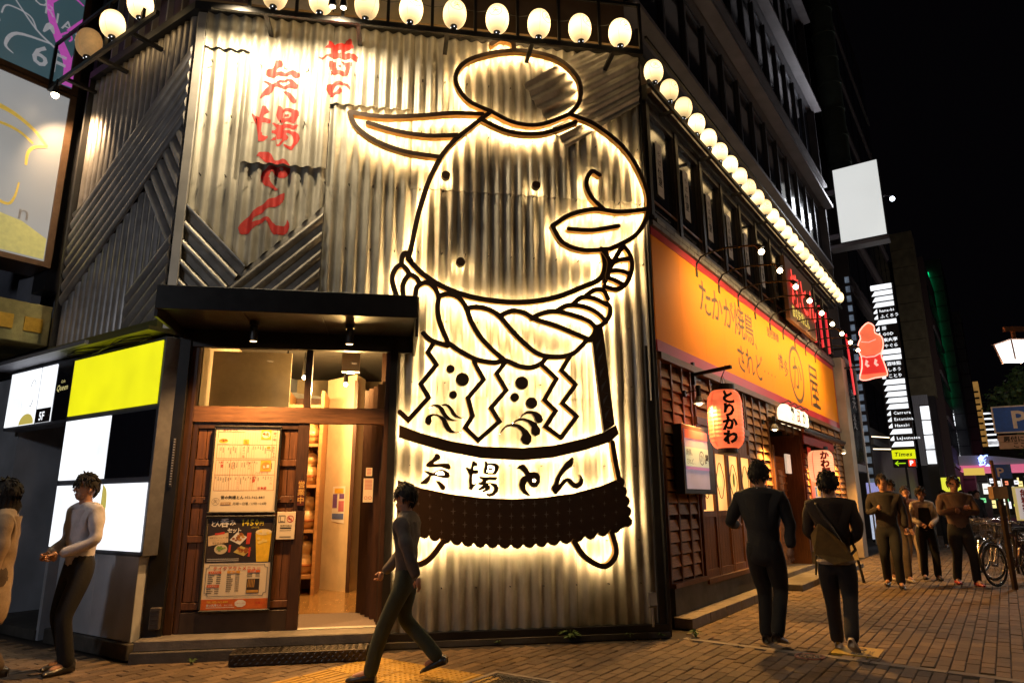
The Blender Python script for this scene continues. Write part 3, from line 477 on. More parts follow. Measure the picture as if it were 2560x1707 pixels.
weed(.0, -.1, .08, 10, 'low weed below the small vent on the sheet wall')
weed(-1.75, -.12, .07, 9, 'small weed left of the largest weed at the sheet wall')
weed(-2.55, -.13, .06, 8, 'tiny weed beside the right end of the metal step')
weed(.35, -.18, .12, 14, 'weed in the paving joint in front of the black corner post')
weed(-4.62, -.42, .08, 14, 'small weed at the left end of the concrete step')

# ================================================================ CORNER BUILDING
B = T('corner_building', 'corner restaurant building clad in corrugated sheets with dark storeys above', 'building', FA, (0, 0, 0))
PIT = .1385
def ridge(x): return math.cos(2*math.pi*(x+5.196)/PIT)
AMP = .021
# sheets on the chamfer: (loops, angle deg, offset, material)
PI = math.pi
sheetsA = [
 ([(-5.2, 6.61), (-4.705, 6.61), (-4.705, 7.06), (-5.2, 7.06)], None, -.045),
 ([(-5.2, 4.62), (-4.705, 4.12), (-4.705, 6.625), (-5.2, 6.625)], None, -.005),
 ([(-4.70, 5.17), (-3.752, 5.17), (-3.752, 7.06), (-4.70, 7.06)], None, -.055),
 ([(-4.70, 4.12), (-4.53, 3.94), (-3.752, 4.71), (-3.752, 5.19), (-4.70, 5.19)], None, -.012),
 ([(-3.748, 6.02), (-2.783, 6.02), (-2.783, 7.06), (-3.748, 7.06)], None, -.042),
 ([(-3.748, 3.60), (-2.783, 3.60), (-2.783, 6.035), (-3.748, 6.035)], None, -.006),
 ([(-2.779, 5.01), (-1.832, 5.01), (-1.832, 7.06), (-2.779, 7.06)], None, -.036),
 ([(-2.86, 2.55), (-1.832, 2.55), (-1.832, 5.025), (-2.86, 5.025)], None, -.022),
 ([(-2.86, .13), (-1.832, .13), (-1.832, 2.565), (-2.86, 2.565)], None, -.008),
 ([(-1.828, 5.01), (-.892, 5.01), (-.892, 7.06), (-1.828, 7.06)], None, -.040),
 ([(-1.828, 2.55), (-.892, 2.55), (-.892, 5.025), (-1.828, 5.025)], None, -.024),
 ([(-1.828, .13), (-.892, .13), (-.892, 2.565), (-1.828, 2.565)], None, -.010),
 ([(-.888, 5.01), (.09, 5.01), (.09, 7.06), (-.888, 7.06)], None, -.036),
 ([(-.888, 2.55), (.06, 2.55), (.09, 5.025), (-.888, 5.025)], None, -.022),
 ([(-.888, .13), (.02, .13), (.06, 2.565), (-.888, 2.565)], None, -.008),
]
def relief(off, s): return lambda x, z: off-AMP*ridge(x)
for lp, a, off in sheetsA:
    m = MB(); strips(m, [lp], PI/2, PIT/10, relief(off, 1), rim=.01)
    z0 = min(p[1] for p in lp)
    m.obj('corrugated_sheet', zinc, B, smooth=True)
def diag(loop, deg, off, mt, fr_obj=B, pit=PIT, amp=AMP, ph=0.):
    a = R_(deg); m = MB()
    f = lambda x, z: off-amp*math.cos(2*PI*((-x*math.sin(a)+z*math.cos(a))+ph)/pit)
    strips(m, [loop], a, pit/10, f, rim=.012)
    return m.obj('diagonal_sheet', mt, fr_obj, smooth=True)
diag([(-1.42, 6.49), (-.66, 7.05), (.10, 7.06), (.09, 6.36), (-.89, 5.66), (-1.29, 6.25)], 33, -.085, zinc_dark)
def chev(loop, deg):
    a = R_(deg); m = MB(); pit = .155
    def f(x, z):
        q = math.cos(2*PI*(-x*math.sin(a)+z*math.cos(a))/pit); return -.01-.062*max(0, q-.12)**.5
    strips(m, [loop], a, pit/14, f, rim=.03); m.obj('diagonal_sheet', zinc_dark, B, smooth=False)
chev([(-5.2, 4.625), (-4.53, 3.945), (-4.77, 3.60), (-5.2, 3.60)], -45.4)
chev([(-4.525, 3.94), (-3.752, 4.71), (-3.752, 3.60), (-4.77, 3.60)], 44.8)
MB().box(-5.26, .12, .07, .12, 3.30, 7.06).obj('backing_wall', brown, B); MB().box(-2.86, .12, .07, .12, .05, 3.298).obj('backing_wall', brown, B)
m = MB()
for (u, z) in [(-5.1+.27*i, zz) for i in range(20) for zz in (6.42, 5.72, 4.98, 4.2)]:
    if z < 4.9 and u < -3.8: continue
    m.add(*(lambda vs, fs: (vs, fs))([(u+.007*math.cos(k*1.05), -.085, z+.007*math.sin(k*1.05)) for k in range(6)]+[(u+.007*math.cos(k*1.05), -.03, z+.007*math.sin(k*1.05)) for k in range(6)], [tuple(range(6))]+[(k, (k+1) % 6, 6+(k+1) % 6, 6+k) for k in range(6)]))
for (u, z) in [(-2.7+.36*i, zz) for i in range(8) for zz in (1.0, .55, 1.8, 2.7, 3.4)]:
    m.add([(u+.007*math.cos(k*1.05), -.055, z+.007*math.sin(k*1.05)) for k in range(6)]+[(u+.007*math.cos(k*1.05), -.0, z+.007*math.sin(k*1.05)) for k in range(6)], [tuple(range(6))]+[(k, (k+1) % 6, 6+(k+1) % 6, 6+k) for k in range(6)])
o = m.obj('sheet_screws', iron, B); o['kind'] = 'stuff'
# red painted lettering on the sheets
def sheet_y(x, z):
    best = None
    for lp, a, off in sheetsA:
        xs = [p[0] for p in lp]; zs = [p[1] for p in lp]
        if min(xs)-.004 <= x <= max(xs)+.004 and min(zs) <= z <= max(zs): best = off if best is None else min(best, off)
    return (best if best is not None else -.01)-AMP*ridge(x)-.003
rl = [pairs(l) for l in RED]
groups = [('painted_character_mukashi', rl[0:4]), ('painted_character_no', rl[4:5]), ('painted_character_ya', rl[5:9]), ('painted_character_ba', rl[9:14]), ('painted_character_to', rl[14:16]), ('painted_character_n', rl[16:17])]
for nm, g in groups:
    m = MB()
    if nm.endswith('_to'):  # crosses a sheet lap: cut there
        for a, b in ((5.176, 9), (0, 5.164)):
            cl = []
            for lp in g:
                q = []
                for i in range(len(lp)):
                    p, r = lp[i], lp[(i+1) % len(lp)]
                    inn = a <= p[1] <= b; inr = a <= r[1] <= b
                    if inn: q.append(p)
                    if inn != inr:
                        e = a if (p[1] < a) != (r[1] < a) else b
                        t = (e-p[1])/(r[1]-p[1]); q.append((p[0]+(r[0]-p[0])*t, e))
                if len(q) > 2: cl.append(q)
            strips(m, cl, PI/2, PIT/12, sheet_y)
    else: strips(m, g, PI/2, PIT/12, sheet_y)
    o = m.obj('painted_lettering', redp, B)
# corner strips and posts
MB().box(-5.30, -5.205, -.075, .03, 3.2, 7.04).obj('corner_trim', trimm, B, bevel=.004)
MB().box(.095, .135, -.07, .50, 0, 7.5).obj('corner_post', black, B, bevel=.005)
MB().box(.015, .094, -.03, .03, .0, 3.2).obj('edge_strip', black, B)
# coping, ledge beam and wall foot
MB().box(-5.34, .134, -.10, .25, 7.06, 7.17).obj('coping_beam', blackw, B)
MB().box(-5.25, .29, -.09, .029, .0, .128).obj('foot_beam', blackw, B) if False else None
MB().box(-2.90, .094, -.075, .029, .055, .128).obj('base_flashing', black, B)
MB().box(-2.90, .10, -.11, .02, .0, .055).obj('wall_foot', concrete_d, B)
# recessed upper wall behind the lanterns
m = MB(); m.box(-2.25, .13, .42, .6, 7.17, 8.8); m.obj('dark_parapet_wall', mat('parapet_brown', (.10, .06, .035), .7, 0, .2, 5), B)
m = MB(); m.box(-5.2, -2.26, .42, .6, 7.17, 8.8); m.obj('cream_parapet_wall', cream, B)
for i in range(5):
    m = MB(); x = -4.95+i*.56
    m.plate([(x+.19*math.cos(a), 7.22+.36*max(0, math.sin(a))) for a in [k*PI/10 for k in range(11)]], .39, .415); m.obj('arch_ornament', mat('ornament_brown', (.20, .11, .05), .6), B)
MB().box(-5.3, .13, -.1, .42, 7.17, 7.2).obj('ledge_top', mat('ledge_tin', (.25, .16, .08), .5), B)

# upper storeys on the chamfer side and street side are one dark mass with window bands (street side detailed in part 3)
# ---------------------------------------------------------------- side facade C
Cw = T('side_facade', 'side wall of the corner building with vertical and diagonal ribbed cladding', 'facade', FC, (0, 0, 0))
def cpan(loop, deg, off, mt, pit=.14, amp=.024):
    a = R_(deg); m = MB()
    f = lambda x, z: off-amp*(abs(math.cos(PI*((-x*math.sin(a)+z*math.cos(a)))/pit))**.6*2-1)
    strips(m, [loop], a, pit/10, f, rim=.03)
    m.obj('ribbed_panel', mt, Cw, smooth=False)
cpan([(-2.42, 7.06), (-.02, 7.06), (-.02, 6.63), (-2.2, 5.18), (-2.42, 5.08)], 90, -.02, zinc_grey)
cpan([(-.02, 6.65), (-2.2, 5.19), (-2.42, 5.09), (-2.42, 3.86), (-.72, 5.03), (-.02, 5.65)], 33.7, -.06, zinc_grey)
cpan([(-.72, 5.03), (-.02, 5.65), (-.02, 4.27), (-.11, 4.20)], -54, -.045, zinc_grey, .15)
cpan([(-2.42, 3.86), (-.72, 5.03), (-.11, 4.20), (-.80, 3.72), (-.80, 3.30), (-2.42, 3.30)], 90, -.02, zinc_grey)
cpan([(-.80, 3.72), (-.11, 4.20), (-.02, 4.27), (-.02, 3.30), (-.80, 3.30)], 34, -.06, zinc_grey)
MB().box(-2.42, .0, .03, .1, 3.2, 7.06).obj('backing_wall', blackw, Cw)
MB().box(-2.47, -2.425, -.10, .1, 3.2, 7.08).obj('edge_trim', blackw, Cw)
MB().box(-2.44, .02, -.11, .2, 7.065, 7.17).obj('coping_beam', blackw, Cw)
MB().box(-2.42, .02, -.12, .03, 3.20, 3.295).obj('bottom_rail', mat('olive_rail', (.10, .10, .03), .4, .3), Cw)
MB().box(-2.4, .03, .12, .6, 7.17, 8.8).obj('upper_wall', mat('violet_wall', (.09, .06, .09), .7, 0, .2, 3), Cw)
m = MB()
for i in range(7): m.box(-2.3+i*.34, -2.27+i*.34, .05, .12, 7.17, 8.7)
m.obj('wall_battens', trimm, Cw)

# lantern rails
def lrail(name, label, fr, x0, x1, y, zl, zu, posts, brk):
    t = T(name, label, 'railing', fr, (x0, y, zl), group=None)
    m = MB(); m.box(x0, x1, y-.02, y+.02, zl-.03, zl+.03); m.obj('lower_rail', black, t)
    m = MB(); m.box(x0, x1, y-.015, y+.015, zu-.02, zu+.02); m.obj('upper_rail', black, t)
    pm = MB(); pm.box(-.018, .018, -.018, .018, zl+.03, zu-.02); pme = pm.mesh('post', black)
    for x in posts: inst(pme, 'post', t, (x, y, 0))
    bm = MB(); bm.box(-.025, .025, 0, -y-.1+.02, zl-.03, zl+.01); bme = bm.mesh('bracket', black)
    for x in brk: inst(bme, 'bracket', t, (x, y+.02, 0))
    return t
lrail('lantern_rail', 'steel rail carrying paper lanterns over the main sheet wall', FA, -5.05, .02, -.45, 6.84, 7.52, [-.53-.515*i for i in range(9)]+[.0], [-.35-1.03*i for i in range(5)])
lrail('lantern_rail', 'short steel rail carrying lanterns over the ribbed side wall', FC, -2.75, -.12, -.45, 6.84, 7.52, [-.45, -1.3, -2.1, -2.74], [-.7, -1.5, -2.3])

# ---------------------------------------------------------------- paper lanterns
lp_prof = [(.040, -.185)]+[((.150*math.sin(a)**.72), .19*math.cos(a)*-1) for a in [R_(20+140*k/13) for k in range(14)]]+[(.045, .185)]
def lantern_proto(label, lm, fr, loc, rot):
    t = T('paper_lantern', label, 'lantern', fr, loc, rot, local=True)
    prof = []
    for i in range(len(lp_prof)-1):
        (r0, z0), (r1, z1) = lp_prof[i], lp_prof[i+1]
        prof.append((r0, z0)); prof.append(((r0+r1)/2*1.018, (z0+z1)/2))
    prof.append(lp_prof[-1])
    m = MB(); m.lathe(prof, n=20); m.obj('shade', lm, t, smooth=True)
    m = MB(); m.lathe([(0, -.235), (.02, -.233), (.035, -.222), (.044, -.205), (.045, -.182), (.03, -.175)], n=12)
    for k in range(4): m.ball((.034*math.cos(k*1.57), .034*math.sin(k*1.57), -.215), .009, n=6, k=4, m=1)
    m.obj('base_cap', [blackw, white_l], t, smooth=True)
    m = MB(); m.lathe([(0, .20), (.045, .20), (.05, .178), (.03, .175)], n=12); m.tube([(0, 0, .2), (0, 0, .26)], .006, 5); m.obj('top_cap', blackw, t)
    # crest: thin ring and a small character, printed on the paper; thin ribs
    m = MB()
    def onl(a, z):
        s = max(.0, 1-(z/.19)**2)**.36; return (.1545*s*math.cos(a), .1545*s*math.sin(a), z)
    def cr(x, z): return onl(-PI/2+x/.15, z)
    n = 20
    for (r0, r1) in ((.078, .083),):
        vs = [cr(rr*math.cos(6.2832*k/n), .03+rr*math.sin(6.2832*k/n)) for rr in (r0, r1) for k in range(n)]
        m.add(vs, [(k, (k+1) % n, n+(k+1) % n, n+k) for k in range(n)])
    text(m, '矢', .0, -.01, .095, bold=-.012, fmap=lambda p: cr(p[0]-.045, p[2]), res=1)
    for a0 in (1.2, 2.6, 4.0, 5.7):
        q = [onl(a0, -.16+.32*k/8) for k in range(9)]; q2 = [onl(a0+.02, -.16+.32*k/8) for k in range(9)]
        m.add(q+q2, [(k, k+1, 9+k+1, 9+k) for k in range(8)])
    m.obj('printed_crest', mat('crest_ink', (.30, .10, .02), .7, em=(.9, .35, .05), es=.55), t)
    return t
LPROTO = lantern_proto('x', lantern_l, FA, (-.265, -.45, 7.09), .25)
LPROTO.scale = (.93, .93, .93)
LPROTO['label'] = 'first glowing lantern from the right end of the main wall rail'
LPROTO['group'] = 'paper lanterns above the main sheet wall'
ordn = ['first', 'second', 'third', 'fourth', 'fifth', 'sixth', 'seventh', 'eighth', 'ninth', 'tenth', 'eleventh', 'twelfth', 'thirteenth', 'fourteenth', 'fifteenth', 'sixteenth', 'seventeenth', 'eighteenth', 'nineteenth', 'twentieth', 'twenty-first', 'twenty-second', 'twenty-third', 'twenty-fourth', 'twenty-fifth', 'twenty-sixth']
def place_lantern(fr, loc, rot, label, group):
    c = copy_tree(LPROTO); c.location = fr.w(*loc); c.rotation_euler = (.06*math.sin(loc[0]*9), .07*math.sin(loc[0]*13+1), fr.ang+rot); c['label'] = label; c['group'] = group
    if fr is FB: c.scale = (.84, .84, .84)
    return c
rots = [.25, .55, .6, -.3, .1, .35, -.2, .5, 0, .3]
for i in range(1, 9):
    place_lantern(FA, (-.265-.515*i, -.45, 7.09), rots[i], ordn[i]+' glowing lantern from the right end of the main wall rail', 'paper lanterns above the main sheet wall')
for i, x in enumerate([-.55, -1.18]):
    c = place_lantern(FC, (x, -.45, 7.15), -.5, ['glowing lantern nearest the corner on the side wall rail', 'glowing lantern in the middle of the side wall rail'][i], 'paper lanterns above the ribbed side wall')
t = lantern_proto('unlit tan paper lantern with faint painted glow at the left end of the side wall rail', lantern_off, FC, (-1.75, -.45, 7.12), -.6)
t['group'] = 'paper lanterns above the ribbed side wall'
# cable between lanterns
m = MB()
for i in range(9):
    x = -.265-.515*i
    m.tube([(x-.515*k/6, -.40, 7.30-.10*math.sin(PI*k/6)) for k in range(7)], .004, 4)
m.obj('lantern_cable', blackw, fr=FA, loc=(-.3, -.4, 7.3), label='thin black cable looping between the lanterns on the main wall', cat='cable')
# small spotlight at the left end of the side rail
t = T('side_spotlight', 'small bright spotlight clamped under the left end of the side wall rail', 'spotlight', FC, (-2.38, -.5, 6.62), local=True)
MB().tube([(0, 0, .2), (0, 0, .06)], .012, 6).tube([(0, 0, .09), (0, .0, -.02)], [.03, .045], 10).obj('housing', black, t)
MB().ball((0, 0, -.03), .045).obj('bulb', lit('spot_bulb', (1, .72, .42), 40), t)
ld = bpy.data.lights.new('spot_glow', 'SPOT'); ld.energy = 260; ld.color = (1, .66, .34); ld.shadow_soft_size = .05; ld.spot_size = R_(115); ld.spot_blend = .8
l = bpy.data.objects.new('spot_glow', ld); link(l, t); l.location = (0, .0, -.12); l.rotation_euler = (R_(38), R_(12), 0)

# pairs of small black floodlights clamped to the rail, washing the sheets
def rail_flood(x, lab, e, aim):
    t = T('rail_floodlight', lab, 'floodlight', FA, (x, -.50, 6.88), local=True, group='small floodlights on the lantern rail')
    for s_ in (-.06, .06):
        MB().tube([(s_, 0, .02), (s_, -.12, .10), (s_, -.16, .06)], .008, 5).obj('arm', black, t)
        m = MB(); m.tube([(s_, -.17, .10), (s_, -.13, .0)], [.03, .05], 10); m.obj('housing', black, t)
        MB().ball((s_, -.125, -.012), .035, .035, .012, n=8, k=4).obj('lens', lit('rail_flood_lens', (1, .85, .6), 12), t)
    ld = bpy.data.lights.new('rail_flood_glow', 'SPOT'); ld.energy = e; ld.color = (1, .80, .50); ld.spot_size = R_(150); ld.spot_blend = 1; ld.shadow_soft_size = .06
    l = bpy.data.objects.new('rail_flood_glow', ld); link(l, t); l.location = (0, -.14, -.06); l.rotation_euler = (R_(aim), 0, 0)
rail_flood(-4.75, 'rail floodlight nearest the left corner over the red lettering', 330, 34)
rail_flood(-3.66, 'rail floodlight above the upper red characters', 300, 34)

# ================================================================ HALO-LIT WALL SIGN (generic gourd, rope, apron and lettering)
NS = T('halo_lit_sign', 'giant outline sign with white halo light, rope, lettering and fringed apron on the sheet wall', 'neon sign', FA, (0, 0, 0))
YF, YB = -.175, -.115        # face and back of the raised strokes
def ribbon(name, pts, w_, closed=False, caps=True, sharp=False, dz=0.):
    """raised stroke: dark face, brass returns and a lit back that washes the wall"""
    P = [Vector((p[0], p[1])) for p in pts]; n = len(P)
    if sharp:  # subdivide, keep corners
        Q = []
        for i in range(n-1):
            k = max(1, int((P[i+1]-P[i]).length/.12))
            Q += [P[i].lerp(P[i+1], j/k) for j in range(k)]
        P = Q+[P[-1]]; n = len(P)
    L = []; Rr = []
    for i in range(n):
        a = P[i-1] if i else P[i]; b = P[i+1] if i+1 < n else P[i]
        d1 = (P[i]-a).normalized() if i else (b-P[i]).normalized(); d2 = (b-P[i]).normalized() if i+1 < n else d1
        t = (d1+d2)
        t = t.normalized() if t.length > .01 else d1
        nn = Vector((-t.y, t.x)); k = min(1.6, 1/max(.3, nn.dot(Vector((-d1.y, d1.x)))))
        L.append(P[i]+nn*w_/2*k); Rr.append(P[i]-nn*w_/2*k)
    if caps:
        def cap(p, d):
            a0 = math.atan2(d.y, d.x); return [p+Vector((math.cos(a0+q), math.sin(a0+q)))*w_/2 for q in (PI/3, 0, -PI/3)]
        ec = cap(P[-1], (P[-1]-P[-2])); stc = cap(P[0], (P[0]-P[1]))
    else: ec = []; stc = []
    outl = L+ec+list(reversed(Rr))+stc
    m = MB(); f, bk = YF-dz, YB
    N = len(outl)
    # faces as quads along the stroke
    base = [(p.x, f, p.y) for p in L]+[(p.x, f, p.y) for p in Rr]
    m.add(base, [(i, i+1, n+i+1, n+i) for i in range(n-1)], 0)
    if ec: m.add([(q.x, f, q.y) for q in [L[-1]]+ec+[Rr[-1]]], [(0, 1, 2, 3, 4)], 0)
    if stc: m.add([(q.x, f, q.y) for q in [Rr[0]]+stc+[L[0]]], [(0, 1, 2, 3, 4)], 0)
    m.add([(q.x, f, q.y) for q in outl]+[(q.x, bk, q.y) for q in outl], [(k, N+k, N+(k+1) % N, (k+1) % N) for k in range(N)], 1)
    s = .62   # lit back, slightly narrower
    bl = [(((p+q)/2+(p-q)/2*s).x, bk, ((p+q)/2+(p-q)/2*s).y) for p, q in zip(L, Rr)]
    br = [(((p+q)/2-(p-q)/2*s).x, bk, ((p+q)/2-(p-q)/2*s).y) for p, q in zip(L, Rr)]
    m.add(bl+br, [(n+i, n+i+1, i+1, i) for i in range(n-1)], 2)
    return m.obj(name, [neon_face, neon_side, neon_lit], NS)
for i, (a, b) in enumerate(((1024, 402), (1232, 425), (1057, 600))): pass
k = 0
names = ['rope_stroke']*21+['apron_edge']+['gourd_outline']*20
TW = .056
for i, l in enumerate(TUBES):
    p = spline(pairs(l), 7)
    nm = names[i] if i < len(names) else 'gourd_outline'
    if i >= len(TUBES)-2: nm = 'tassel_loop'
    ribbon(nm, p, TW if 0 < i else .062, dz=.0006*i)
for i, l in enumerate(ZIG):
    ribbon('paper_streamer', pairs(l), .050, sharp=True, dz=.0005*(i+40))
def solid(name, loops, mats=(0,), dz=0., halo=True, w_=.03):
    """raised solid shape with a lit rim behind it"""
    m = MB(); vs, fs = poly_fill(loops, YF-dz, YB+.004)
    me_n = len(fs)
    m.add(vs, fs, 0)
    o = m.obj(name, [neon_face], NS)
    if halo:
        h = MB()
        for lp in loops:
            P = [Vector(p) for p in lp]; n = len(P)
            area = sum(P[i].x*P[(i+1) % n].y-P[(i+1) % n].x*P[i].y for i in range(n))
            sg = 1 if area > 0 else -1
            inn = []
            for i in range(n):
                t = (P[(i+1) % n]-P[i-1]).normalized(); nn = Vector((-t.y, t.x))*sg
                inn.append((P[i]+nn*.004, P[i]+nn*w_))
            h.add([(q[0].x, YB+.008, q[0].y) for q in inn]+[(q[1].x, YB+.008, q[1].y) for q in inn], [(i, (i+1) % n, n+(i+1) % n, n+i) for i in range(n)])
        h.obj('led_strip', neon_lit, o)
    return o
for nm, G in (('sign_character_ya', YA), ('sign_character_ba', BA), ('sign_character_to', TO), ('sign_character_n', NN)):
    loops = [pairs(l) for l in G]
    if nm.endswith('ya') or nm.endswith('to') or nm.endswith('_n') or nm.endswith('ba'):
        solid('raised_lettering', loops, w_=.018)
for l in SWIRL: solid('swirl_ornament', [pairs(l)], w_=.006)
for l in DOTS:
    (cx, cz), (r, _) = pairs(l); solid('dot', [[(cx+r*math.cos(a), cz+r*math.sin(a)) for a in [q*2*PI/20 for q in range(20)]]], w_=.022)
solid('waist_band', [pairs(BAND[0])], w_=.04)
solid('fringe', [pairs(FRINGE[0])], w_=.05, dz=.002)
dm = MB()
for l in DIAM:
    (cx, cz), (r, _) = pairs(l); r = max(.012, r)
    dm.add([(cx-r*.72, YF-.004, cz), (cx-.14*r, YF-.004, cz+.14*r), (cx, YF-.004, cz+r), (cx+.14*r, YF-.004, cz+.14*r), (cx+r*.72, YF-.004, cz), (cx+.14*r, YF-.004, cz-.14*r), (cx, YF-.004, cz-r), (cx-.14*r, YF-.004, cz-.14*r)], [tuple(range(8))])
o = dm.obj('diamond_pattern', diam_m, NS); o['kind'] = 'stuff'
solid('knot_cap', [[(.065+.075*math.cos(a)-.03, 1.98+.085*math.sin(a)) for a in [q*2*PI/14 for q in range(14)]]], w_=.03, dz=.003) if False else None
sl = pairs(SASH[0]); o = solid('sash', [sl], w_=.03, dz=-.001)
# zig-zag on the sash
zl = []
(x0, z0), (x1, z1), (x2, z2), (x3, z3), (x4, z4) = sl
for i in range(13):
    t = .08+.88*i/12
    a = Vector((x0, z0)).lerp(Vector((x4, z4)), t); b = Vector((x2, z2)).lerp(Vector((x3, z3)), t)
    zl.append((a+(b-a)*(.22 if i % 2 else .78)))
m = MB()
for i in range(12):
    a, b = zl[i], zl[i+1]; c = a.lerp(b, .5)+Vector(((-.02 if i % 2 else .02), 0))
    m.add([(a.x, YF-.003, a.y), (b.x, YF-.003, b.y), ((a.x+b.x)/2+(-.055 if i % 2 == 0 else .055)*.6, YF-.003, (a.y+b.y)/2)], [(0, 1, 2)])
m.obj('zigzag_inlay', sash_m, o)
# stand-offs holding the strokes off the wall and short cable tails
m = MB()
rs = random.Random(5)
for l in TUBES[21:]+ZIG+TUBES[:10]:
    p = pairs(l)
    for q in p[1::2]: m.tube([(q[0], YB, q[1]), (q[0], -.0, q[1])], .005, 5)
o = m.obj('stand_off', iron, NS); o['kind'] = 'stuff'
# white outlet vent low on the wall
t = T('wall_vent', 'small pale metal cable hood low on the sheet wall by the corner', 'vent', FA, (-.08, -.06, .3), local=True)
m = MB(); m.add([(-.04, -.02, -.0), (.04, -.02, 0), (.04, -.08, .03), (-.04, -.08, .03), (-.04, -.02, .16), (.04, -.02, .16), (.04, -.05, .15), (-.04, -.05, .15)], [(0, 1, 2, 3), (3, 2, 6, 7), (7, 6, 5, 4), (0, 3, 7, 4), (1, 5, 6, 2), (0, 4, 5, 1)]); m.obj('hood', trimm, t)
MB().tube([(0, -.03, 0), (0, -.03, -.19)], .012, 6).obj('conduit', trimm, t)

# ================================================================ ENTRANCE
# steps
t = T('concrete_step', 'two-tier concrete step along the foot of the entrance', 'step', FA, (-5.06, 0, 0))
m = MB(); m.box(-5.16, -2.93, -.31, .06, .10, .192); m.obj('upper_tread', concrete, t, bevel=.008)
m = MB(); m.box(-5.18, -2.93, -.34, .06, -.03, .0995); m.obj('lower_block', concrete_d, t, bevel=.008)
t = T('metal_step', 'long black checker-plate step box in front of the entrance', 'step', FA, (-4.26, -.62, 0))
sm_ = MB(); sm_.box(-4.26, -3.06, -.62, -.36, 0.004, .108); sm_.obj('box', checker, t, bevel=.004)
m = MB(); r = random.Random(9)
for i in range(38):
    for j in range(8):
        x = -4.24+i*.031+(.015 if j % 2 else 0); y = -.605+j*.032; s = 1 if (i+j) % 2 else -1
        m.add([(x, y, .1085), (x+.018, y+s*.014, .1085), (x+.021, y+s*.010, .112), (x+.003, y-s*.004, .112)], [(0, 1, 2, 3)])
for i in range(38):
    for j in range(3):
        x = -4.24+i*.031; z = .022+j*.032; s = 1 if (i+j) % 2 else -1
        m.add([(x, -.6205, z), (x+.018, -.6205, z+s*.014), (x+.021, -.624, z+s*.010), (x+.003, -.624, z-s*.004)], [(0, 1, 2, 3)])
o = m.obj('tread_pattern', mat('tread_steel', (.09, .08, .07), .35, .8, .2, 30), t); o['kind'] = 'stuff'
# shop front frame
E_ = T('shop_entrance', 'dark timber entrance front with transom window and open sliding doorway', 'entrance', FA, (-5.1, 0, .19))
def bx(name, mt, x0, x1, y0, y1, z0, z1, par=None, bev=.003): return MB().box(x0, x1, y0, y1, z0, z1).obj(name, mt, par or E_, bevel=bev)
bx('lintel_beam', wood_h, -4.92, -2.95, -.035, .06, 2.235, 2.40)
bx('frame_head', wood_d, -4.92, -2.95, -.03, .06, 3.10, 3.20)
bx('left_jamb', wood_d, -4.995, -4.92, -.04, .07, .192, 3.20)
bx('right_jamb', wood_d, -2.985, -2.94, -.04, .07, .192, 3.20)
bx('mullion', wood_d, -3.835, -3.765, -.03, .05, 2.40, 3.10)
for i, (a, b) in enumerate(((-4.92, -3.835), (-3.765, -2.985))):
    bx('transom_frame', wood, a, b, -.012, .03, 3.055, 3.10); 
    bx('transom_pane', glass_c, a, b, .012, .018, 2.402, 3.055, bev=0)
bx('threshold', trimm, -3.76, -2.985, -.02, .06, .192, .203)
bx('black_column', black, -5.17, -4.995, -.10, .12, .02, 3.25)
bx('side_post', black, -2.94, -2.86, -.09, .25, .0, 3.28)
# left fixed door with frame-and-panel work
D = T('panelled_door', 'dark wooden sliding door with battened panels behind the menu boards', 'door', FA, (-4.91, 0, .19))
def dx(name, mt, x0, x1, y0, y1, z0, z1, par=None, bev=.003): return MB().box(x0, x1, y0, y1, z0, z1).obj(name, mt, par or D, bevel=bev)
dx('door_slab', wood_d, -4.915, -3.76, .02, .05, .195, 2.23)
dx('left_stile', wood_d, -4.915, -4.865, -.015, .02, .195, 2.23); dx('right_stile', wood_d, -3.87, -3.76, -.02, .02, .195, 2.23)
dx('kick_board', brown, -4.865, -3.87, -.018, .02, .195, .385); dx('top_rail', wood_d, -4.865, -3.87, -.015, .02, 2.17, 2.23)
for z in (1.79, 1.42, 1.04, .41):
    dx('rail', wood, -4.865, -3.87, -.013, .018, z, z+.065)
for z0, z1 in ((1.86, 2.165), (1.49, 1.785), (1.11, 1.415), (.48, 1.035)):
    for i in range(12):
        x = -4.86+i*.0825; dx('panel_board', wood, x+.002, x+.080, .004, .019, z0, z1, bev=.002)
m = MB()
for x in (-4.84, -4.73, -4.02, -3.9):
    for z in (1.455, ): m.lathe([(.011, 0), (0, .006)], (x, 0, 0), 6)
m = MB()
for x in (-4.83, -4.74, -4.01, -3.90): m.ball((x, -.015, 1.452), .010, n=6, k=4)
m.obj('nail_heads', iron, D)
# right sliding leaf (pushed behind) and inner panels
L2 = T('dark_side_door', 'dark vertical-boarded door leaf standing open at the right of the doorway', 'door', FA, (-3.1, .5, .2))
for i in range(5):
    MB().box(-3.24+i*.055, -3.188+i*.055, .95-i*.17, 1.10-i*.17, .205, 2.75).obj('board', wood_d, L2)
MB().box(-3.0, -2.985, .06, .4, .205, 2.2).obj('edge', brown, L2)
t = T('small_notice_pair', 'small square notice above a framed phone and smoking notice on the open door leaf', 'notice', FA, (-3.11, .02, 1.2))
m = MB(); m.box(-3.155, -3.09, -.012, -.008, 1.69, 1.775); m.box(-3.175, -3.075, -.012, -.008, 1.42, 1.665); m.obj('sheet', paperm, t)
m = MB()
for k in range(5): m.quad((-3.145, -.0135, 1.76-k*.014), (-3.145, -.0135, 1.764-k*.014), (-3.10, -.0135, 1.764-k*.014), (-3.10, -.0135, 1.76-k*.014))
for k in range(8): m.quad((-3.165, -.0135, 1.65-k*.014), (-3.165, -.0135, 1.654-k*.014), (-3.085, -.0135, 1.654-k*.014), (-3.085, -.0135, 1.65-k*.014))
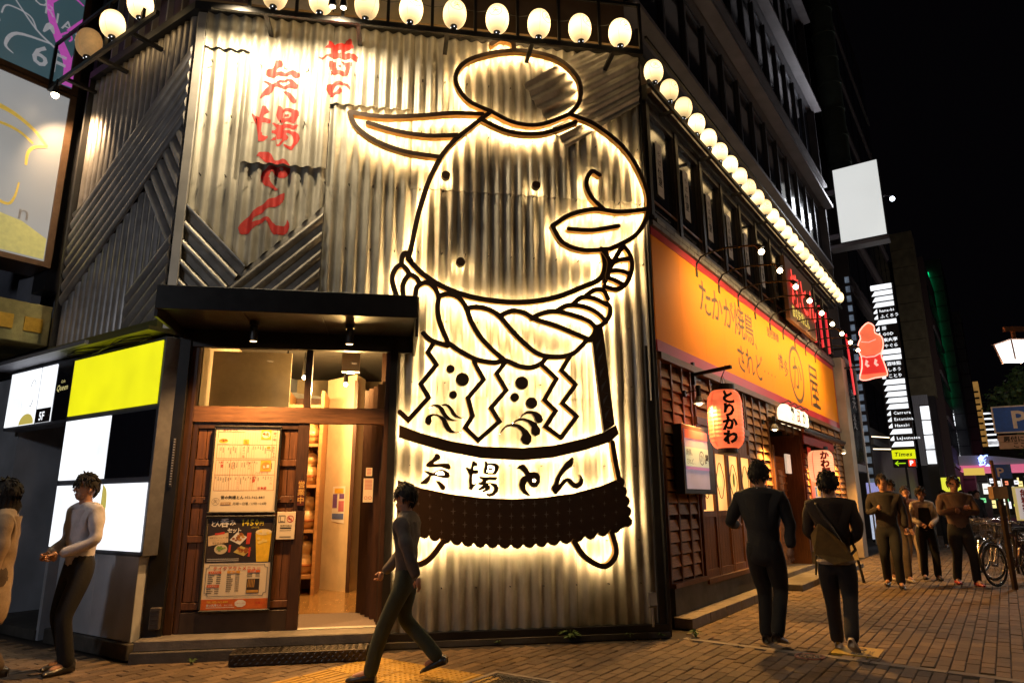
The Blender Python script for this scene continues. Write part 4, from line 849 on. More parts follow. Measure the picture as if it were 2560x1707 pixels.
for cx in (-3.147, -3.103):
    m.add([(cx+.017*s*math.cos(a), -.0135, 1.465+.017*s*math.sin(a)) for s in (1, .78) for a in [q*PI/6 for q in range(12)]], [(k, (k+1) % 12, 12+(k+1) % 12, 12+k) for k in range(12)])
m.obj('print', inkr, t)
# vertical little brass plate on the black column
t = T('column_plate', 'narrow perforated metal plate fixed high on the black column by the entrance', 'plate', FA, (-5.05, -.105, 1.82), local=True)
m = MB(); m.box(-.014, .014, -.006, 0, -.24, .24)
for k in range(18): m.box(-.008, .008, -.010, -.006, -.22+k*.026, -.208+k*.026, 1)
m.obj('plate', [iron, trimm], t)
t = T('wall_socket', 'weatherproof socket box low on the black column left of the door', 'socket', FA, (-5.05, -.105, .36), local=True)
m = MB(); m.box(-.05, .05, -.05, 0, -.10, .10); m.obj('box', mat('socket_grey', (.07, .055, .045), .5), t, bevel=.01); m = MB()
for k in range(4): m.box(-.035, .035, -.056, -.05, -.06+k*.04, -.045+k*.04)
m.obj('rib', iron, t)
# canopy
CN = T('entrance_canopy', 'flat black steel canopy projecting over the entrance', 'canopy', FA, (-5.0, 0, 3.2))
MB().box(-5.07, -2.71, -.95, .02, 3.20, 3.30).obj('roof_slab', black, CN, bevel=.006)
MB().box(-5.09, -2.69, -.985, -.951, 3.17, 3.40).obj('front_fascia', black, CN, bevel=.004)
MB().box(-2.705, -2.675, -.95, .02, 2.99, 3.40).obj('side_fascia', black, CN); MB().box(-5.10, -5.072, -.95, .02, 3.10, 3.40).obj('side_fascia', black, CN)
MB().box(-5.05, -2.71, -.08, .0, 3.02, 3.199).obj('soffit_beam', blackw, CN)
for x in (-4.35, -3.62): MB().box(x, x+.012, -.93, -.08, 3.185, 3.199).obj('soffit_joint', iron, CN)
def canopy_spot(x, lab, on):
    t = T('canopy_spotlight', lab, 'spotlight', FA, (x, -.5, 3.2), local=True, group='spotlights under the canopy')
    MB().tube([(0, 0, 0), (0, 0, -.04)], .05, 12).obj('mount', black, t); MB().tube([(0, 0, -.04), (0, .01, -.20)], .038, 12).obj('housing', black, t, smooth=False)
    m = MB(); m.lathe([(.033, -.2015), (0, -.2015)], (0, .01, 0), 12); m.obj('lens', lit('canopy_bulb', (1, .62, .28), 9) if on else glass_dark, t)
    if on:
        ld = bpy.data.lights.new('canopy_glow', 'SPOT'); ld.energy = 300; ld.color = (1, .52, .17); ld.spot_size = R_(125); ld.spot_blend = .8; ld.shadow_soft_size = .04
        l = bpy.data.objects.new('canopy_glow', ld); link(l, t); l.location = (0, .0, -.22); l.rotation_euler = (R_(on), 0, 0)
canopy_spot(-3.36, 'lit cylinder spotlight under the right half of the canopy', -20)
canopy_spot(-4.30, 'cylinder spotlight under the left half of the canopy', 12)

# menu boards
def frame_board(t, x0, x1, z0, z1, y, fw=.022):
    m = MB(); m.box(x0, x1, y-.03, y+.01, z0, z0+fw); m.box(x0, x1, y-.03, y+.01, z1-fw, z1); m.box(x0, x0+fw, y-.03, y+.01, z0+fw, z1-fw); m.box(x1-fw, x1, y-.03, y+.01, z0+fw, z1-fw)
    m.obj('frame', blackw, t, bevel=.008)
M1 = T('menu_board', 'upper framed paper menu with red-ruled columns, hours and phone number', 'menu board', FA, (-4.36, -.05, 1.33))
frame_board(M1, -4.70, -4.03, 1.315, 2.20, -.03)
MB().box(-4.68, -4.05, -.042, -.03, 1.335, 2.18).obj('sheet', paperm, M1)
X0, X1, yy = -4.665, -4.065, -.0435
inkb2 = mat('orange_rule_ink', (.50, .16, .03), .7)
m = MB(); hl = lambda x0, x1, z, t=.0016, M=m: M.quad((x0, yy, z-t), (x1, yy, z-t), (x1, yy, z+t), (x0, yy, z+t)); vl = lambda x, z0, z1, t=.0013, M=m: M.quad((x-t, yy, z0), (x+t, yy, z0), (x+t, yy, z1), (x-t, yy, z1))
for z in (2.165, 2.005, 1.865, 1.85, 1.70, 1.545): hl(X0+.01, X1-.01, z)
hl(X0+.01, X0+.27, 2.135)
for x in (X0+.01, X1-.01): vl(x, 1.865, 2.165, .002); vl(x, 1.545, 1.85, .002)
for i in range(1, 24):
    x = X0+.01+i*.0242
    if i not in (4, 16, 17, 18, 19): vl(x, 1.865, 2.005, .0007); 
    if i < 17: vl(x, 1.70, 1.85, .0007)
    if i < 18: vl(x, 1.545, 1.70, .0007)
    if 5 < i < 18: vl(x, 2.015, 2.13, .0007)
for x in (X1-.055, X0+.24, X0+.30): vl(x, 1.865, 2.165 if x > -4.2 else 2.005, .0015)
for x in (X0+.36, X1-.22, X0+.15): vl(x, 1.545, 1.85, .0014)
m.obj('ruled_lines', inkb2, M1)
m = MB(); text(m, 'みそおでん', X0+.05, 2.14, .03, yy, res=1); text(m, '揚げ物', X1-.033, 2.11, .03, yy, vert=True, res=1); text(m, 'おつまみ', X1-.033, 1.965, .028, yy, vert=True, res=1)
text(m, '〆の一品', X0+.27, 1.965, .028, yy, vert=True, res=1); text(m, 'ワイン', X0+.18, 1.81, .027, yy, vert=True, res=1); text(m, '酎ハイ', X0+.335, 1.81, .027, yy, vert=True, res=1)
text(m, 'ハイボール', X1-.20, 1.71, .026, yy, res=1); text(m, 'ビール', X1-.04, 1.66, .026, yy, vert=True, res=1); text(m, 'ソフトドリンク', X0+.24, 1.675, .018, yy, vert=True, res=1); text(m, '日本酒', X1-.17, 1.556, .03, yy, res=1, bold=.02); text(m, '梅酒', X0+.07, 1.81, .03, yy, vert=True, res=1, bold=.03); text(m, '焼酎', X0+.39, 1.66, .03, yy, vert=True, res=1, bold=.03)
m.obj('red_headings', inkr, M1)
m = MB(); text(m, '昔の矢場とん', X0+.085, 1.462, .037, yy, bold=.03, res=1); text(m, '052-962-8811', X0+.315, 1.463, .035, yy, res=1, bold=.008); text(m, '月曜〜日曜／17時〜24時', X0+.205, 1.403, .030, yy, res=1, bold=.004)
r = random.Random(2)
for i in range(23):
    for (za, zb) in ((1.87, 1.995), (1.715, 1.84), (1.56, 1.69)):
        if r.random() < .8:
            x = X0+.022+i*.0242; z = zb-r.uniform(.0, .02)
            for k in range(r.randint(2, 7)): z -= .009; m.quad((x-.003, yy, z), (x+.003, yy, z), (x+.003, yy, z+.006), (x-.003, yy, z+.006))
o = m.obj('black_lettering', ink, M1); o['kind'] = 'stuff'
m = MB(); m.box(X0+.09, X0+.185, -.0445, -.0425, 1.402, 1.428)
m.obj('hours_label', mat('ochre_label', (.45, .22, .03), .6), M1)
m = MB(); text(m, '営業時間', X0+.095, 1.407, .020, -.0448, res=1); m.obj('hours_lettering', paperw, M1)
m = MB()
m.add([(X0+.04+.036*s*math.cos(a), yy, 1.435+.036*s*math.sin(a)) for s in (1, .93) for a in [q*PI/10 for q in range(20)]], [(k_, (k_+1) % 20, 20+(k_+1) % 20, 20+k_) for k_ in range(20)]); text(m, '矢', X0+.018, 1.42, .045, yy, res=1, bold=-.01); m.obj('round_crest', inkb, M1)
def photo_patch(parent, x0, x1, z0, z1, y, base, food, plate=None, seed=0):
    """printed food picture: ground colour, plate and pieces of food"""
    m = MB(); m.quad((x0, y, z0), (x1, y, z0), (x1, y, z1), (x0, y, z1), 0)
    cx, cz = (x0+x1)/2, (z0+z1)/2; rx, rz = (x1-x0)*.42, (z1-z0)*.36
    if plate: m.add([(cx+rx*math.cos(q*PI/8), y-.0006, cz+rz*math.sin(q*PI/8)) for q in range(16)], [tuple(range(16))], 1)
    r = random.Random(seed)
    for i in range(9):
        px, pz = cx+r.uniform(-.6, .6)*rx, cz+r.uniform(-.5, .5)*rz; s = rx*r.uniform(.18, .34)
        m.add([(px+s*math.cos(q*PI/3)*r.uniform(.8, 1.2), y-.0008-i*.0001, pz+s*.7*math.sin(q*PI/3)) for q in range(6)], [tuple(range(6))], 2+(i % 2))
    m.obj('printed_picture', [base, plate or base, food, food2], parent)
food2 = mat('fried_golden', (.55, .28, .05), .6); fbrown = mat('fried_brown', (.30, .09, .02), .6); fgreen = mat('bean_green', (.12, .25, .04), .6); fyel = mat('print_yellow', (.75, .45, .05), .6); fwhite = paperw; fdark = mat('print_black', (.03, .02, .018), .5)
photo_patch(M1, X1-.17, X1-.07, 2.06, 2.16, yy-.001, fyel, fbrown, fwhite, 1); photo_patch(M1, X0+.01, X0+.12, 2.01, 2.075, yy-.001, paperm, fbrown, fyel, 2); photo_patch(M1, X0+.26, X0+.315, 2.01, 2.06, yy-.001, fyel, food2, None, 3)
photo_patch(M1, X1-.155, X1-.05, 1.735, 1.845, yy-.001, fyel, fwhite, food2, 4); photo_patch(M1, X1-.11, X1-.065, 1.955, 1.995, yy-.001, paperm, food2, fyel, 5)

M2 = T('takeout_menu_board', 'lower framed poster with 1450 yen drink set above a takeout menu', 'menu board', FA, (-4.36, -.05, .4))
frame_board(M2, -4.70, -4.03, .385, 1.30, -.03)
MB().box(-4.68, -4.05, -.042, -.03, .405, 1.28).obj('sheet', paperm, M2)
MB().box(-4.675, -4.055, -.0435, -.042, .845, 1.275).obj('black_ground', fdark, M2)
MB().box(-4.675, -4.055, -.0435, -.042, .408, .505).obj('orange_strip', mat('print_orange', (.60, .13, .02), .55), M2)
yy = -.0445
m = MB(); text(m, 'とん', -4.645, 1.195, .06, yy, bold=.025, vert=False, res=1, adv=.72, wob=.03); text(m, '呑', -4.56, 1.195, .085, yy, bold=.03, res=1, wob=.02); text(m, 'み', -4.475, 1.205, .062, yy, bold=.025, res=1, wob=.03); text(m, 'セット', -4.485, 1.135, .052, yy, bold=.03, res=1, adv=.85)
for k in range(2): 
    for j in range(34): m.quad((-4.655+j*.0088, yy, .878-k*.017), (-4.650+j*.0088, yy, .878-k*.017), (-4.650+j*.0088, yy, .885-k*.017), (-4.655+j*.0088, yy, .885-k*.017))
m.obj('white_lettering', paperw, M2)
m = MB(); text(m, '1450', -4.355, 1.20, .082, yy, bold=.03, res=1); text(m, '円', -4.185, 1.203, .042, yy, bold=.02, res=1); text(m, '(1595円)', -4.26, 1.172, .022, yy, res=1); m.obj('yellow_lettering', mat('print_yellow2', (.75, .60, .04), .55), M2)
m = MB(); m.add([(-4.655, yy, 1.005), (-4.47, yy, 1.04), (-4.475, yy, 1.135), (-4.665, yy, 1.10)], [(0, 1, 2, 3)]); m.obj('price_slip', mat('slip_cream', (.68, .50, .30), .6), M2)
m = MB(); text(m, 'お好きなドリンク一杯', -4.65, 1.078, .0175, yy-.001, res=1, skew=0); text(m, '＋', -4.575, 1.055, .018, yy-.001, res=1); text(m, 'おつまみ2品', -4.62, 1.025, .022, yy-.001, res=1); m.obj('slip_lettering', ink, M2)
m = MB(); m.add([(-4.60, yy-.001, 1.108), (-4.51, yy-.001, 1.122), (-4.512, yy-.001, 1.142), (-4.602, yy-.001, 1.128)], [(0, 1, 2, 3)])
m.quad((-4.30, yy, 1.02), (-4.265, yy, 1.02), (-4.255, yy, 1.13), (-4.295, yy, 1.13)); m.quad((-4.465, yy, .945), (-4.445, yy, .945), (-4.440, yy, 1.015), (-4.460, yy, 1.015)); m.quad((-4.275, yy-.001, .90), (-4.255, yy-.001, .90), (-4.25, yy-.001, .99), (-4.27, yy-.001, .99)); o = m.obj('red_tag', inkr, M2); o['kind'] = 'stuff'
def plate_print(cx, cz, rx, rz, food, seed, rim=fwhite, sq=False):
    m = MB(); nn = 4 if sq else 16
    m.add([(cx+rx*math.cos(q*2*PI/nn+.2), yy, cz+rz*math.sin(q*2*PI/nn+.2)) for q in range(nn)], [tuple(range(nn))], 0)
    r = random.Random(seed)
    for i in range(14):
        a = r.uniform(0, 6.28); d = r.uniform(0, .62); px, pz = cx+rx*d*math.cos(a), cz+rz*d*math.sin(a)+rz*.12; s = rx*r.uniform(.14, .26)
        m.add([(px+s*math.cos(q*PI/3+i), yy-.0006-i*.00006, pz+s*.75*math.sin(q*PI/3+i)) for q in range(6)], [tuple(range(6))], 1+(i % 3 == 0))
    m.obj('printed_dish', [rim, food, food2], M2)
plate_print(-4.375, 1.075, .085, .062, fbrown, 1, sq=True); plate_print(-4.33, .955, .085, .05, fbrown, 2, mat('dish_yellow', (.6, .45, .12), .6), sq=True)
m = MB(); m.add([(-4.535+.062*math.cos(q*PI/8), yy, .975+.048*math.sin(q*PI/8)) for q in range(16)], [tuple(range(16))], 0)
r = random.Random(3)
for i in range(26):
    a = r.uniform(0, 6.28); d = r.uniform(0, .7); m.add([(-4.535+.062*d*math.cos(a)+.011*math.cos(q*PI/3+i), yy-.0006-i*.00004, .985+.034*d*math.sin(a)+.009*math.sin(q*PI/3)) for q in range(6)], [tuple(range(6))], 1+(i % 2))
m.obj('printed_bowl', [mat('bowl_cream', (.65, .55, .35), .6), fgreen, mat('bean_pale', (.25, .38, .08), .6)], M2)
# highball glass print
m = MB(); m.quad((-4.19, yy, .85), (-4.075, yy, .85), (-4.06, yy, 1.14), (-4.215, yy, 1.125), 0); m.add([(-4.1375+.078*math.cos(q*PI/8), yy-.0007, 1.135+.030*math.sin(q*PI/8)) for q in range(16)], [tuple(range(16))], 1)
r = random.Random(4)
for i in range(8): 
    px, pz = -4.14+r.uniform(-.05, .05), 1.06+r.uniform(-.04, .09); m.add([(px+.02*math.cos(q*PI/2+i), yy-.0012-i*.0001, pz+.018*math.sin(q*PI/2+i)) for q in range(4)], [(0, 1, 2, 3)], 2)
m.obj('printed_drink', [mat('drink_gold', (.80, .50, .03), .5), mat('drink_foam', (.80, .66, .36), .5), mat('ice_gold', (.82, .62, .16), .5)], M2)
m = MB(); fx0, fx1, fz0, fz1 = -4.655, -4.075, .53, .828
c_ = .03
out = [(fx0+c_, fz0), (fx1-c_, fz0), (fx1-c_*.8, fz0+c_*.8), (fx1, fz0+c_), (fx1, fz1-c_), (fx1-c_*.8, fz1-c_*.8), (fx1-c_, fz1), (fx0+c_, fz1), (fx0+c_*.8, fz1-c_*.8), (fx0, fz1-c_), (fx0, fz0+c_), (fx0+c_*.8, fz0+c_*.8)]
cx, cz = (fx0+fx1)/2, (fz0+fz1)/2
inn = [(cx+(x-cx)*.982, cz+(z-cz)*.965) for x, z in out]
m.add([(x, yy, z) for x, z in out+inn], [(k, (k+1) % 12, 12+(k+1) % 12, 12+k) for k in range(12)]); m.obj('menu_border', mat('print_slate', (.12, .12, .14), .6), M2)
m = MB(); text(m, 'テイクアウトメニュー', cx, .775, .042, yy, bold=.02, res=1, adv=1.08, center=True); m.obj('takeout_heading', inkr, M2)
m = MB()
for x0, x1, z, s in ((-4.63, -4.51, .742, 0), (-4.455, -4.335, .744, 1), (-4.265, -4.145, .748, 0), (-4.635, -4.52, .615, 0)): m.quad((x0, yy, z), (x1, yy, z), (x1, yy, z+.025), (x0, yy, z+.025), s)
m.obj('price_heading', [mat('print_vermil', (.62, .12, .02), .6), mat('print_amber', (.65, .30, .03), .6)], M2)
m = MB(); text(m, 'みそおでん', -4.62, .747, .019, yy-.001, res=1); text(m, '揚げ物', -4.425, .749, .019, yy-.001, res=1); text(m, 'お土産', -4.24, .753, .019, yy-.001, res=1); text(m, 'みそ串カツ', -4.625, .620, .018, yy-.001, res=1); m.obj('heading_lettering', paperw, M2)
m = MB(); r = random.Random(6)
def rows(x0, x1, z, n, dz):
    for k in range(n):
        x = x0
        for j in range(r.randint(4, 6)): m.quad((x, yy, z-k*dz), (x+.0075, yy, z-k*dz), (x+.0075, yy, z-k*dz+.009), (x, yy, z-k*dz+.009)); x += .0098
        for j in range(4): m.quad((x1-.04+j*.010, yy, z-k*dz), (x1-.033+j*.010, yy, z-k*dz), (x1-.033+j*.010, yy, z-k*dz+.009), (x1-.04+j*.010, yy, z-k*dz+.009))
rows(-4.63, -4.51, .722, 5, .018); rows(-4.455, -4.335, .724, 9, .0185); rows(-4.265, -4.145, .728, 2, .017); rows(-4.635, -4.52, .595, 3, .018); m.obj('price_rows', ink, M2)
m = MB(); m.quad((-4.265, yy, .555), (-4.145, yy, .555), (-4.145, yy, .69), (-4.265, yy, .69), 0)
for k in range(5): m.quad((-4.255+k*.014, yy-.001, .61), (-4.248+k*.014, yy-.001, .61), (-4.246+k*.014, yy-.001, .685), (-4.253+k*.014, yy-.001, .685), 1)
m.quad((-4.262, yy-.001, .56), (-4.15, yy-.001, .56), (-4.15, yy-.001, .585), (-4.262, yy-.001, .585), 1); m.obj('printed_picture', [fdark, food2], M2)
m = MB(); text(m, 'TEL:052-962-8811', -4.625, .470, .026, yy, bold=.01, res=1); m.obj('phone_lettering', mat('print_yellow3', (.78, .55, .05), .6), M2)
m = MB(); text(m, '昔の矢場とん', -4.625, .441, .024, yy, bold=.02, res=1); text(m, '錦三丁目店', -4.46, .441, .016, yy, res=1)
m.add([(-4.31+.055*math.cos(q*PI/4+.39), yy, .462+.036*math.sin(q*PI/4+.39)) for q in range(8)], [tuple(range(8))])
for k in range(30): m.quad((-4.625+k*.0088, yy, .425), (-4.619+k*.0088, yy, .425), (-4.619+k*.0088, yy, .432), (-4.625+k*.0088, yy, .432))
m.obj('address_lettering', paperw, M2)
m = MB(); text(m, 'ごちそうさま', -4.356, .458, .015, yy-.001, res=1); text(m, '矢場とん', -4.17, .455, .024, yy, res=1, bold=.02); m.obj('bubble_lettering', inkr, M2)
# phone / smoking notice and wooden tag
t = T('framed_notice', 'white framed notice with phone and no-smoking pictograms right of the poster', 'notice', FA, (-3.93, -.03, 1.06))
MB().box(-4.02, -3.84, -.034, -.021, 1.06, 1.33).obj('sheet', paperm, t, bevel=.002)
m = MB(); yy = -.0355
for k, z in enumerate((1.165, 1.145, 1.085, 1.078)): m.quad((-3.985, yy, z), (-3.875, yy, z), (-3.875, yy, z+(.012 if k < 1 else .004)), (-3.985, yy, z+(.012 if k < 1 else .004)))
bo = [(-4.005, 1.225), (-3.94, 1.225), (-3.94, 1.295), (-4.005, 1.295)]; ci = [(-3.9725+(x+3.9725)*.86, 1.26+(z-1.26)*.86) for x, z in bo]
m.add([(x, yy, z) for x, z in bo+ci], [(k, (k+1) % 4, 4+(k+1) % 4, 4+k) for k in range(4)]); m.quad((-3.99, yy, 1.235), (-3.985, yy, 1.235), (-3.985, yy, 1.285), (-3.99, yy, 1.285)); m.quad((-3.99, yy, 1.235), (-3.955, yy, 1.235), (-3.955, yy, 1.24), (-3.99, yy, 1.24)); text(m, '喫煙可能店', -3.985, 1.185, .023, yy, res=1)
m.obj('black_print', ink, t)
m = MB(); m.add([(-3.89+.035*s*math.cos(a), yy, 1.26+.035*s*math.sin(a)) for s in (1, .82) for a in [q*PI/8 for q in range(16)]], [(k, (k+1) % 16, 16+(k+1) % 16, 16+k) for k in range(16)]); m.quad((-3.915, yy-.001, 1.28), (-3.91, yy-.001, 1.286), (-3.865, yy-.001, 1.24), (-3.87, yy-.001, 1.234)); m.quad((-3.91, yy, 1.255), (-3.875, yy, 1.255), (-3.875, yy, 1.265), (-3.91, yy, 1.265)); m.obj('red_print', inkr, t)
t = T('open_tag', 'narrow dark-red wooden open tag hanging on the door stile', 'sign', FA, (-3.8, -.03, 1.4))
MB().box(-3.835, -3.765, -.036, -.022, 1.39, 1.645).obj('board', mat('red_wood', (.10, .018, .010), .5), t, bevel=.002); MB().tube([(-3.80, -.03, 1.645), (-3.80, -.028, 1.72)], .003, 5).obj('cord', iron, t)
m = MB(); text(m, '営業中', -3.80, 1.575, .072, -.0375, vert=True, bold=.015, res=1, adv=1.08); m.obj('lettering', mat('gold_ink', (.62, .36, .10), .6), t)

# ================================================================ INSIDE THE ENTRANCE
IN = T('entrance_room', 'small warm-lit room behind the entrance with timber floor and plaster walls', 'room', FA, (-4, 1, .2))
def ix(name, mt, x0, x1, y0, y1, z0, z1, par=None): return MB().box(x0, x1, y0, y1, z0, z1).obj(name, mt, par or IN)
ix('timber_floor', floorw, -5.0, -2.2, 1.0, 4.6, .14, .20); ix('back_wall', plaster, -5.2, -1.6, 4.6, 4.7, .2, 3.6)
ix('ceiling', dark_int, -5.2, -1.6, .08, 4.7, 3.5, 3.6); ix('left_wall', plaster, -5.1, -5.02, .5, 4.6, .2, 3.5)
ix('low_floor', matm, -5.0, -2.94, .06, 1.0, .14, .198)
ix('transom_backing', plaster, -4.98, -4.1, .75, .80, 2.2, 3.15)
MB().add([(-3.45, 2.85, .2), (-3.92, 3.45, .2), (-3.92, 3.45, 3.3), (-3.45, 2.85, 3.3)], [(0, 1, 2, 3)]).add([(-3.45, 2.87, .2), (-3.34, 3.3, .2), (-3.34, 3.3, 3.3), (-3.45, 2.87, 3.3)], [(3, 2, 1, 0)]).obj('angled_wall', cream, IN)
MB().bar((-3.45, 2.84, .2), (-3.45, 2.84, 3.2), .05).obj('corner_post', wood_d, IN)
ix('right_wall', wood_d, -3.05, -2.95, 1.0, 3.4, .2, 3.3); ix('skirting', wood_d, -3.9, -3.4, 3.40, 3.44, .2, .28)
SH = T('wall_shelf', 'tall pine shelf unit with rows of pots seen through the doorway', 'shelf', FA, (-4.1, 3.2, .2))
for z in (.42, 1.02, 1.63, 2.2, 2.75): ix('shelf_board', shelfw, -4.75, -3.93, 2.6, 3.4, z, z+.045, SH)
ix('side_board', shelfw, -3.925, -3.88, 2.6, 3.46, .2, 3.0, SH); ix('back_board', wood, -4.75, -3.93, 3.41, 3.45, .2, 3.0, SH); ix('upright', shelfw, -4.42, -4.38, 2.62, 3.4, 2.25, 3.0, SH)
pot_m = mat('pot_glaze', (.45, .26, .10), .35, 0, .3, 12)
def pot(x, y, z, s, lab):
    t = T('stacked_pot', lab, 'pot', FA, (x, y, z), local=True, group='pots on the shelf unit')
    m = MB(); m.lathe([(0, 0), (.09*s, 0), (.13*s, .06*s), (.135*s, .13*s), (.10*s, .20*s), (.07*s, .22*s), (.10*s, .25*s), (.12*s, .30*s), (.08*s, .36*s), (.03*s, .38*s), (0, .38*s)], n=14); m.obj('body', pot_m, t, smooth=True)
    MB().lathe([(.138*s, .085*s), (.142*s, .10*s), (.138*s, .115*s)], n=14).obj('rim_band', fbrown, t); MB().ball((0, 0, .40*s), .03*s, n=8, k=5).obj('knob', shelfw, t)
for i, z in enumerate((.465, 1.065, 1.675, 2.245)):
    pot(-4.06, 2.85, z, 1.2, 'glazed pot at the front of the '+['lowest', 'second', 'third', 'top'][i]+' shelf beside the doorway')
    pot(-4.40, 2.95, z, 1.1, 'glazed pot further left on the '+['lowest', 'second', 'third', 'top'][i]+' shelf')
t = T('wall_poster', 'small colourful poster on the pale wall inside the doorway', 'poster', FA, (-3.62, 3.03, 1.2))
def onwall(p, d=.006):  # on the angled wall
    a = Vector((-3.45, 2.85)); b = Vector((-3.92, 3.45)); q = b.lerp(a, p[0]); n = Vector((-.6, -.47)).normalized(); n = Vector((-(b-a).normalized().y, (b-a).normalized().x)); 
    if n.y > 0: n = -n
    q += n*d; return (q.x, q.y, p[1])
m = MB(); m.add([onwall(p) for p in ((.38, 1.16), (.80, 1.13), (.80, 1.66), (.38, 1.66))], [(0, 1, 2, 3)], 0)
for i, (a, b, z0, z1) in enumerate(((.4, .55, 1.35, 1.55), (.6, .78, 1.30, 1.45), (.4, .78, 1.19, 1.27), (.45, .75, 1.56, 1.63), (.62, .78, 1.48, 1.55))): m.add([onwall(p, .009) for p in ((a, z0), (b, z0), (b, z1), (a, z1))], [(0, 1, 2, 3)], 1+i % 4)
m.obj('sheet', [paperw, mat('poster_purple', (.16, .08, .3), .6), mat('poster_pink', (.5, .15, .2), .6), mat('poster_blue', (.1, .15, .4), .6), fyel], t)
# hanging wooden ornament to the right and ceiling spots
t = T('hung_rope_charm', 'wooden rope charm hanging on the wall right of the pale wall inside', 'ornament', FA, (-3.22, 2.3, 1.2), local=True)
MB().bar((0, 0, .25), (.10, 0, .02), .12, .03).obj('board', shelfw, t)
m = MB(); m.tube([(0, -.04, .1-.03*k) for k in range(12)], [.02+.012*(k % 2) for k in range(12)], 7); m.obj('rope', mat('straw_rope', (.5, .32, .12), .8), t)
def int_spot(x, y, z, e, lab, size=.028):
    t = T('ceiling_spot', lab, 'spotlight', FA, (x, y, z), local=True, group='ceiling spots inside the entrance')
    MB().tube([(0, 0, .35), (0, 0, .03)], [.008, .035], 8).obj('housing', black, t); MB().ball((0, 0, 0), size).obj('bulb', lit('int_bulb', (1, .74, .42), 25), t)
    if e:
        ld = bpy.data.lights.new('int_glow', 'POINT'); ld.energy = e; ld.color = (1, .54, .18); ld.shadow_soft_size = .06
        l = bpy.data.objects.new('int_glow', ld); link(l, t); l.location = (0, 0, -.08)
int_spot(-4.32, 1.9, 3.10, 90, 'left bright ceiling spot seen through the transom window')
int_spot(-4.12, 2.1, 3.10, 60, 'right bright ceiling spot seen through the transom window')
int_spot(-3.55, 2.0, 3.0, 260, 'ceiling spot above the pale wall inside the doorway')
t = T('square_downlight', 'grey square ceiling lamp hanging behind the right transom window', 'lamp', FA, (-3.40, .55, 3.0), local=True)
MB().box(-.10, .10, -.05, .05, -.10, .12).obj('shade', trimm, t); MB().box(-.04, .04, -.03, .03, -.108, -.102).obj('bulb', lit('int_bulb', (1, .74, .42), 25), t)
ld = bpy.data.lights.new('int_glow', 'POINT'); ld.energy = 110; ld.color = (1, .54, .18); ld.shadow_soft_size = .05
l = bpy.data.objects.new('int_glow', ld); link(l, t); l.location = (0, 0, -.16)

# ================================================================ LIT SIGN CABINETS ON THE SIDE FACADE
CB = T('lit_sign_cabinet', 'checkered light cabinet of yellow, white and black panels on the side wall', 'sign', FC, (-.7, -.1, .9))
yb = -.10
def cpn(name, mt, x0, x1, z0, z1, y=-.112): return MB().box(x0, x1, y, -.10, z0, z1).obj(name, mt, CB)
MB().box(-1.72, .20, -.10, .06, .93, 3.09).obj('cabinet_box', mat('cabinet_grey', (.13, .13, .15), .4, .4), CB, bevel=.004)
yel_l = lit('yellow_panel_lit', (.86, .82, .0), .98, .10, 2.5)
cpn('yellow_panel', yel_l, -1.68, .16, 2.40, 3.05)
cpn('white_panel', white_l, -1.68, -.70, 1.68, 2.34); cpn('black_panel', mat('gloss_black', (.012, .011, .016), .12), -.67, .16, 1.68, 2.34)
o1 = cpn('white_panel', white_l, -1.68, -.70, .97, 1.62); o2 = cpn('white_panel', white_l, -.67, .16, .97, 1.62)
m = MB(); text(m, 'La.tour', -1.30, 1.27, .15, -.1135, res=2, skew=.1); m.obj('lettering', mat('slate_ink', (.25, .25, .28), .6), o1)
gold_l = lit('gold_print_lit', (.62, .50, .10), .75)
m = MB(); P_ = spline([(-.66, 1.615), (-.585, 1.55), (-.56, 1.40), (-.575, 1.2), (-.61, 1.05), (-.665, .975)], 4); m.add([(x, -.1135, z) for x, z in P_]+[(-.668, -.1135, .975), (-.668, -.1135, 1.615)], [tuple(range(len(P_)+2))]); m.obj('gold_leaf_print', gold_l, o2)
m = MB(); m.tube([(-.25+.07*math.cos(a), -.1135, 1.22+.08*math.sin(a)) for a in [q*.45 for q in range(11)]], .003, 4); m.tube([(-.42, -.1135, 1.16), (-.38, -.1135, 1.24), (-.35, -.1135, 1.16)], .003, 4); m.obj('faint_crest', mat('faint_rose', (.6, .4, .35), .6, em=(1, .7, .62), es=.75), o2)
t = T('wall_base_panel', 'streaky pale grey panelled wall base under the lit sign cabinet', 'wall', FC, (-.6, -.05, .15))
for x0, x1 in ((-1.45, -.66), (-.655, .13)): MB().box(x0, x1, -.085, .05, .155, .925).obj('panel', tilem, t, bevel=.004)
MB().box(-1.5, .16, -.12, .05, .0, .15).obj('plinth', concrete_d, t, bevel=.01)
SC = T('small_sign_cabinet', 'row of narrow lit floor-guide panels at the left of the yellow sign', 'sign', FC, (-2.6, -.1, 2.4))
MB().box(-3.42, -1.725, -.09, .10, 2.34, 3.11).obj('cabinet_box', mat('cabinet_grey', (.13, .13, .15), .4, .4), SC, bevel=.004)
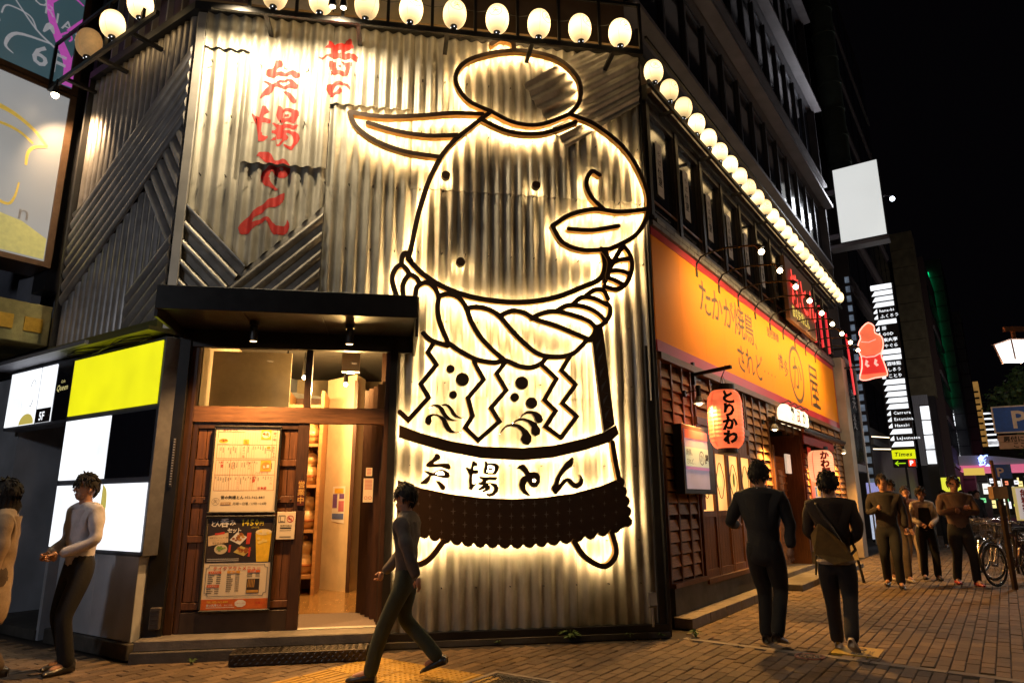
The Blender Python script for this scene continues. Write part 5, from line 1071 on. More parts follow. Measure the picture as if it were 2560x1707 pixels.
for x0, x1, mt, nm in ((-3.38, -3.0, white_l, 'white_panel'), (-2.97, -2.56, white_l, 'white_panel'), (-2.52, -2.14, white_l, 'white_panel'), (-2.10, -1.75, mat('gloss_black', (.012, .011, .016), .12), 'black_panel')):
    z0 = 2.38
    o = MB().box(x0, x1, -.10, -.09, z0, 3.07).obj(nm, mt, SC)
    if x0 == -2.52:
        MB().box(x0, x1, -.105, -.10, z0, 2.55).obj('floor_label', fdark, o); m = MB(); text(m, '5F', -2.42, 2.41, .14, -.107, bold=.02); m.obj('lettering', white_l, o)
    if x0 == -2.97:
        m = MB(); m.add([(-2.765+.20*math.cos(a), -.1015, 2.385+.13*math.sin(a)) for a in [q*PI/12 for q in range(13)]], [tuple(range(13))]); m.obj('gold_leaf_print', gold_l, o)
        m = MB(); m.tube([(-2.70+.06*math.cos(a), -.1015, 2.86+.07*math.sin(a)) for a in [q*.4 for q in range(9)]], .003, 4); m.tube([(-2.66, -.1015, 2.68), (-2.70, -.1015, 2.60), (-2.76, -.1015, 2.62)], .003, 4); m.obj('faint_crest', ink, o)
    if x0 == -2.10:
        m = MB(); text(m, 'Queen', -2.07, 2.73, .10, -.102, sx=1.0, skew=.2); text(m, 'Cafe', -1.98, 2.82, .05, -.102, skew=.2); m.obj('lettering', lit('gold_text', (.75, .65, .25), .8), o)
# awning edge over the cabinets
t = T('cabinet_awning', 'thin grey canopy edge above the lit sign cabinets', 'canopy', FC, (-1.6, -.2, 3.1))
MB().box(-3.6, -1.0, -.34, .06, 3.125, 3.17).obj('slab', mat('awning_grey', (.22, .22, .25), .5, .3), t); MB().box(-1.65, .20, -.30, .05, 3.12, 3.165).obj('yellow_lit_slab', mat('light_tinted_slab', (.12, .12, .05), .35, .4), t)  # olive slab: the sign's yellow light is put into its colour
m = MB()
for k in range(3): m.tube([(-1.6+x*.2, -.2-.04*math.sin(x*1.3+k), 3.11-.02*k+.01*math.sin(x+k)) for x in range(9)], .007, 5)
m.obj('cable', blackw, t)

# ================================================================ STREET FACADE (B)
SF = T('street_facade', 'street side of the corner building, grilled chicken restaurant below dark upper storeys', 'facade', FB, (0, 0, 0))
def sx_(name, mt, x0, x1, y0, y1, z0, z1, par=None, bev=0): return MB().box(x0, x1, y0, y1, z0, z1).obj(name, mt, par or SF, bevel=bev)
UE = 14.35
# solid storeys
sx_('upper_wall', wall_mid, .1, UE, .32, 6, 7.4, 8.45); sx_('floor_band', tile_band, .1, UE, .10, 6, 10.52, 11.15)
sx_('ledge', ledge_m, .1, UE+.08, -.16, .10, 10.42, 10.52); sx_('ledge_cap', ledge_m, .1, UE+.05, -.06, .12, 11.15, 11.23)
sx_('floor_band', tile_band, .1, UE, .10, 6, 13.95, 14.6); sx_('ledge', ledge_m, .1, UE+.08, -.16, .10, 13.85, 13.95)
sx_('floor_band', tile_band, .1, UE, .10, 6, 17.3, 18.0); sx_('ledge', ledge_m, .1, UE+.08, -.16, .10, 17.2, 17.3)
sx_('sill', ledge_m, .1, UE, .02, .34, 8.42, 8.5)
sx_('end_wall', wall_mid, UE-.04, UE+.04, .05, 6, 5.2, 21)
win_back = MB(); sx_('window_recess', wall_far, .1, UE-.05, .40, .5, 8.5, 10.42); sx_('window_recess', wall_far, .1, UE-.05, .40, .5, 11.23, 13.85); sx_('window_recess', wall_far, .1, UE-.05, .40, .5, 14.6, 17.2); sx_('window_recess', wall_far, .1, UE-.05, .40, .5, 18.0, 21)
for (z0, z1) in ((8.5, 10.42), (11.23, 13.85), (14.6, 17.2), (18., 21.)):
    fm = MB(); fm.box(-.04, .04, -.02, .1, z0, z1); fm.box(.04, .98, .02, .08, z0, z0+.06); fm.box(.04, .98, .02, .08, z1-.06, z1); fme = fm.mesh('window_frame', mat('frame_grey', (.10, .10, .12), .4, .5))
    gm = MB(); gm.box(.04, .98, .045, .055, z0+.06, z1-.06); gme = gm.mesh('window_pane', glass_dark)
    for i in range(13):
        f = inst(fme, 'window', SF, (.6+i*1.06, .22, 0)); OFF[f.name] = (0, 0, 0); inst(gme, 'pane', f)
# chamfer upper storeys (dark) so the block is closed
MB().box(-5.2, .2, .75, 5, 8.8, 21).obj('upper_storeys', wall_far, B)
MB().box(-7, 0.1, .75, 5, 8.8, 21).obj('upper_storeys', wall_far, Cw)
# cornice + rail above the second floor windows
sx_('cornice', blackw, .05, 13.0, -.08, .30, 6.80, 7.02); sx_('cornice_trim', brown, .05, 13.0, -.15, -.08, 6.86, 6.94); sx_('parapet', mat('parapet_brown', (.10, .06, .035), .7, 0, .2, 5), .05, 13.0, .10, .25, 7.02, 7.55)
sx_('roof_ledge', blackw, .05, 13.1, .0, .42, 7.55, 7.62)
lrail('lantern_rail', 'long steel rail carrying paper lanterns along the street facade', FB, -.35, 12.95, -.27, 6.76, 7.42, [], [.5+1.6*i for i in range(8)])
for i in range(25):
    c = place_lantern(FB, (-.14+i*.534, -.27, 7.02), -.9+(i*7 % 5)*.25, ordn[i]+' glowing lantern counted from the corner along the street facade rail' if i else 'glowing lantern nearest the corner on the street facade rail', 'paper lanterns along the street facade')
# second floor windows with hanging paper strips
for i in range(12):
    x = .16+i*1.03
    w_ = bpy.data.objects.new('tall_window', None); link(w_, SF); OFF[w_.name] = (0, 0, 0)
    m = MB(); m.box(x-.05, x+.05, -.03, .12, 5.12, 6.80); m.box(x+.05, x+.98, -.01, .08, 5.12, 5.20); m.box(x+.05, x+.98, -.01, .08, 6.70, 6.80); m.box(x+.05, x+.10, .0, .07, 5.2, 6.7); m.box(x+.93, x+.98, .0, .07, 5.2, 6.7); m.obj('frame', mat('window_brown', (.035, .026, .024), .45, .2), w_)
    MB().box(x+.1, x+.93, .05, .058, 5.2, 6.7).obj('pane', glass_dark, w_)
    MB().box(x+.1, x+.93, -.004, .012, 5.36, 5.39).obj('rail', mat('rail_copper', (.25, .10, .04), .4, .4), w_)
    if i < 9:
        t = T('paper_strip', 'long white paper strip with black lettering in the '+ordn[i]+' upper window from the corner', 'banner', FB, (x+.42, .03, 5.55), group='paper strips in the upper windows')
        MB().box(x+.35, x+.57, .030, .036, 5.58, 6.40).obj('paper', mat('strip_paper', (.62, .56, .52), .7), t)
        m = MB(); text(m, 'やば', x+.46, 6.18, .12, .028, vert=True, res=1); text(m, '個室', x+.46, 5.88, .15, .028, vert=True, bold=.02, res=1, adv=.9); m.obj('lettering', ink, t)
sx_('wall_above_door', brown, .05, 12.6, .06, .3, 4.9, 5.12)
# tile course under the windows: separate pieces near the corner
tm_ = MB(); tm_.box(-.145, .145, -.02, .02, -.035, .035); tme_ = tm_.mesh('course_tile', mat('course_tile', (.16, .14, .12), .6, 0, .25, 20, island=.3))
for j in range(2):
    for i in range(40): inst(tme_, 'course_tile', SF, (.22+i*.305+(.15 if j else 0), -.03, 4.99+j*.08))
# ---------------------------------------------------------------- orange shop sign
OS = T('orange_signboard', 'long orange signboard with red borders and dark brush lettering', 'sign', FB, (6, -.1, 3.3))
org = mat('sign_orange', (.85, .27, .012), .6, 0, .05, 1.5, spec=.12); redb = mat('sign_red_border', (.42, .025, .04), .4, 0, .15, 3); pinkb = mat('sign_pink_border', (.50, .12, .16), .4, 0, .15, 3)
for i in range(13):
    x0 = .10+i*.92; x1 = min(12.02, x0+.917)
    if x0 > 12: break
    MB().box(x0, x1, .0, .04, 3.42, 4.84).obj('board_panel', org, OS)
sx_('top_border', redb, .10, 12.02, -.005, .04, 4.842, 4.95, OS); sx_('bottom_border', redb, .10, 12.02, -.005, .04, 3.27, 3.418, OS); sx_('end_border', redb, 12.022, 12.08, -.005, .04, 3.27, 4.95, OS); sx_('cabinet', blackw, .08, 12.08, .042, .2, 3.25, 4.97, OS)
m = MB(); yy = -.0025
for s, x, z, sz, b, ax in (('たかが焼鳥、', 2.05, 4.05, .50, .0, 1.42),):
    cx = x
    for c, xx, zz, S_ in (('た', 2.05, 4.21, .60), ('か', 2.58, 4.20, .58), ('が', 3.16, 4.20, .58), ('焼', 3.74, 4.20, .62), ('鳥', 4.30, 4.19, .60), ('、', 4.80, 4.13, .4),
                          ('さ', 3.68, 3.58, .52), ('れ', 4.18, 3.58, .52), ('ど', 4.72, 3.58, .52), ('・', 5.10, 3.68, .22), ('・', 5.34, 3.68, .22), ('・', 5.58, 3.68, .22), ('・', 5.82, 3.68, .22),
                          ('博', 6.38, 4.00, .38), ('多', 6.78, 3.93, .38)):
        m = MB(); text(m, c, xx-S_*.5, zz, S_, yy, wob=.035, sx=1.0, bold=.006); m.obj('brush_character', inkb, OS)
m = MB(); text(m, '登録商標', 5.52, 4.55, .21, yy, sx=1.05, bold=.01); m.obj('small_lettering', inkb, OS)
m = MB(); cx, cz = 7.70, 4.09
m.add([(cx+.64*s*math.cos(a)*(1+.0*k_), yy, cz+.63*s*math.sin(a)) for k_, s in enumerate((1, .86)) for a in [q*PI/20 for q in range(40)]], [(k_, (k_+1) % 40, 40+(k_+1) % 40, 40+k_) for k_ in range(40)])
text(m, 'か', cx-.42, cz-.32, .86, yy, bold=.0, sx=1.0, wob=.03); m.obj('round_crest', inkb, OS)
m = MB(); text(m, '屋', 8.80, 3.62, 1.18, yy, bold=.0, sx=.95, wob=.02); m.obj('large_character', mat('sign_ink', (.05, .022, .012), .6), OS)
# gooseneck lamps
for i in range(9):
    u = 1.76+i*1.01
    if i == 0:
        g = T('gooseneck_lamp', 'x', 'lamp', FB, (u, .02, 4.80), local=True)
        m = MB(); m.tube([(0, .0, -.05), (0, -.03, .10), (0, -.10, .20), (0, -.25, .245), (0, -.5, .26), (0, -.98, .20)], .014, 8); m.obj('arm', black, g, smooth=True)
        MB().box(-.035, .035, -.03, .02, -.10, .03).obj('wall_bracket', black, g)
        m = MB(); m.tube([(0, -.93, .20), (0, -1.0, .13)], [.03, .05], 10); m.obj('housing', black, g)
        MB().ball((0, -.99, .085), .042, n=10).obj('bulb', lit('lamp_bulb', (1, .74, .40), 28), g)
        ld = bpy.data.lights.new('lamp_glow', 'SPOT'); ld.energy = 150; ld.color = (1, .68, .30); ld.spot_size = R_(130); ld.spot_blend = .9; ld.shadow_soft_size = .04
        l = bpy.data.objects.new('lamp_glow', ld); link(l, g); l.location = (0, -.97, .05); l.rotation_euler = (R_(58), 0, 0)
        g0 = g
    else: g = copy_tree(g0); g.location = FB.w(u, .02, 4.80)
    g['label'] = ordn[i]+' gooseneck lamp from the corner over the orange signboard'; g['group'] = 'gooseneck lamps over the orange signboard'

# ---------------------------------------------------------------- wooden ground floor
GW = T('timber_shopfront', 'weathered plank and lattice shopfront under the orange signboard', 'shopfront', FB, (3, 0, .1))
def gx(name, mt, x0, x1, y0, y1, z0, z1, par=None, bev=.0): return MB().box(x0, x1, y0, y1, z0, z1).obj(name, mt, par or GW, bevel=bev)
gx('backing_wall', wood_d, .1, 1.22, .06, .12, .12, 3.27); gx('backing_wall', wood_d, 3.62, 4.98, .06, .12, .12, 3.27); gx('backing_wall', wood_d, 7.38, 12.0, .06, .12, .12, 3.27); gx('backing_wall', wood_d, 1.22, 3.62, .06, .12, 2.36, 3.27); gx('backing_wall', wood_d, 4.98, 7.38, .06, .12, 2.75, 3.27)
gx('head_beam', wood_h, .1, 12.0, -.05, .06, 3.16, 3.25)
pk = MB(); 
def plank_mesh(w_):
    m = MB(); m.add([(0, .03, 0), (w_, .03, 0), (w_, -.034, 0), (0, -.034, 0), (0, .03, .122), (w_, .03, .122), (w_, -.004, .122), (0, -.004, .122)], [(3, 2, 6, 7), (0, 3, 7, 4), (1, 5, 6, 2), (0, 1, 2, 3)]); return m.mesh('wall_plank', plank)
npk = 0
def planks(x0, x1, z0, z1, posts=()):
    global npk
    edges = [x0]+list(posts)+[x1]
    for a, b in zip(edges[:-1], edges[1:]):
        me = plank_mesh(b-a-.03); z = z0
        while z < z1-.1:
            inst(me, 'wall_plank', GW, (a+.012, .028, z), (rnd.uniform(-.03, .0), 0, rnd.uniform(-.002, .002))); z += .142; npk += 1
    for p in edges: gx('post', wood, p-.02, p+.02, -.014, .055, z0-.08, z1)
planks(.13, 1.16, 1.25, 3.15, (.48, .85)); planks(.13, 1.16, .50, 1.2, (.48, .85)); 
gx('base_wall', concrete_d, .1, 1.2, -.05, .06, .12, .42); gx('base_sill', wood, .1, 1.2, -.07, .06, .42, .47)
planks(1.30, 3.55, 2.55, 3.15, (1.95, 2.6)); gx('window_head', wood_h, 1.22, 3.62, -.05, .06, 2.44, 2.54)
planks(3.66, 4.95, .40, 3.15, (4.05, 4.5)); planks(5.0, 7.35, 2.75, 3.15, (5.6, 6.2, 6.8)); planks(7.45, 11.95, .45, 3.15, (7.9, 8.35, 8.8, 9.6, 10.4, 11.2))
# red side panel and glazed lattice doors (lit from inside)
gx('red_panel', mat('red_lacquer', (.30, .03, .02), .4, 0, .3, 4), 1.22, 1.42, -.02, .05, 1.3, 2.44)
LW = T('lattice_doors', 'four wooden lattice doors with glowing frosted panes', 'door', FB, (2.4, 0, .4))
amber = lit('frosted_pane_lit', (1, .50, .13), 1.25, .4, 1.6); door_w = mat('worn_door_wood', (.20, .075, .028), .5, 0, .5, 5, .2, 30, stretch=(9, 9, .9))
for i in range(4):
    a = 1.24+i*.60; b = a+.58
    d = bpy.data.objects.new('door_leaf', None); link(d, LW); OFF[d.name] = OFF[LW.name]
    m = MB(); m.box(a, a+.055, -.03, .02, .43, 2.43); m.box(b-.055, b, -.03, .02, .43, 2.43); m.box(a+.055, b-.055, -.025, .02, 2.36, 2.43); m.box(a+.055, b-.055, -.03, .02, 1.20, 1.28); m.box(a+.055, b-.055, -.025, .02, 2.08, 2.13); m.box(a+.055, b-.055, -.025, .02, .43, .53); m.obj('frame', door_w, d)
    MB().box(a+.055, b-.055, .0, .012, 1.28, 2.08).obj('pane', amber, d); 
    for k in range(4): MB().box(a+.058+k*.1165, a+.171+k*.1165, -.008, .01, .53, 1.20).obj('board', door_w, d)
    for k in range(3): MB().box(a+.058+k*.155, a+.208+k*.155, -.006, .01, 2.13, 2.36).obj('board', door_w, d)
    m = MB(); cx, cz = (a+b)/2, 1.70; P_ = [(cx+.15*math.cos(q)*(1+.12*math.cos(4*q)), cz+.24*math.sin(q)*(1+.05*math.cos(4*q))) for q in [k*PI/14 for k in range(28)]]
    m.tube([(x, -.004, z) for x, z in P_+[P_[0]]], .006, 4); m.obj('etched_ornament', inkb, d)
    if i in (1, 2):
        m = MB(); m.box(cx-.05, cx+.05, -.008, -.003, 1.62, 1.76) if i == 1 else m.add([(cx+.05*math.cos(q*PI/6), -.008, 1.72+.11*math.sin(q*PI/6)) for q in range(12)], [tuple(range(12))])
        m.obj('sticker', lit('sticker_yellow', (.95, .85, .2), .9) if i == 1 else mat('sticker_green', (.3, .45, .08), .5), d)
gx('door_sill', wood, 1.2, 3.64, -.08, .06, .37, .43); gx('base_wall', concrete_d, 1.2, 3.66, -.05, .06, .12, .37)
gx('base_wall', concrete, 3.66, 4.98, -.06, .06, .12, .40); gx('base_wall', concrete, 7.4, 12.0, -.06, .06, .02, .42)
# kerb in front
t = T('plinth_kerb', 'low stone kerb along the foot of the timber shopfront', 'kerb', FB, (2, -.2, 0)); 
for i in range(7): MB().box(.02+i*.6, .012+i*.6+.59, -.27, -.05, .0, .118).obj('kerb_stone', kerbm, t, bevel=.006)
m = MB(); m.box(7.35, 9.3, -.62, -.05, .0, .08); m.obj('flagstone', concrete, t, bevel=.006)
t = T('doorway_steps', 'stone steps in front of the recessed restaurant doorway', 'step', FB, (5.2, -.3, 0)); m = MB(); m.box(4.25, 7.3, -.5, -.05, 0, .10); m.obj('lower_tread', concrete, t, bevel=.008); m = MB(); m.box(5.0, 7.35, -.045, .9, 0, .18); m.obj('upper_tread', concrete, t, bevel=.008)
# recessed doorway
gx('recess_side', wood_d, 4.98, 5.04, .0, 1.0, .18, 2.75); gx('recess_side', wood, 7.32, 7.38, .0, 1.0, .18, 2.75); gx('recess_back', dark_int, 4.98, 7.38, 1.0, 1.06, .18, 2.75)
gx('door_frame', wood, 5.05, 5.13, -.03, .06, .18, 2.4); gx('recess_screen', plank, 6.35, 7.32, .35, .40, .18, 2.3)
for k in range(14): gx('screen_slat', plank, 6.35, 7.32, .325, .35, .30+k*.145, .34+k*.145)
gx('inner_door', door_w, 5.25, 6.2, .93, .99, .18, 2.35)
t = T('red_vertical_banner', 'red cloth banner hanging right of the restaurant doorway', 'banner', FB, (7.3, -.1, .6)); m = MB(); m.box(7.42, 7.72, -.12, -.11, .95, 2.5); m.obj('cloth', lit('red_cloth_glow', (.75, .04, .02), .35), t)  # cloth is no lamp; a glow is put into its material
t = T('poster_column', 'tall strip of small bright photo posters right of the doorway', 'poster', FB, (8.2, -.1, .6)); MB().box(7.85, 8.45, -.075, -.06, .6, 1.95).obj('sheet', lit('poster_strip', (.65, .55, .5), .5), t)
for i in range(2):
    for j in range(6): MB().box(7.88+i*.285, 8.14+i*.285, -.08, -.075, .64+j*.215, .83+j*.215).obj('photo', [fbrown, fyel, fwhite, mat('print_blue', (.1, .2, .5), .5), food2][(i*3+j*2) % 5], t)
# little roof over the doorway
t = T('doorway_roof', 'small dark lean-to roof with red valance over the restaurant doorway', 'roof', FB, (6.5, -.3, 2.7))
MB().add([(5.0, .0, 2.92), (8.9, .0, 2.92), (8.9, -.62, 2.68), (5.0, -.62, 2.68), (5.0, .0, 2.87), (8.9, .0, 2.87), (8.9, -.62, 2.63), (5.0, -.62, 2.63)], [(0, 3, 2, 1), (4, 5, 6, 7), (0, 1, 5, 4), (3, 7, 6, 2), (0, 4, 7, 3), (1, 2, 6, 5)]).obj('roof_slab', brown, t)
MB().box(5.3, 8.0, -.52, -.50, 2.42, 2.60).obj('red_valance', mat('red_cloth_dark', (.45, .03, .02), .7), t); MB().box(5.0, 8.9, -.60, -.55, 2.60, 2.65).obj('eave_board', wood, t)
t = T('small_hanging_sign', 'small white paper notice hanging in the restaurant doorway', 'sign', FB, (5.9, -.1, 2.0)); MB().box(5.85, 6.15, -.06, -.02, 1.92, 2.28).obj('board', lit('small_notice_glow', (.95, .7, .5), .6), t)  # paper notice with a glow put into its material
# wall lamps
def wall_lamp(x, z, lab, e=22):
    t = T('wall_lamp', lab, 'lamp', FB, (x, -.05, z), local=True, group='bell lamps on the timber shopfront')
    m = MB(); m.box(-.03, .03, -.0, .05, .05, .13); m.tube([(0, 0, .10), (0, -.12, .12), (0, -.17, .10)], .01, 6); m.obj('arm', black, t)
    MB().tube([(0, -.17, .18), (0, -.17, .03)], .032, 10).obj('holder', black, t)
    m = MB(); m.lathe([(.03, .04), (.05, 0), (.078, -.06), (.074, -.06), (.046, 0), (.028, .035)], (0, -.17, 0), 16); m.obj('bell_shade', mat('shade_white', (.6, .55, .45), .5), t, smooth=True)
    MB().ball((0, -.17, -.045), .04, n=10).obj('bulb', lit('wall_bulb', (1, .76, .42), 18), t)
    if e:
        ld = bpy.data.lights.new('wall_glow', 'SPOT'); ld.energy = e; ld.color = (1, .50, .12); ld.spot_size = R_(135); ld.spot_blend = .7; ld.shadow_soft_size = .04
        l = bpy.data.objects.new('wall_glow', ld); link(l, t); l.location = (0, -.17, -.09); l.rotation_euler = (R_(-22), 0, 0)
wall_lamp(.87, 2.72, 'bell lamp nearest the corner on the timber wall', 460)
wall_lamp(4.55, 2.68, 'bell lamp left of the restaurant doorway', 560); wall_lamp(7.7, 2.45, 'bell lamp under the little roof by the doorway', 420); wall_lamp(10.9, 2.62, 'farthest bell lamp at the end of the timber wall', 500)
# backlit display case
t = T('display_case', 'black display case with a reflecting lit poster of the shop sign', 'display case', FB, (.95, -.15, 1.5))
MB().box(.33, 1.45, -.16, -.045, 1.50, 2.36).obj('case', blackw, t, bevel=.006)
m = MB(); m.box(.40, 1.22, -.165, -.16, 1.56, 2.30); m.obj('poster_glow', lit('case_poster', (.42, .36, .46), .38, .3, 3), t)
MB().box(.40, 1.22, -.168, -.165, 1.84, 2.08).obj('poster_band', lit('case_band', (.50, .58, .42), .48, .1, 3), t)
MB().box(.40, 1.22, -.169, -.1655, 2.19, 2.30).obj('red_band', lit('case_red', (.40, .02, .03), .4), t); MB().box(.40, 1.22, -.169, -.1655, 1.80, 1.835).obj('violet_band', lit('case_violet', (.35, .12, .35), .45), t)
m = MB(); yy = -.1705; text(m, '焼鳥、', .42, 1.98, .09, yy, res=1); text(m, 'されど…', .42, 1.87, .08, yy, res=1); m.add([(.96+.09*s*math.cos(a), yy, 1.955+.09*s*math.sin(a)) for s in (1, .86) for a in [q*PI/10 for q in range(20)]], [(k_, (k_+1) % 20, 20+(k_+1) % 20, 20+k_) for k_ in range(20)]); text(m, 'か', .90, 1.92, .11, yy, res=1); text(m, '屋', 1.08, 1.90, .13, yy, res=1, bold=.04); m.obj('lettering', ink, t)
# oval lit board over the doorway
t = T('oval_lit_sign', 'row of round glowing drum signs with black lettering over the doorway', 'sign', FB, (6.3, -.12, 2.8))
lamp_p = lit('drum_sign_lit', (1, .86, .55), 1.7, .1, 4)
for i, (x, c) in enumerate(((5.62, '鶏'), (6.08, '皮'), (6.54, 'か'), (7.0, 'わ'))):
    m = MB(); m.lathe([(0, .19), (.13, .18), (.22, .12), (.25, 0), (.22, -.12), (.13, -.18), (0, -.19)], (x, -.16, 3.0), 16, sy=.5); m.obj('drum', lamp_p, t, smooth=True)
    m = MB(); text(m, c, x-.14, 2.90, .27, -.305, bold=.035, res=1); m.obj('lettering', ink if i != 1 else inkr, t)
    m = MB(); m.tube([(x, -.10, 3.2), (x, -.26, 3.25), (x, -.30, 3.20)], .012, 6); m.obj('lamp_arm', black, t)
# large red lantern with bracket
def big_lantern(name, lab, loc, rad, hh, cols, chars, csz, cut=False, scarlet=True):
    t = T(name, lab, 'lantern', FB, loc, -1.05, local=True)
    n = 28; prof = [(rad*.62, -hh/2)]
    for k in range(n+1):
        q = -1+2*k/n; r = rad*(1-abs(q)**6*.32) * (1 if k % 2 else .982); prof.append((r, q*hh/2*.985))
    prof.append((rad*.62, hh/2)); m = MB(); m.lathe(prof, n=28); m.obj('shade', cols, t, smooth=False)
    MB().lathe([(0, .075), (rad*.66, .075), (rad*.66, 0), (0, 0)], (0, 0, hh/2-.0), 20).obj('top_cap', blackw, t); MB().lathe([(0, 0), (rad*.55, 0), (rad*.55, -.07), (0, -.07)], (0, 0, -hh/2+.0), 20).obj('bottom_cap', blackw, t)
    def on(a, z):
        q = min(1, abs(z)/(hh/2)); r = rad*(1-q**6*.32)+.006; return (r*math.cos(a), r*math.sin(a), z)
    m = MB(); z = hh/2-csz*.98
    for i, c in enumerate(chars):
        text(m, c, -csz*.5, z, csz, 0, bold=.055, wob=.03, res=2, sx=1.05, fmap=lambda p: on(-PI/2+(p[0])/rad, p[2])); z -= csz*(.93 if not cut else .9)
    m.obj('lettering', ink if scarlet else inkr, t)
    m = MB()
    for a in (-PI/2-.98, -PI/2+.98, PI/2):
        q = [on(a, -hh/2*.96+hh*.96*k/12) for k in range(13)]; q2 = [on(a+.05, -hh/2*.96+hh*.96*k/12) for k in range(13)]; m.add(q+q2, [(k, k+1, 14+k, 13+k) for k in range(12)])
    m.obj('red_rib', lit('rib_red', (.75, .03, .01), .55), t)
    return t
red_l = lit('red_lantern_lit', (1, .17, .055), 1.25, .5, 3.2)
red_l.node_tree.nodes['Principled BSDF'].inputs['Base Color'].default_value = (.35, .03, .015, 1)
BL = big_lantern('red_lantern', 'large glowing red lantern lettered in black hanging from an iron bracket', (1.12, -.47, 2.46), .225, .76, red_l, 'とりかわ', .185)
t = T('lantern_bracket', 'black iron bracket holding the large red lantern', 'bracket', FB, (1.28, 0, 3.1)); m = MB(); m.bar((1.26, .0, 3.12), (1.12, -.60, 3.15), .045, .045); m.bar((1.26, -.02, 3.30), (1.26, -.02, 2.98), .05, .05); m.obj('arm', black, t)
m = MB(); m.tube([(1.12, -.47, 2.92), (1.12, -.46, 3.02), (1.12, -.50, 3.10), (1.12, -.52, 3.18)], .006, 5); m.tube([(1.0, -.55, 2.90), (1.06, -.50, 3.02), (1.12, -.47, 3.05), (1.18, -.43, 3.02), (1.24, -.39, 2.90)], .003, 4); m.obj('hook', iron, t)
SL = big_lantern('shop_lantern', 'smaller pale pink lantern with red lettering hanging right of the doorway', (7.05, -.42, 2.08), .24, .62, lit('pink_lantern_lit', (1, .36, .16), 1.3, .25, 2), 'かわ屋', .17, scarlet=False)
m = MB(); m.tube([(0, 0, .38), (0, 0, .62)], .006, 5); m.obj('hook', iron, SL)
# A-frame menu board
t = T('menu_easel', 'leaning sandwich menu board with food pictures on the pavement by the doorway', 'menu board', FB, (6.05, -.72, 0), -.7, local=True)
m = MB()
for x in (-.27, .27): m.bar((x, -.28, 0), (x, .02, 1.32), .03); m.bar((x, .30, 0), (x, .02, 1.30), .025)
m.obj('leg', black, t)
m = MB(); ez = lambda x, z: (x, -.30+.30*(z/1.32)-.02, z)
m.add([ez(-.26, .38), ez(.26, .38), ez(.26, 1.27), ez(-.26, 1.27)], [(0, 1, 2, 3)]); m.obj('panel', mat('easel_cream', (.62, .5, .3), .5), t)
m = MB(); r = random.Random(8)
for i in range(12):
    x, z = r.uniform(-.18, .18), r.uniform(.8, 1.2); m.add([(lambda p: (p[0], p[1]-.004-i*.0005, p[2]))(ez(x+.07*math.cos(q*1.05), z+.06*math.sin(q*1.05))) for q in range(6)], [tuple(range(6))], i % 2)
m.obj('printed_food', [food2, fbrown], t)
m = MB(); text(m, 'いらっしゃ', -.22, .66, .095, 0, fmap=lambda p: (ez(p[0], p[2])[0], ez(p[0], p[2])[1]-.006, p[2]), bold=.01, res=1); text(m, 'いませ', -.2, .53, .11, 0, fmap=lambda p: (p[0], ez(0, p[2])[1]-.006, p[2]), bold=.01, res=1); m.obj('lettering', inkr, t)
# red neon sign above and vertical red tubes
t = T('red_neon_sign', 'framed board of tangled red neon characters above the far gooseneck lamps', 'neon sign', FB, (7.4, -.3, 5))
MB().box(6.25, 8.7, -.30, -.22, 4.98, 6.35).obj('board', mat('neon_board', (.20, .10, .05), .5), t); neon_r = lit('neon_red', (1, .05, .03), 1.6)
m = MB()
for i, c in enumerate('焼とん'):
    text(m, c, 6.40+i*.76, 5.42, .80, -.34, bold=.02, wob=.03)
m.obj('neon_character', neon_r, t)
m = MB(); text(m, '昔の矢場とん', 6.45, 5.12, .26, -.31, bold=.02); m.obj('small_neon', lit('neon_yellow', (.85, .62, .12), .9), t)
m = MB()
for i in range(3):
    x = 9.35+i*.8; m.tube([(x, -.16, 5.1), (x, -.16, 6.2)], .03, 6)
t = T('red_neon_tubes', 'vertical red neon tubes glowing at the far end of the upper windows', 'neon sign', FB, (10.2, -.16, 5)); m.obj('tube', lit('neon_red_dim', (.9, .02, .03), .8), t)
# cream pillar and poster frame at the end of the shop
t = T('cream_pillar', 'tall cream pillar at the far end of the orange signboard', 'pillar', FB, (12.7, 0, 0)); MB().box(12.12, 12.75, -.22, .3, 0, 5.2).obj('shaft', mat('pillar_cream', (.55, .42, .28), .6, 0, .12, 2, stain=.3), t)
t = T('tall_poster_case', 'tall dark glass poster case beside the cream pillar', 'display case', FB, (14, 0, 2.3)); MB().box(12.80, 14.7, -.16, .1, 2.2, 5.35).obj('case', wall_far, t); MB().box(12.78, 14.72, -.19, -.161, 5.2, 5.35).obj('top_frame', trimm, t); MB().box(14.62, 14.74, -.19, -.161, .2, 5.2).obj('side_frame', trimm, t)
MB().box(12.9, 14.5, -.166, -.160, 2.4, 5.1).obj('glass', glass_dark, t); m = MB(); text(m, '笑', 13.5, 4.0, .6, -.17); text(m, '炎', 13.3, 3.4, .5, -.17); m.obj('lettering', mat('pale_ink', (.4, .4, .42), .6), t)
sx_('end_pier', wall_far, 12.75, 14.4, .1, 1, 0, 5.3)
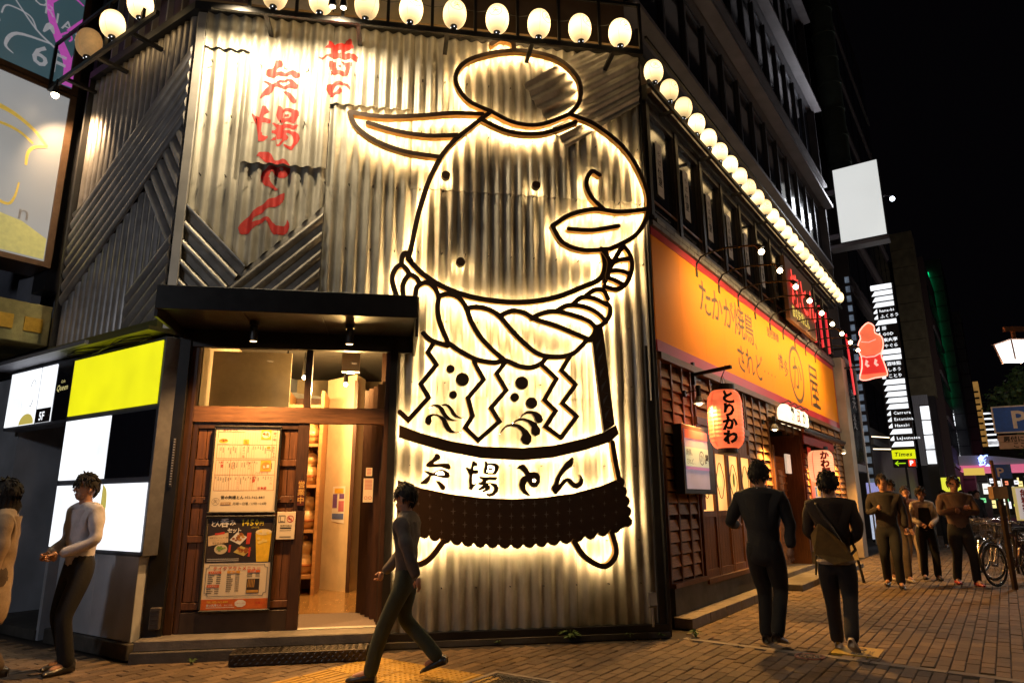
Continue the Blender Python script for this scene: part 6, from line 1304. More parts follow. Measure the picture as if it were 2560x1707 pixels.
# glowing gourd-shaped red sign on the end of the facade
t = T('red_shaped_sign', 'red neon-edged sign board shaped like a tied gourd projecting over the street', 'neon sign', FB, (12.5, -.1, 5.0))
def pv(v, z, u=12.5): return (u, -v, z)
outl = spline([(.80, 6.02), (.70, 5.88), (.72, 5.72), (.66, 5.60), (.62, 5.42), (.68, 5.2), (.66, 4.9), (.58, 4.62), (.72, 4.56), (.95, 4.60), (1.2, 4.62), (1.25, 4.7), (1.20, 5.0), (1.16, 5.2), (1.24, 5.45), (1.22, 5.7), (1.08, 5.82), (1.08, 6.0), (.95, 6.12), (.80, 6.02)], 3)
m = MB(); nO = len(outl)-1
m.add([pv(v, z, 12.46) for v, z in outl[:-1]]+[pv(v, z, 12.54) for v, z in outl[:-1]], [tuple(range(nO)), tuple(reversed(range(nO, 2*nO)))]+[(k, (k+1) % nO, nO+(k+1) % nO, nO+k) for k in range(nO)]); m.obj('board', lit('sign_coral', (1, .16, .06), .75, .25, 3), t)
m = MB(); m.tube([pv(v, z, 12.44) for v, z in outl], .017, 6); m.obj('neon_outline', lit('neon_pink', (1, .30, .22), 2.6), t)
m = MB(); m.add([pv(v, z, 12.452) for v, z in ((.62, 5.22), (1.18, 5.22), (1.22, 4.72), (.60, 4.72))], [(0, 1, 2, 3)]); m.obj('red_apron', lit('sign_deep_red', (.8, .0, .0), .7), t)
m = MB(); m.tube([pv(.66, 5.24, 12.44), pv(.8, 5.18, 12.44), pv(1.0, 5.18, 12.44), pv(1.17, 5.26, 12.44)], .018, 6); m.tube([pv(.72, 5.62, 12.44), pv(.9, 5.58, 12.44), pv(1.08, 5.64, 12.44)], .01, 6)
for v in (.78, 1.0): m.add([pv(v, 5.12, 12.445), pv(v+.06, 5.06, 12.445), pv(v+.02, 5.0, 12.445), pv(v+.08, 4.94, 12.445), pv(v+.02, 4.90, 12.445), pv(v-.04, 4.98, 12.445)], [(0, 1, 2), (2, 3, 4), (0, 2, 4, 5)])
m.obj('pale_trim', lit('sign_pale', (1, .5, .4), .9), t)
MB().bar(pv(-.1, 5.5), pv(.62, 5.5), .05).obj('bracket', black, t); MB().bar(pv(-.1, 4.95), pv(.62, 4.95), .05).obj('bracket', black, t)
m = MB(); m.tube([pv(.40, 4.2), pv(.36, 5.9)], .03, 6); m.obj('side_tube', lit('neon_red_dim', (.9, .02, .03), .8), t)

# ================================================================ LEFT NEIGHBOUR (projecting signs, beam)
NB = T('left_neighbour', 'pale neighbouring building left of the ribbed side wall', 'building', FC, (-4, 0, 0))
paleb = mat('pale_blue_wall', (.26, .27, .32), .7, 0, .15, 3, .1, 40, stain=.35)
MB().box(-7.5, -2.62, .25, 4, 3.2, 14).obj('upper_wall', paleb, NB); MB().box(-7.5, -3.45, .10, 4, .0, 3.1).obj('left_pier', tilem, NB)
MB().box(-3.45, -1.75, .95, 4, .0, 3.1).obj('recess_wall', mat('alcove_wall', (.50, .49, .50), .7, 0, .15, 3, .05, 40, stain=.35), NB); MB().box(-3.45, -1.75, .10, .95, 2.95, 3.1).obj('recess_ceiling', paleb, NB); MB().box(-1.76, -1.70, -.08, .95, .0, 2.35).obj('recess_return', tilem, NB)
MB().box(-3.45, -1.75, -.10, .95, .0, .10).obj('recess_floor', concrete_d, NB)
MB().box(-2.60, -2.50, -.02, .2, 3.2, 14).obj('drain_pipe', mat('pipe_dark', (.03, .03, .035), .4, .3), NB)
t = T('paper_notice', 'faded handwritten notice sheet on the alcove wall at the left edge', 'notice', FC, (-3.1, .94, 1.4)); MB().box(-3.42, -3.05, .935, .948, 1.25, 1.75).obj('sheet', mat('notice_grey', (.33, .33, .34), .7), t)
m = MB()
for k in range(9): m.quad((-3.38, .933, 1.70-k*.045), (-3.10-.02*(k % 3), .933, 1.70-k*.045), (-3.10-.02*(k % 3), .933, 1.712-k*.045), (-3.38, .933, 1.712-k*.045))
m.obj('writing', ink, t)
# projecting signs: plane across the side street; local x = outward from the side wall towards the camera side
PU = -2.75
PF = Frame(*FC.w(PU, 0, 0)[:2], 35.05)      # x runs away from the camera along the street direction; y to the left
def psign(name, lab, x0, x1, z0, z1, mt, dep=.55, frame_m=None):
    t = T(name, lab, 'sign', PF, (x0, 0, z0))
    fm = frame_m or mat('bronze_frame', (.10, .055, .03), .35, .5)
    MB().box(x0, x1, .0, dep, z0, z1).obj('cabinet', fm, t); MB().box(x0+.05, x1-.07, -.006, .0, z0+.07, z1-.05).obj('lit_face', mt, t)
    m = MB(); m.box(x1-.07, x1+.01, -.03, .0, z0, z1); m.box(x0, x1-.07, -.03, .0, z0, z0+.07); m.box(x0, x1-.07, -.03, .0, z1-.05, z1); m.obj('frame', fm, t)
    return t
s1 = psign('white_leaf_sign', 'grey-white projecting light box with gold leaf outline at the left edge', -1.6, -.12, 4.40, 6.88, grey_l)
# gold strokes (x in sign plane)
gold_p = mat('gold_print', (.50, .36, .06), .5, em=(.7, .5, .08), es=.35)
def rib2(t, name, pts, ws, mt, y=-.012):
    P = [Vector(p) for p in spline(pts, 5)]; n = len(P); m = MB(); vs = []
    for i in range(n):
        tt = (P[min(n-1, i+1)]-P[max(0, i-1)]).normalized(); nn = Vector((-tt.y, tt.x)); f = i/(n-1)*(len(ws)-1); k = min(len(ws)-2, int(f)); w_ = ws[k]+(ws[k+1]-ws[k])*(f-k)
        vs += [(P[i].x+nn.x*w_/2, y, P[i].y+nn.y*w_/2), (P[i].x-nn.x*w_/2, y, P[i].y-nn.y*w_/2)]
    m.add(vs, [(2*i, 2*i+1, 2*i+3, 2*i+2) for i in range(n-1)]); m.obj(name, mt, t)
rib2(s1, 'gold_leaf_outline', [(-1.45, 5.9), (-1.15, 6.30), (-.85, 6.33), (-.55, 6.20), (-.36, 6.03)], [.03, .07, .05, .03], gold_p)
rib2(s1, 'gold_leaf_outline', [(-1.2, 6.0), (-.95, 6.12), (-.7, 6.10), (-.52, 6.0)], [.02, .04, .03], gold_p); rib2(s1, 'gold_leaf_outline', [(-.36, 6.03), (-.50, 5.96), (-.56, 5.85), (-.56, 5.68)], [.03, .04, .03], gold_p, -.013)
rib2(s1, 'gold_leaf_outline', [(-1.4, 5.5), (-1.1, 5.28), (-.85, 5.14), (-.68, 5.10), (-.62, 5.22), (-.60, 5.42)], [.05, .05, .04, .03, .02], gold_p)
m = MB(); m.add([(x, -.011, z) for x, z in [(-1.53, 4.50), (-.20, 4.50), (-.20, 4.78), (-.5, 4.93), (-.85, 4.98), (-1.2, 4.88), (-1.53, 4.7)]], [tuple(range(7))]); m.obj('gold_wave', mat('gold_wave', (.4, .38, .12), .5, em=(.55, .52, .2), es=.38), s1)
m = MB(); text(m, 'n', -.56, 4.95, .28, -.012); m.obj('lettering', mat('slate_ink', (.25, .25, .28), .6), s1)
s2 = psign('floor_sign', 'dark teal projecting sign with pink scrolls and 6F lettering at top left', -1.6, -.12, 6.90, 9.4, lit('teal_face', (.035, .075, .09), .75, .1, 1))
silv = mat('silver_print', (.4, .4, .42), .5, em=(.6, .6, .64), es=.35); pink = mat('pink_print', (.45, .08, .38), .5, em=(.6, .10, .5), es=.55)
m = MB(); text(m, '6F', -.72, 7.12, .42, -.012, bold=.012); m.obj('floor_lettering', silv, s2); m = MB()
for c, x, z in (('T', -.98, 8.14), ('O', -.80, 7.98), ('R', -.66, 7.90), ('I', -.52, 7.84), ('A', -.44, 7.80), ("'", -.31, 7.77), ('S', -.26, 7.70)): text(m, c, x, z, .22, -.012, bold=.005)
m.obj('lettering', silv, s2)
rib2(s2, 'pink_stem', [(-.22, 7.0), (-.26, 7.3), (-.42, 7.6), (-.56, 7.9), (-.60, 8.2), (-.5, 8.6)], [.20, .13, .10, .08, .05], pink); 
for pts, w_, mt in (([(-.24, 7.35), (-.20, 7.55), (-.16, 7.62)], [.05, .02], pink), ([(-.35, 7.8), (-.22, 8.0), (-.18, 8.1)], [.03, .05, .01], pink), ([(-.58, 8.1), (-.4, 8.35), (-.2, 8.3)], [.02, .04, .02], pink), ([(-.45, 7.65), (-.34, 7.78), (-.28, 7.72), (-.31, 7.66)], [.03, .02], pink),
        ([(-.42, 7.45), (-.7, 7.6), (-1.0, 7.9), (-1.2, 8.1)], [.03, .02, .01], silv), ([(-.5, 7.5), (-.9, 7.42), (-1.0, 7.2), (-.9, 7.12)], [.02, .05, .01], silv), ([(-.7, 7.6), (-.8, 7.75), (-1.05, 7.75), (-1.1, 7.6)], [.02, .02], silv), ([(-1.1, 7.5), (-1.3, 7.45), (-1.4, 7.6)], [.04, .01], silv), ([(-1.15, 8.2), (-1.05, 8.0), (-.95, 8.05)], [.02, .08, .01], silv), ([(-.62, 7.62), (-.56, 7.75), (-.5, 7.66)], [.02, .09, .02], silv)):
    rib2(s2, 'scroll_print', pts, w_, mt, -.013)
# concrete beam with small yellow tiles
CBm = T('concrete_beam', 'concrete canopy beam, painted as yellow-lit, with small square tiles at left', 'beam', PF, (-1.2, .1, 3.4)); MB().box(-2.4, .02, .05, 1.6, 3.40, 3.92).obj('beam', mat('light_tinted_concrete', (.36, .33, .14), .85, 0, .25, 8, .3, 60, stain=.55), CBm, bevel=.01)  # the beam's yellow cast is light put into the concrete colour
for x in (-1.5, -.92, -.60, -.28): MB().box(x, x+.20, .03, .05, 3.55, 3.73).obj('glazed_tile', mat('tile_ochre', (.50, .30, .03), .4, 0, .2, 20), CBm)
MB().box(-.1, .02, .5, 1.0, 3.92, 4.6).obj('support', paleb, CBm)
t = T('sign_bracket_pipe', 'dark bracket beam beside the projecting signs', 'pipe', PF, (0, .2, 4.2)); MB().box(-.10, .10, .1, .5, 4.15, 10).obj('column', mat('pipe_dark', (.03, .03, .035), .4, .3), t)

# ================================================================ BACKGROUND ALONG THE STREET (frame B: x = along, y = -(outward))
def bld(name, lab, x0, x1, y0, y1, h, mt, bands=0, win=None, z0=0, grp=None):
    t = T(name, lab, 'building', FB, (x0, y0, 0), group=grp)
    MB().box(x0, x1, y0, y1, z0, h).obj('wall', mt, t)
    if win:
        n, zs, wz, gap = win
        fm = MB(); w_ = (x1-x0)/n; fm.box(.06*w_, .94*w_, -.05, .02, 0, wz); fme = fm.mesh('window', glass_dark)
        for z in zs:
            for i in range(n): inst(fme, 'window', t, (x0+i*w_, y0, z))
    for k in range(bands): MB().box(x0-.02, x1+.02, y0-.10, y0, 3.6+k*3.2, 3.85+k*3.2).obj('floor_band', ledge_m, t)
    return t
t = bld('dark_office_block', 'dark office block directly beyond the corner building', 14.5, 22, 1.3, 14, 34, wall_far, 9, (5, [4.3+3.2*k for k in range(9)], 2.2, .1))
t2 = bld('ribbed_tower', 'dark tower with narrow blue-lit windows behind the striped floor guide', 23, 40, .75, 14, 30, mat('tower_brown', (.05, .038, .042), .5, 0, .2, 1), 8, (7, [4.3+3.2*k for k in range(8)], 2.0, .1))
blue_w = lit('cool_window', (.35, .45, .6), .22, .5, 6)
for k in range(22): MB().box(22.94, 22.99, .80, .96, 1.6+k*.42, 1.85+k*.42).obj('lit_slot', blue_w, t2)
def cyl(name, lab, x, v, r, z0, z1, mt, rings):
    t = T(name, lab, 'pipe', FB, (x, -v, z0), local=True); MB().lathe([(r, 0), (r, z1-z0)], n=16).obj('shaft', mt, t, smooth=True)
    m = MB(); m.lathe([(r, -.0), (r+.03, .0), (r+.03, .12), (r, .12)], n=16); me = m.mesh('joint_ring', mt)
    for k in range(rings): inst(me, 'joint_ring', t, (0, 0, k*(z1-z0)/rings))
cyl('exhaust_stack', 'tall pale green ringed exhaust stack rising into the night sky', 19.5, -.15, .42, 13.0, 36, mat('stack_green', (.13, .18, .16), .5, .2, .2, 2), 20)
# white billboard
t = T('white_billboard', 'big blank lit white billboard projecting above the lantern row', 'billboard', FB, (16, -.7, 9.7)); bbm = lit('billboard_lit', (.80, .82, .80), .82, .06, .4)
MB().box(16, 16.35, -1.42, -.02, 9.72, 12.42).obj('cabinet', blackw, t); MB().box(15.985, 16.0, -1.40, -.05, 9.78, 12.40).obj('lit_face', bbm, t); MB().box(15.9, 16.4, -1.45, .3, 9.58, 9.71).obj('base_rail', ledge_m, t); MB().box(16.1, 16.2, -.02, 1.4, 11.6, 11.75).obj('bracket', ledge_m, t); MB().box(16.1, 16.2, -.02, 1.4, 10.0, 10.15).obj('bracket', ledge_m, t)
ld = bpy.data.lights.new('billboard_glow', 'AREA'); ld.energy = 130; ld.size = 1.3; ld.size_y = 2.5; ld.shape = 'RECTANGLE'; ld.color = (.9, .93, 1); l = bpy.data.objects.new('billboard_glow', ld); link(l, t); l.location = (15.94-OFF[t.name][0], -.72-OFF[t.name][1], 11.1-OFF[t.name][2]); l.rotation_euler = (0, R_(90), 0)
# striped floor guide
FG = T('striped_floor_guide', 'very tall striped white floor-guide sign with black lettering rows', 'sign', FB, (22, -.4, 3.3)); MB().box(22, 22.3, -.86, -.04, 3.28, 9.84).obj('cabinet', fdark, FG)
names_ = {4: 'hana-bi', 5: 'ふくろう', 7: '藤', 8: 'GOD', 9: '炭火亭', 10: 'やぐら', 13: '酒味鮨', 14: 'しろう', 15: 'ことり', 21: 'Carrera', 22: 'Estamina', 23: 'Hanabi', 25: 'LaJeunesse'}
nR = 27
for i in range(nR):
    z1 = 9.80-i*(6.46/nR); z0 = z1-.185
    if i in names_:
        m = MB(); m.add([(21.99, -.20, z0), (21.99, -.07, z0), (21.99, -.07, z0+.06), (21.99, -.20, z1)], [(0, 1, 2, 3)]); m.obj('white_wedge', white_l, FG)
        m = MB(); text(m, names_[i], .28, 0, .165, 0, res=1, fmap=lambda p: (21.985, -p[0], z0+.03+p[2]), bold=.01); m.obj('row_lettering', white_l, FG)
    elif i in (0,): MB().box(21.98, 22.0, -.82, -.07, z0, z1+.02).obj('white_row', white_l, FG)
    else:
        m = MB(); m.add([(21.985, -.82, z0), (21.985, -.07, z0), (21.985, -.20, z1), (21.985, -.82, z1)], [(0, 1, 2, 3)]); m.obj('white_row', white_l, FG)
t = T('led_frame', 'thin warm-white light frame on the dark wall left of the parking sign', 'light', FB, (22.2, .3, 3.3)); ledm = lit('led_line', (1, .8, .5), 3)
for a, b in (((22.1, .58, 3.84), (22.1, -.06, 3.76)), ((22.1, .58, 3.36), (22.1, -.06, 3.32)), ((22.1, -.06, 3.76), (22.1, -.06, 3.32))): MB().bar(a, b, .035).obj('light_bar', ledm, t)
t = T('parking_sign', 'yellow Times parking sign above a black arrow and red P panel', 'sign', FB, (21.9, -.4, 2.6)); MB().box(21.9, 22.1, -.82, -.06, 2.94, 3.27).obj('yellow_board', lit('times_yellow', (.80, .85, .0), .95), t)
m = MB(); text(m, 'Times', .11, 0, .22, 0, skew=.25, bold=.025, fmap=lambda p: (21.89, -p[0], 3.03+p[2])); m.obj('lettering', fdark, t); MB().box(21.9, 22.1, -.82, -.06, 2.62, 2.92).obj('black_board', fdark, t); MB().box(21.88, 21.9, -.80, -.57, 2.65, 2.90).obj('red_board', lit('p_red', (.9, .03, .0), 1), t)
m = MB(); text(m, 'P', .60, 0, .24, 0, bold=.03, fmap=lambda p: (21.87, -p[0], 2.69+p[2])); m.obj('lettering', white_l, t)
m = MB(); m.add([(21.88, -.12, 2.77), (21.88, -.24, 2.87), (21.88, -.24, 2.83), (21.88, -.17, 2.785), (21.88, -.48, 2.785), (21.88, -.48, 2.755), (21.88, -.17, 2.755), (21.88, -.24, 2.71), (21.88, -.24, 2.67)], [tuple(range(9))]); m.obj('green_arrow', lit('arrow_green', (.5, .9, .0), 1), t)
MB().box(22, 22.08, -.5, -.42, 0, 2.62).obj('pole', black, t)
t = T('dotted_screen', 'pale lit mesh panel low beside the far doorway', 'sign', FB, (17.6, .2, 0)); MB().box(17.5, 17.6, -.02, .32, .2, 1.35).obj('lit_panel', lit('cool_panel', (.55, .62, .78), .75, .3, 30), t); MB().box(17.5, 17.6, -.25, .32, 1.62, 1.98).obj('lit_panel', lit('violet_panel', (.42, .42, .85), .6, .3, 30), t)
# farther buildings
ol = mat('olive_tower', (.20, .17, .10), .8, 0, .15, 1.5, stain=.35)
t = T('olive_tower', 'olive concrete lift tower rising beyond the striped floor guide', 'building', FB, (45, .1, 0))
for k in range(9): MB().box(45, 47, -.52-.0*k, .9, 8.2+k*1.3, 9.46+k*1.3).obj('concrete_panel', ol, t)
MB().box(45.2, 47, -.4, .9, 0, 8.2).obj('base', wall_far, t)
bld('dark_red_block', 'dark reddish block behind the olive tower', 47.5, 58, -.85, 12, 18.6, mat('dark_red', (.06, .035, .035), .6), 4, (6, [5, 8.2, 11.4, 14.6], 1.8, .1))
t = T('rounded_tower', 'grey rounded tower edged with a vertical green light line', 'building', FB, (58, -.9, 0)); MB().box(58.3, 66, -1.62, 8, 0, 21.5).obj('wall', mat('grey_tower', (.12, .12, .13), .6, 0, .15, 2), t)
m = MB(); m.bar((58.2, -.55, 20.4), (58.2, -.62, 8.9), .20); m.obj('green_light_line', lit('green_line', (0, .75, .22), 1.6), t)
for k in range(14): MB().box(58.25, 58.3, -1.63, .3, 3+k*1.3, 3.05+k*1.3).obj('joint', wall_far, t)
t = T('grey_slab_tower', 'grey slab building with stacked joints beyond the green light line', 'building', FB, (66, -1.6, 0)); MB().box(66.5, 72, -2.3, 6, 0, 18.6).obj('wall', mat('grey_slab', (.15, .15, .15), .6), t)
for k in range(13): MB().box(66.45, 66.5, -2.31, 3, 3+k*1.2, 3.06+k*1.2).obj('joint', wall_far, t)
t = T('white_ribbed_panel', 'bluish-white ribbed metal panel wall low beyond the floor guide', 'wall', FB, (44, 0, 3.9))
for k in range(9): MB().box(44, 44.1, -.10+k*.10-.0, -.012+k*.10, 3.6, 8.15).obj('rib', mat('bluewhite_panel', (.42, .44, .52), .5), t)
t = T('white_text_banner', 'narrow white vertical banner sign with blue and red lettering', 'banner', FB, (60, .3, 6)); MB().box(57.6, 57.7, .05, .6, 5.95, 8.15).obj('board', lit('banner_lit', (.85, .87, .95), .8), t)
m = MB(); text(m, 'パンノーホーム', 0, 7.75, .30, 0, vert=True, bold=.03, adv=.98, fmap=lambda p: (57.55, .22-p[0], p[2])); m.obj('lettering', mat('banner_blue', (.03, .05, .2), .6), t); m = MB(); text(m, 'ミシン刺繍', 0, 7.85, .15, 0, vert=True, bold=.03, fmap=lambda p: (57.55, .50-p[0]-.05, p[2])); m.obj('small_lettering', mat('banner_red', (.4, .03, .05), .6), t)
t = T('stacked_white_signs', 'stack of small lit white tenant signs below the green light line', 'sign', FB, (57.9, -.5, 4.5))
for k in range(9):
    z = 8.15-k*.45; MB().box(57.8, 57.9, -.9, -.22, z, z+.36).obj('panel', white_l if k != 3 else blue_w, t)
m = MB(); 
for k, s in enumerate(('串', '鮨', '居酒屋', 'BAR', '焼肉', 'SNACK', '中華', '鳥', '酒')): text(m, s, .28, 0, .2, 0, res=1, fmap=lambda p: (57.77, -p[0], 8.22-k*.45+p[2]), bold=.02)
m.obj('lettering', ink, t)
for i, (x, v, w_, z0, z1, mt, lab) in enumerate(((90, 1.9, 1.4, 4.6, 15.2, lit('amber_wall', (.55, .28, .07), .42, .3, 1), 'amber-lit narrow building far down the street'), (89.5, 1.35, .35, 4.6, 11.8, lit('yellow_line', (1, .65, .15), 1.1), 'bright yellow vertical light strip far down the street'), (110, 3.0, 1.4, 4, 9.5, lit('far_white', (.8, .8, .85), .5, .6, 2), 'pale lit signs beyond the amber building'))):
    t = T('far_lit_building', lab, 'building', FB, (x, -v, 0)); MB().box(x, x+4, -v-w_/2, -v+w_/2, 0 if i != 1 else z0, z1).obj('facade', mt, t)
    if i != 1:
        for k in range(14): MB().box(x-.05, x, -v-w_/2+.1, -v+w_/2-.1, z0+k*.75-.5, z0+k*.75-.28).obj('window', fdark if i == 0 else white_l, t)
# second white hoarding tower near
t = T('slim_white_sign', 'slim white lit sign column behind the parking sign', 'sign', FB, (26, -.9, 2.5)); 
for k in range(4): MB().box(26, 26.1, -1.22, -.90, 2.9+k*.62, 3.46+k*.62).obj('panel', white_l, t)
MB().box(26.1, 26.2, -1.26, -.86, 0, 5.4).obj('backing', fdark, t)
# spotlights high on the dark block
for i, (u, v, z, lab) in enumerate(((24, .55, 15.6, 'high floodlight with cool glare on the dark tower, upper one'), (26, 1.0, 14.9, 'high floodlight on a curved arm, lower one'))):
    t = T('floodlight', lab, 'floodlight', FB, (u, -v, z), local=True, group='floodlights high on the dark tower'); MB().ball((0, 0, 0), .11).obj('lens', lit('flood_lens', (.8, .88, 1), 9), t); m = MB(); m.tube([(0, 0, .1), (.2, .3, .35), (.3, .8, .1)], .05, 6); m.obj('arm', ledge_m, t)
# arcade roof across the far street
AR = T('arcade_roof', 'low domed arcade roof with pink band and blue lit lettering across the far street', 'roof', FB, (60, -1, 3.6))
m = MB(); n = 14; sec = [(-5.2+10.4*k/n, 3.96+.75*math.sin(PI*k/n)) for k in range(n+1)]; m.add([(55, -(y+1.2), z) for y, z in sec]+[(62, -(y+1.2), z) for y, z in sec], [(k, k+1, n+2+k, n+1+k) for k in range(n)]+[tuple(range(n+1))]); m.obj('dome', mat('arcade_grey_glow', (.28, .26, .28), .5, em=(.5, .45, .55), es=.12), AR)  # dome is no lamp; faint emission stands in for light from the signs
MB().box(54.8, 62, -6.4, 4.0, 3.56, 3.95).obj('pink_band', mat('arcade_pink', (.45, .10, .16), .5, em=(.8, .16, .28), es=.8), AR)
for y in (3.9, -6.3): MB().box(55, 55.3, y-.1, y+.1, 0, 3.56).obj('column', black, AR)
m = MB(); text(m, 'シャ', 0, 0, .62, 0, bold=.04, fmap=lambda p: (54.6, .6-p[0], 4.02+p[2])); text(m, '鉄', 0, 0, .8, 0, bold=.05, fmap=lambda p: (54.6, -2.1-p[0], 3.98+p[2])); m.obj('blue_lettering', lit('blue_letter', (.25, .35, 1), 4), AR)
# bright shop signs beneath the arcade
r = random.Random(21); pal = [(1, .8, .3), (.95, .95, 1), (.8, .9, .1), (1, .25, .12), (.3, .6, 1), (1, .5, .15), (.9, .9, .8), (.2, .8, .3)]
words = ['酒場', '居酒屋', 'カラオケ', 'BAR', '串かつ', 'OPEN', '麺', '手羽先']
def ordn_sign(i, v, z): return ('high' if z > 2.6 else ('mid-height' if z > 1.7 else 'low'))+' and '+('at the far left' if v < -1 else 'left of centre' if v < .8 else 'at the centre' if v < 2.6 else 'right of centre' if v < 4.4 else 'at the far right')
used_ = set()
for i in range(60):
    v = r.uniform(-2.4, 6.2); z = r.uniform(.9, 3.5); x = r.uniform(64, 80); w_ = r.uniform(.15, .5); h = r.uniform(.2, .9); c = pal[i % 8]
    lab_ = 'small '+('tall ' if h > .62 else 'wide ' if w_ > .33 else 'slim ' if w_ < .22 else '')+['amber', 'cool white', 'lime', 'red', 'blue', 'orange', 'pale grey', 'green'][i % 8]+' lit shop sign under the arcade, '+ordn_sign(i, v, z)
    if lab_ in used_: continue
    used_.add(lab_); t = T('distant_shop_sign', lab_, 'sign', FB, (x, -v, z), group='distant lit shop signs under the arcade')
    MB().box(x, x+.1, -v-w_/2, -v+w_/2, z-h/2, z+h/2).obj('panel', lit('sign_c%d' % (i % 8), c, 1.3), t); MB().box(x-.02, x, -v-w_/2+.05, -v+w_/2-.05, z-.05, z+.03).obj('lettering', fdark, t)
bld('far_dark_block', 'dark block closing the street behind the distant signs', 82, 86, -9, 5, 7, wall_far)
bld('right_dark_block', 'dark block on the right side of the far street', 40, 80, -22, -9.5, 9, wall_far)
t = T('yellow_shop_board', 'yellow and white glowing shopfront board left under the arcade', 'sign', FB, (40, -.6, 1)); MB().box(40, 40.1, -1.35, -.35, 1.9, 2.7).obj('yellow_panel', lit('board_yellow', (.85, .85, .05), .9), t); MB().box(40, 40.1, -1.1, -.5, 1.2, 1.85).obj('white_panel', white_l, t); MB().box(40, 40.1, -2.6, -1.6, 2.8, 3.2).obj('amber_panel', lit('board_amber', (.9, .6, .1), .7), t)
# far crossing road
tag(MB().box(30, 75, -9.4, 2, -.02, -.008).obj('road', asphalt, fr=FB), kind='structure')
m = MB()
for k in range(7): m.quad((30.3+k*.9, -6.8, -.004), (30.75+k*.9, -6.8, -.004), (30.75+k*.9, -1.6, -.004), (30.3+k*.9, -1.6, -.004))
o = m.obj('crossing_stripes', mat('road_paint', (.5, .5, .48), .7, 0, .2, 10), bpy.data.objects['road']); o['kind'] = 'stuff'

# ================================================================ RIGHT EDGE: tree, street lamp, parking signs
def leaf_crown(name, parent, c, rx, ry, rz, n, s, mt, seed):
    r = random.Random(seed); m = MB(); cl = []
    for i in range(34):
        a = r.uniform(0, 6.28); z = r.uniform(-1, 1); q = math.sqrt(1-z*z)*r.uniform(.45, 1); cl.append((c[0]+rx*q*math.cos(a), c[1]+ry*q*math.sin(a), c[2]+rz*z*r.uniform(.5, 1), r.uniform(.28, .52)))
    for i in range(n):
        k = cl[i % len(cl)]; v = Vector((r.gauss(0, 1), r.gauss(0, 1), r.gauss(0, .8))).normalized()*k[3]*r.uniform(.4, 1.1)*rx*.75
        p = Vector(k[:3])+v; d = Vector((r.gauss(0, 1), r.gauss(0, 1), r.gauss(-.4, .6))).normalized(); e = d.cross(Vector((r.gauss(0, 1), r.gauss(0, 1), r.gauss(0, 1)))).normalized(); l = s*r.uniform(.7, 1.4)
        m.add([p, p+d*l*.5+e*l*.28, p+d*l, p+d*l*.5-e*l*.28], [(0, 1, 2, 3)])
    o = m.obj(name, mt, parent); return o
leafm = mat('street_leaf', (.035, .075, .02), .6, 0, .5, 4, island=.4)
def tree(x, y, h, lab, seed, rx=1.5):
    t = T('street_tree', lab, 'tree', W0, (x, y, 0), local=True, group='street trees along the kerb')
    m = MB(); m.tube([(0, 0, 0), (.05, 0, h*.3), (0, .05, h*.6), (.05, 0, h*.9)], [.16, .12, .08, .02], 8)
    r = random.Random(seed)
    for k in range(9):
        a = r.uniform(0, 6.28); z = h*(.35+.05*k); m.tube([(0.02, 0, z), (.5*math.cos(a), .5*math.sin(a), z+.5), (1.1*math.cos(a), 1.1*math.sin(a), z+.9)], [.05, .03, .01], 5)
    m.obj('trunk', mat('bark', (.07, .055, .04), .9, 0, .3, 20), t)
    leaf_crown('crown', t, (0, 0, h*.72), rx, rx, h*.22, 11000, .15, leafm, seed)
tree(16.6, 20.5, 5.7, 'leafy street tree behind the street lamp at the right edge', 4, 1.7); tree(25.5, 30, 6.6, 'second leafy street tree farther down the kerb', 5, 1.9)
SLm = T('street_lamp', 'street lamp with a hanging tapered white lantern head at the right edge', 'street lamp', W0, (11.4, 14.0, 0), local=True)
polec = mat('pole_tan', (.24, .12, .07), .5, .2)
MB().tube([(0, 0, 0), (0, 0, 5.0)], .05, 10).obj('post', polec, SLm); MB().box(-1.0, .05, -.04, .04, 4.86, 4.96).obj('arm', polec, SLm)
MB().box(-.85, -.79, -.03, .03, 4.66, 4.86).obj('hanger', polec, SLm)
m = MB()
def ring(h, z): return [(-.82+sx*h, sy*h, z) for sx, sy in ((-1, -1), (1, -1), (1, 1), (-1, 1))]
m.add(ring(.25, 4.62)+ring(.18, 4.22), [(0, 1, 5, 4), (1, 2, 6, 5), (2, 3, 7, 6), (3, 0, 4, 7), (7, 6, 5, 4)]); m.obj('glass_head', lit('street_head', (.95, .95, .92), 1.6), SLm)
MB().add(ring(.30, 4.63)+ring(.14, 4.69), [(0, 3, 2, 1), (4, 5, 6, 7), (0, 1, 5, 4), (1, 2, 6, 5), (2, 3, 7, 6), (3, 0, 4, 7)]).obj('cap', polec, SLm)
m = MB()
for a, b in zip(ring(.26, 4.62), ring(.19, 4.21)): m.bar(a, b, .025)
m.obj('frame_bar', polec, SLm)
def glow(parent, loc, e, c=(1, .95, .85), s=.2):
    ld = bpy.data.lights.new('street_glow', 'POINT'); ld.energy = e; ld.color = c; ld.shadow_soft_size = s; l = bpy.data.objects.new('street_glow', ld); link(l, parent); l.location = loc
glow(SLm, (-.82, 0, 4.0), 260)
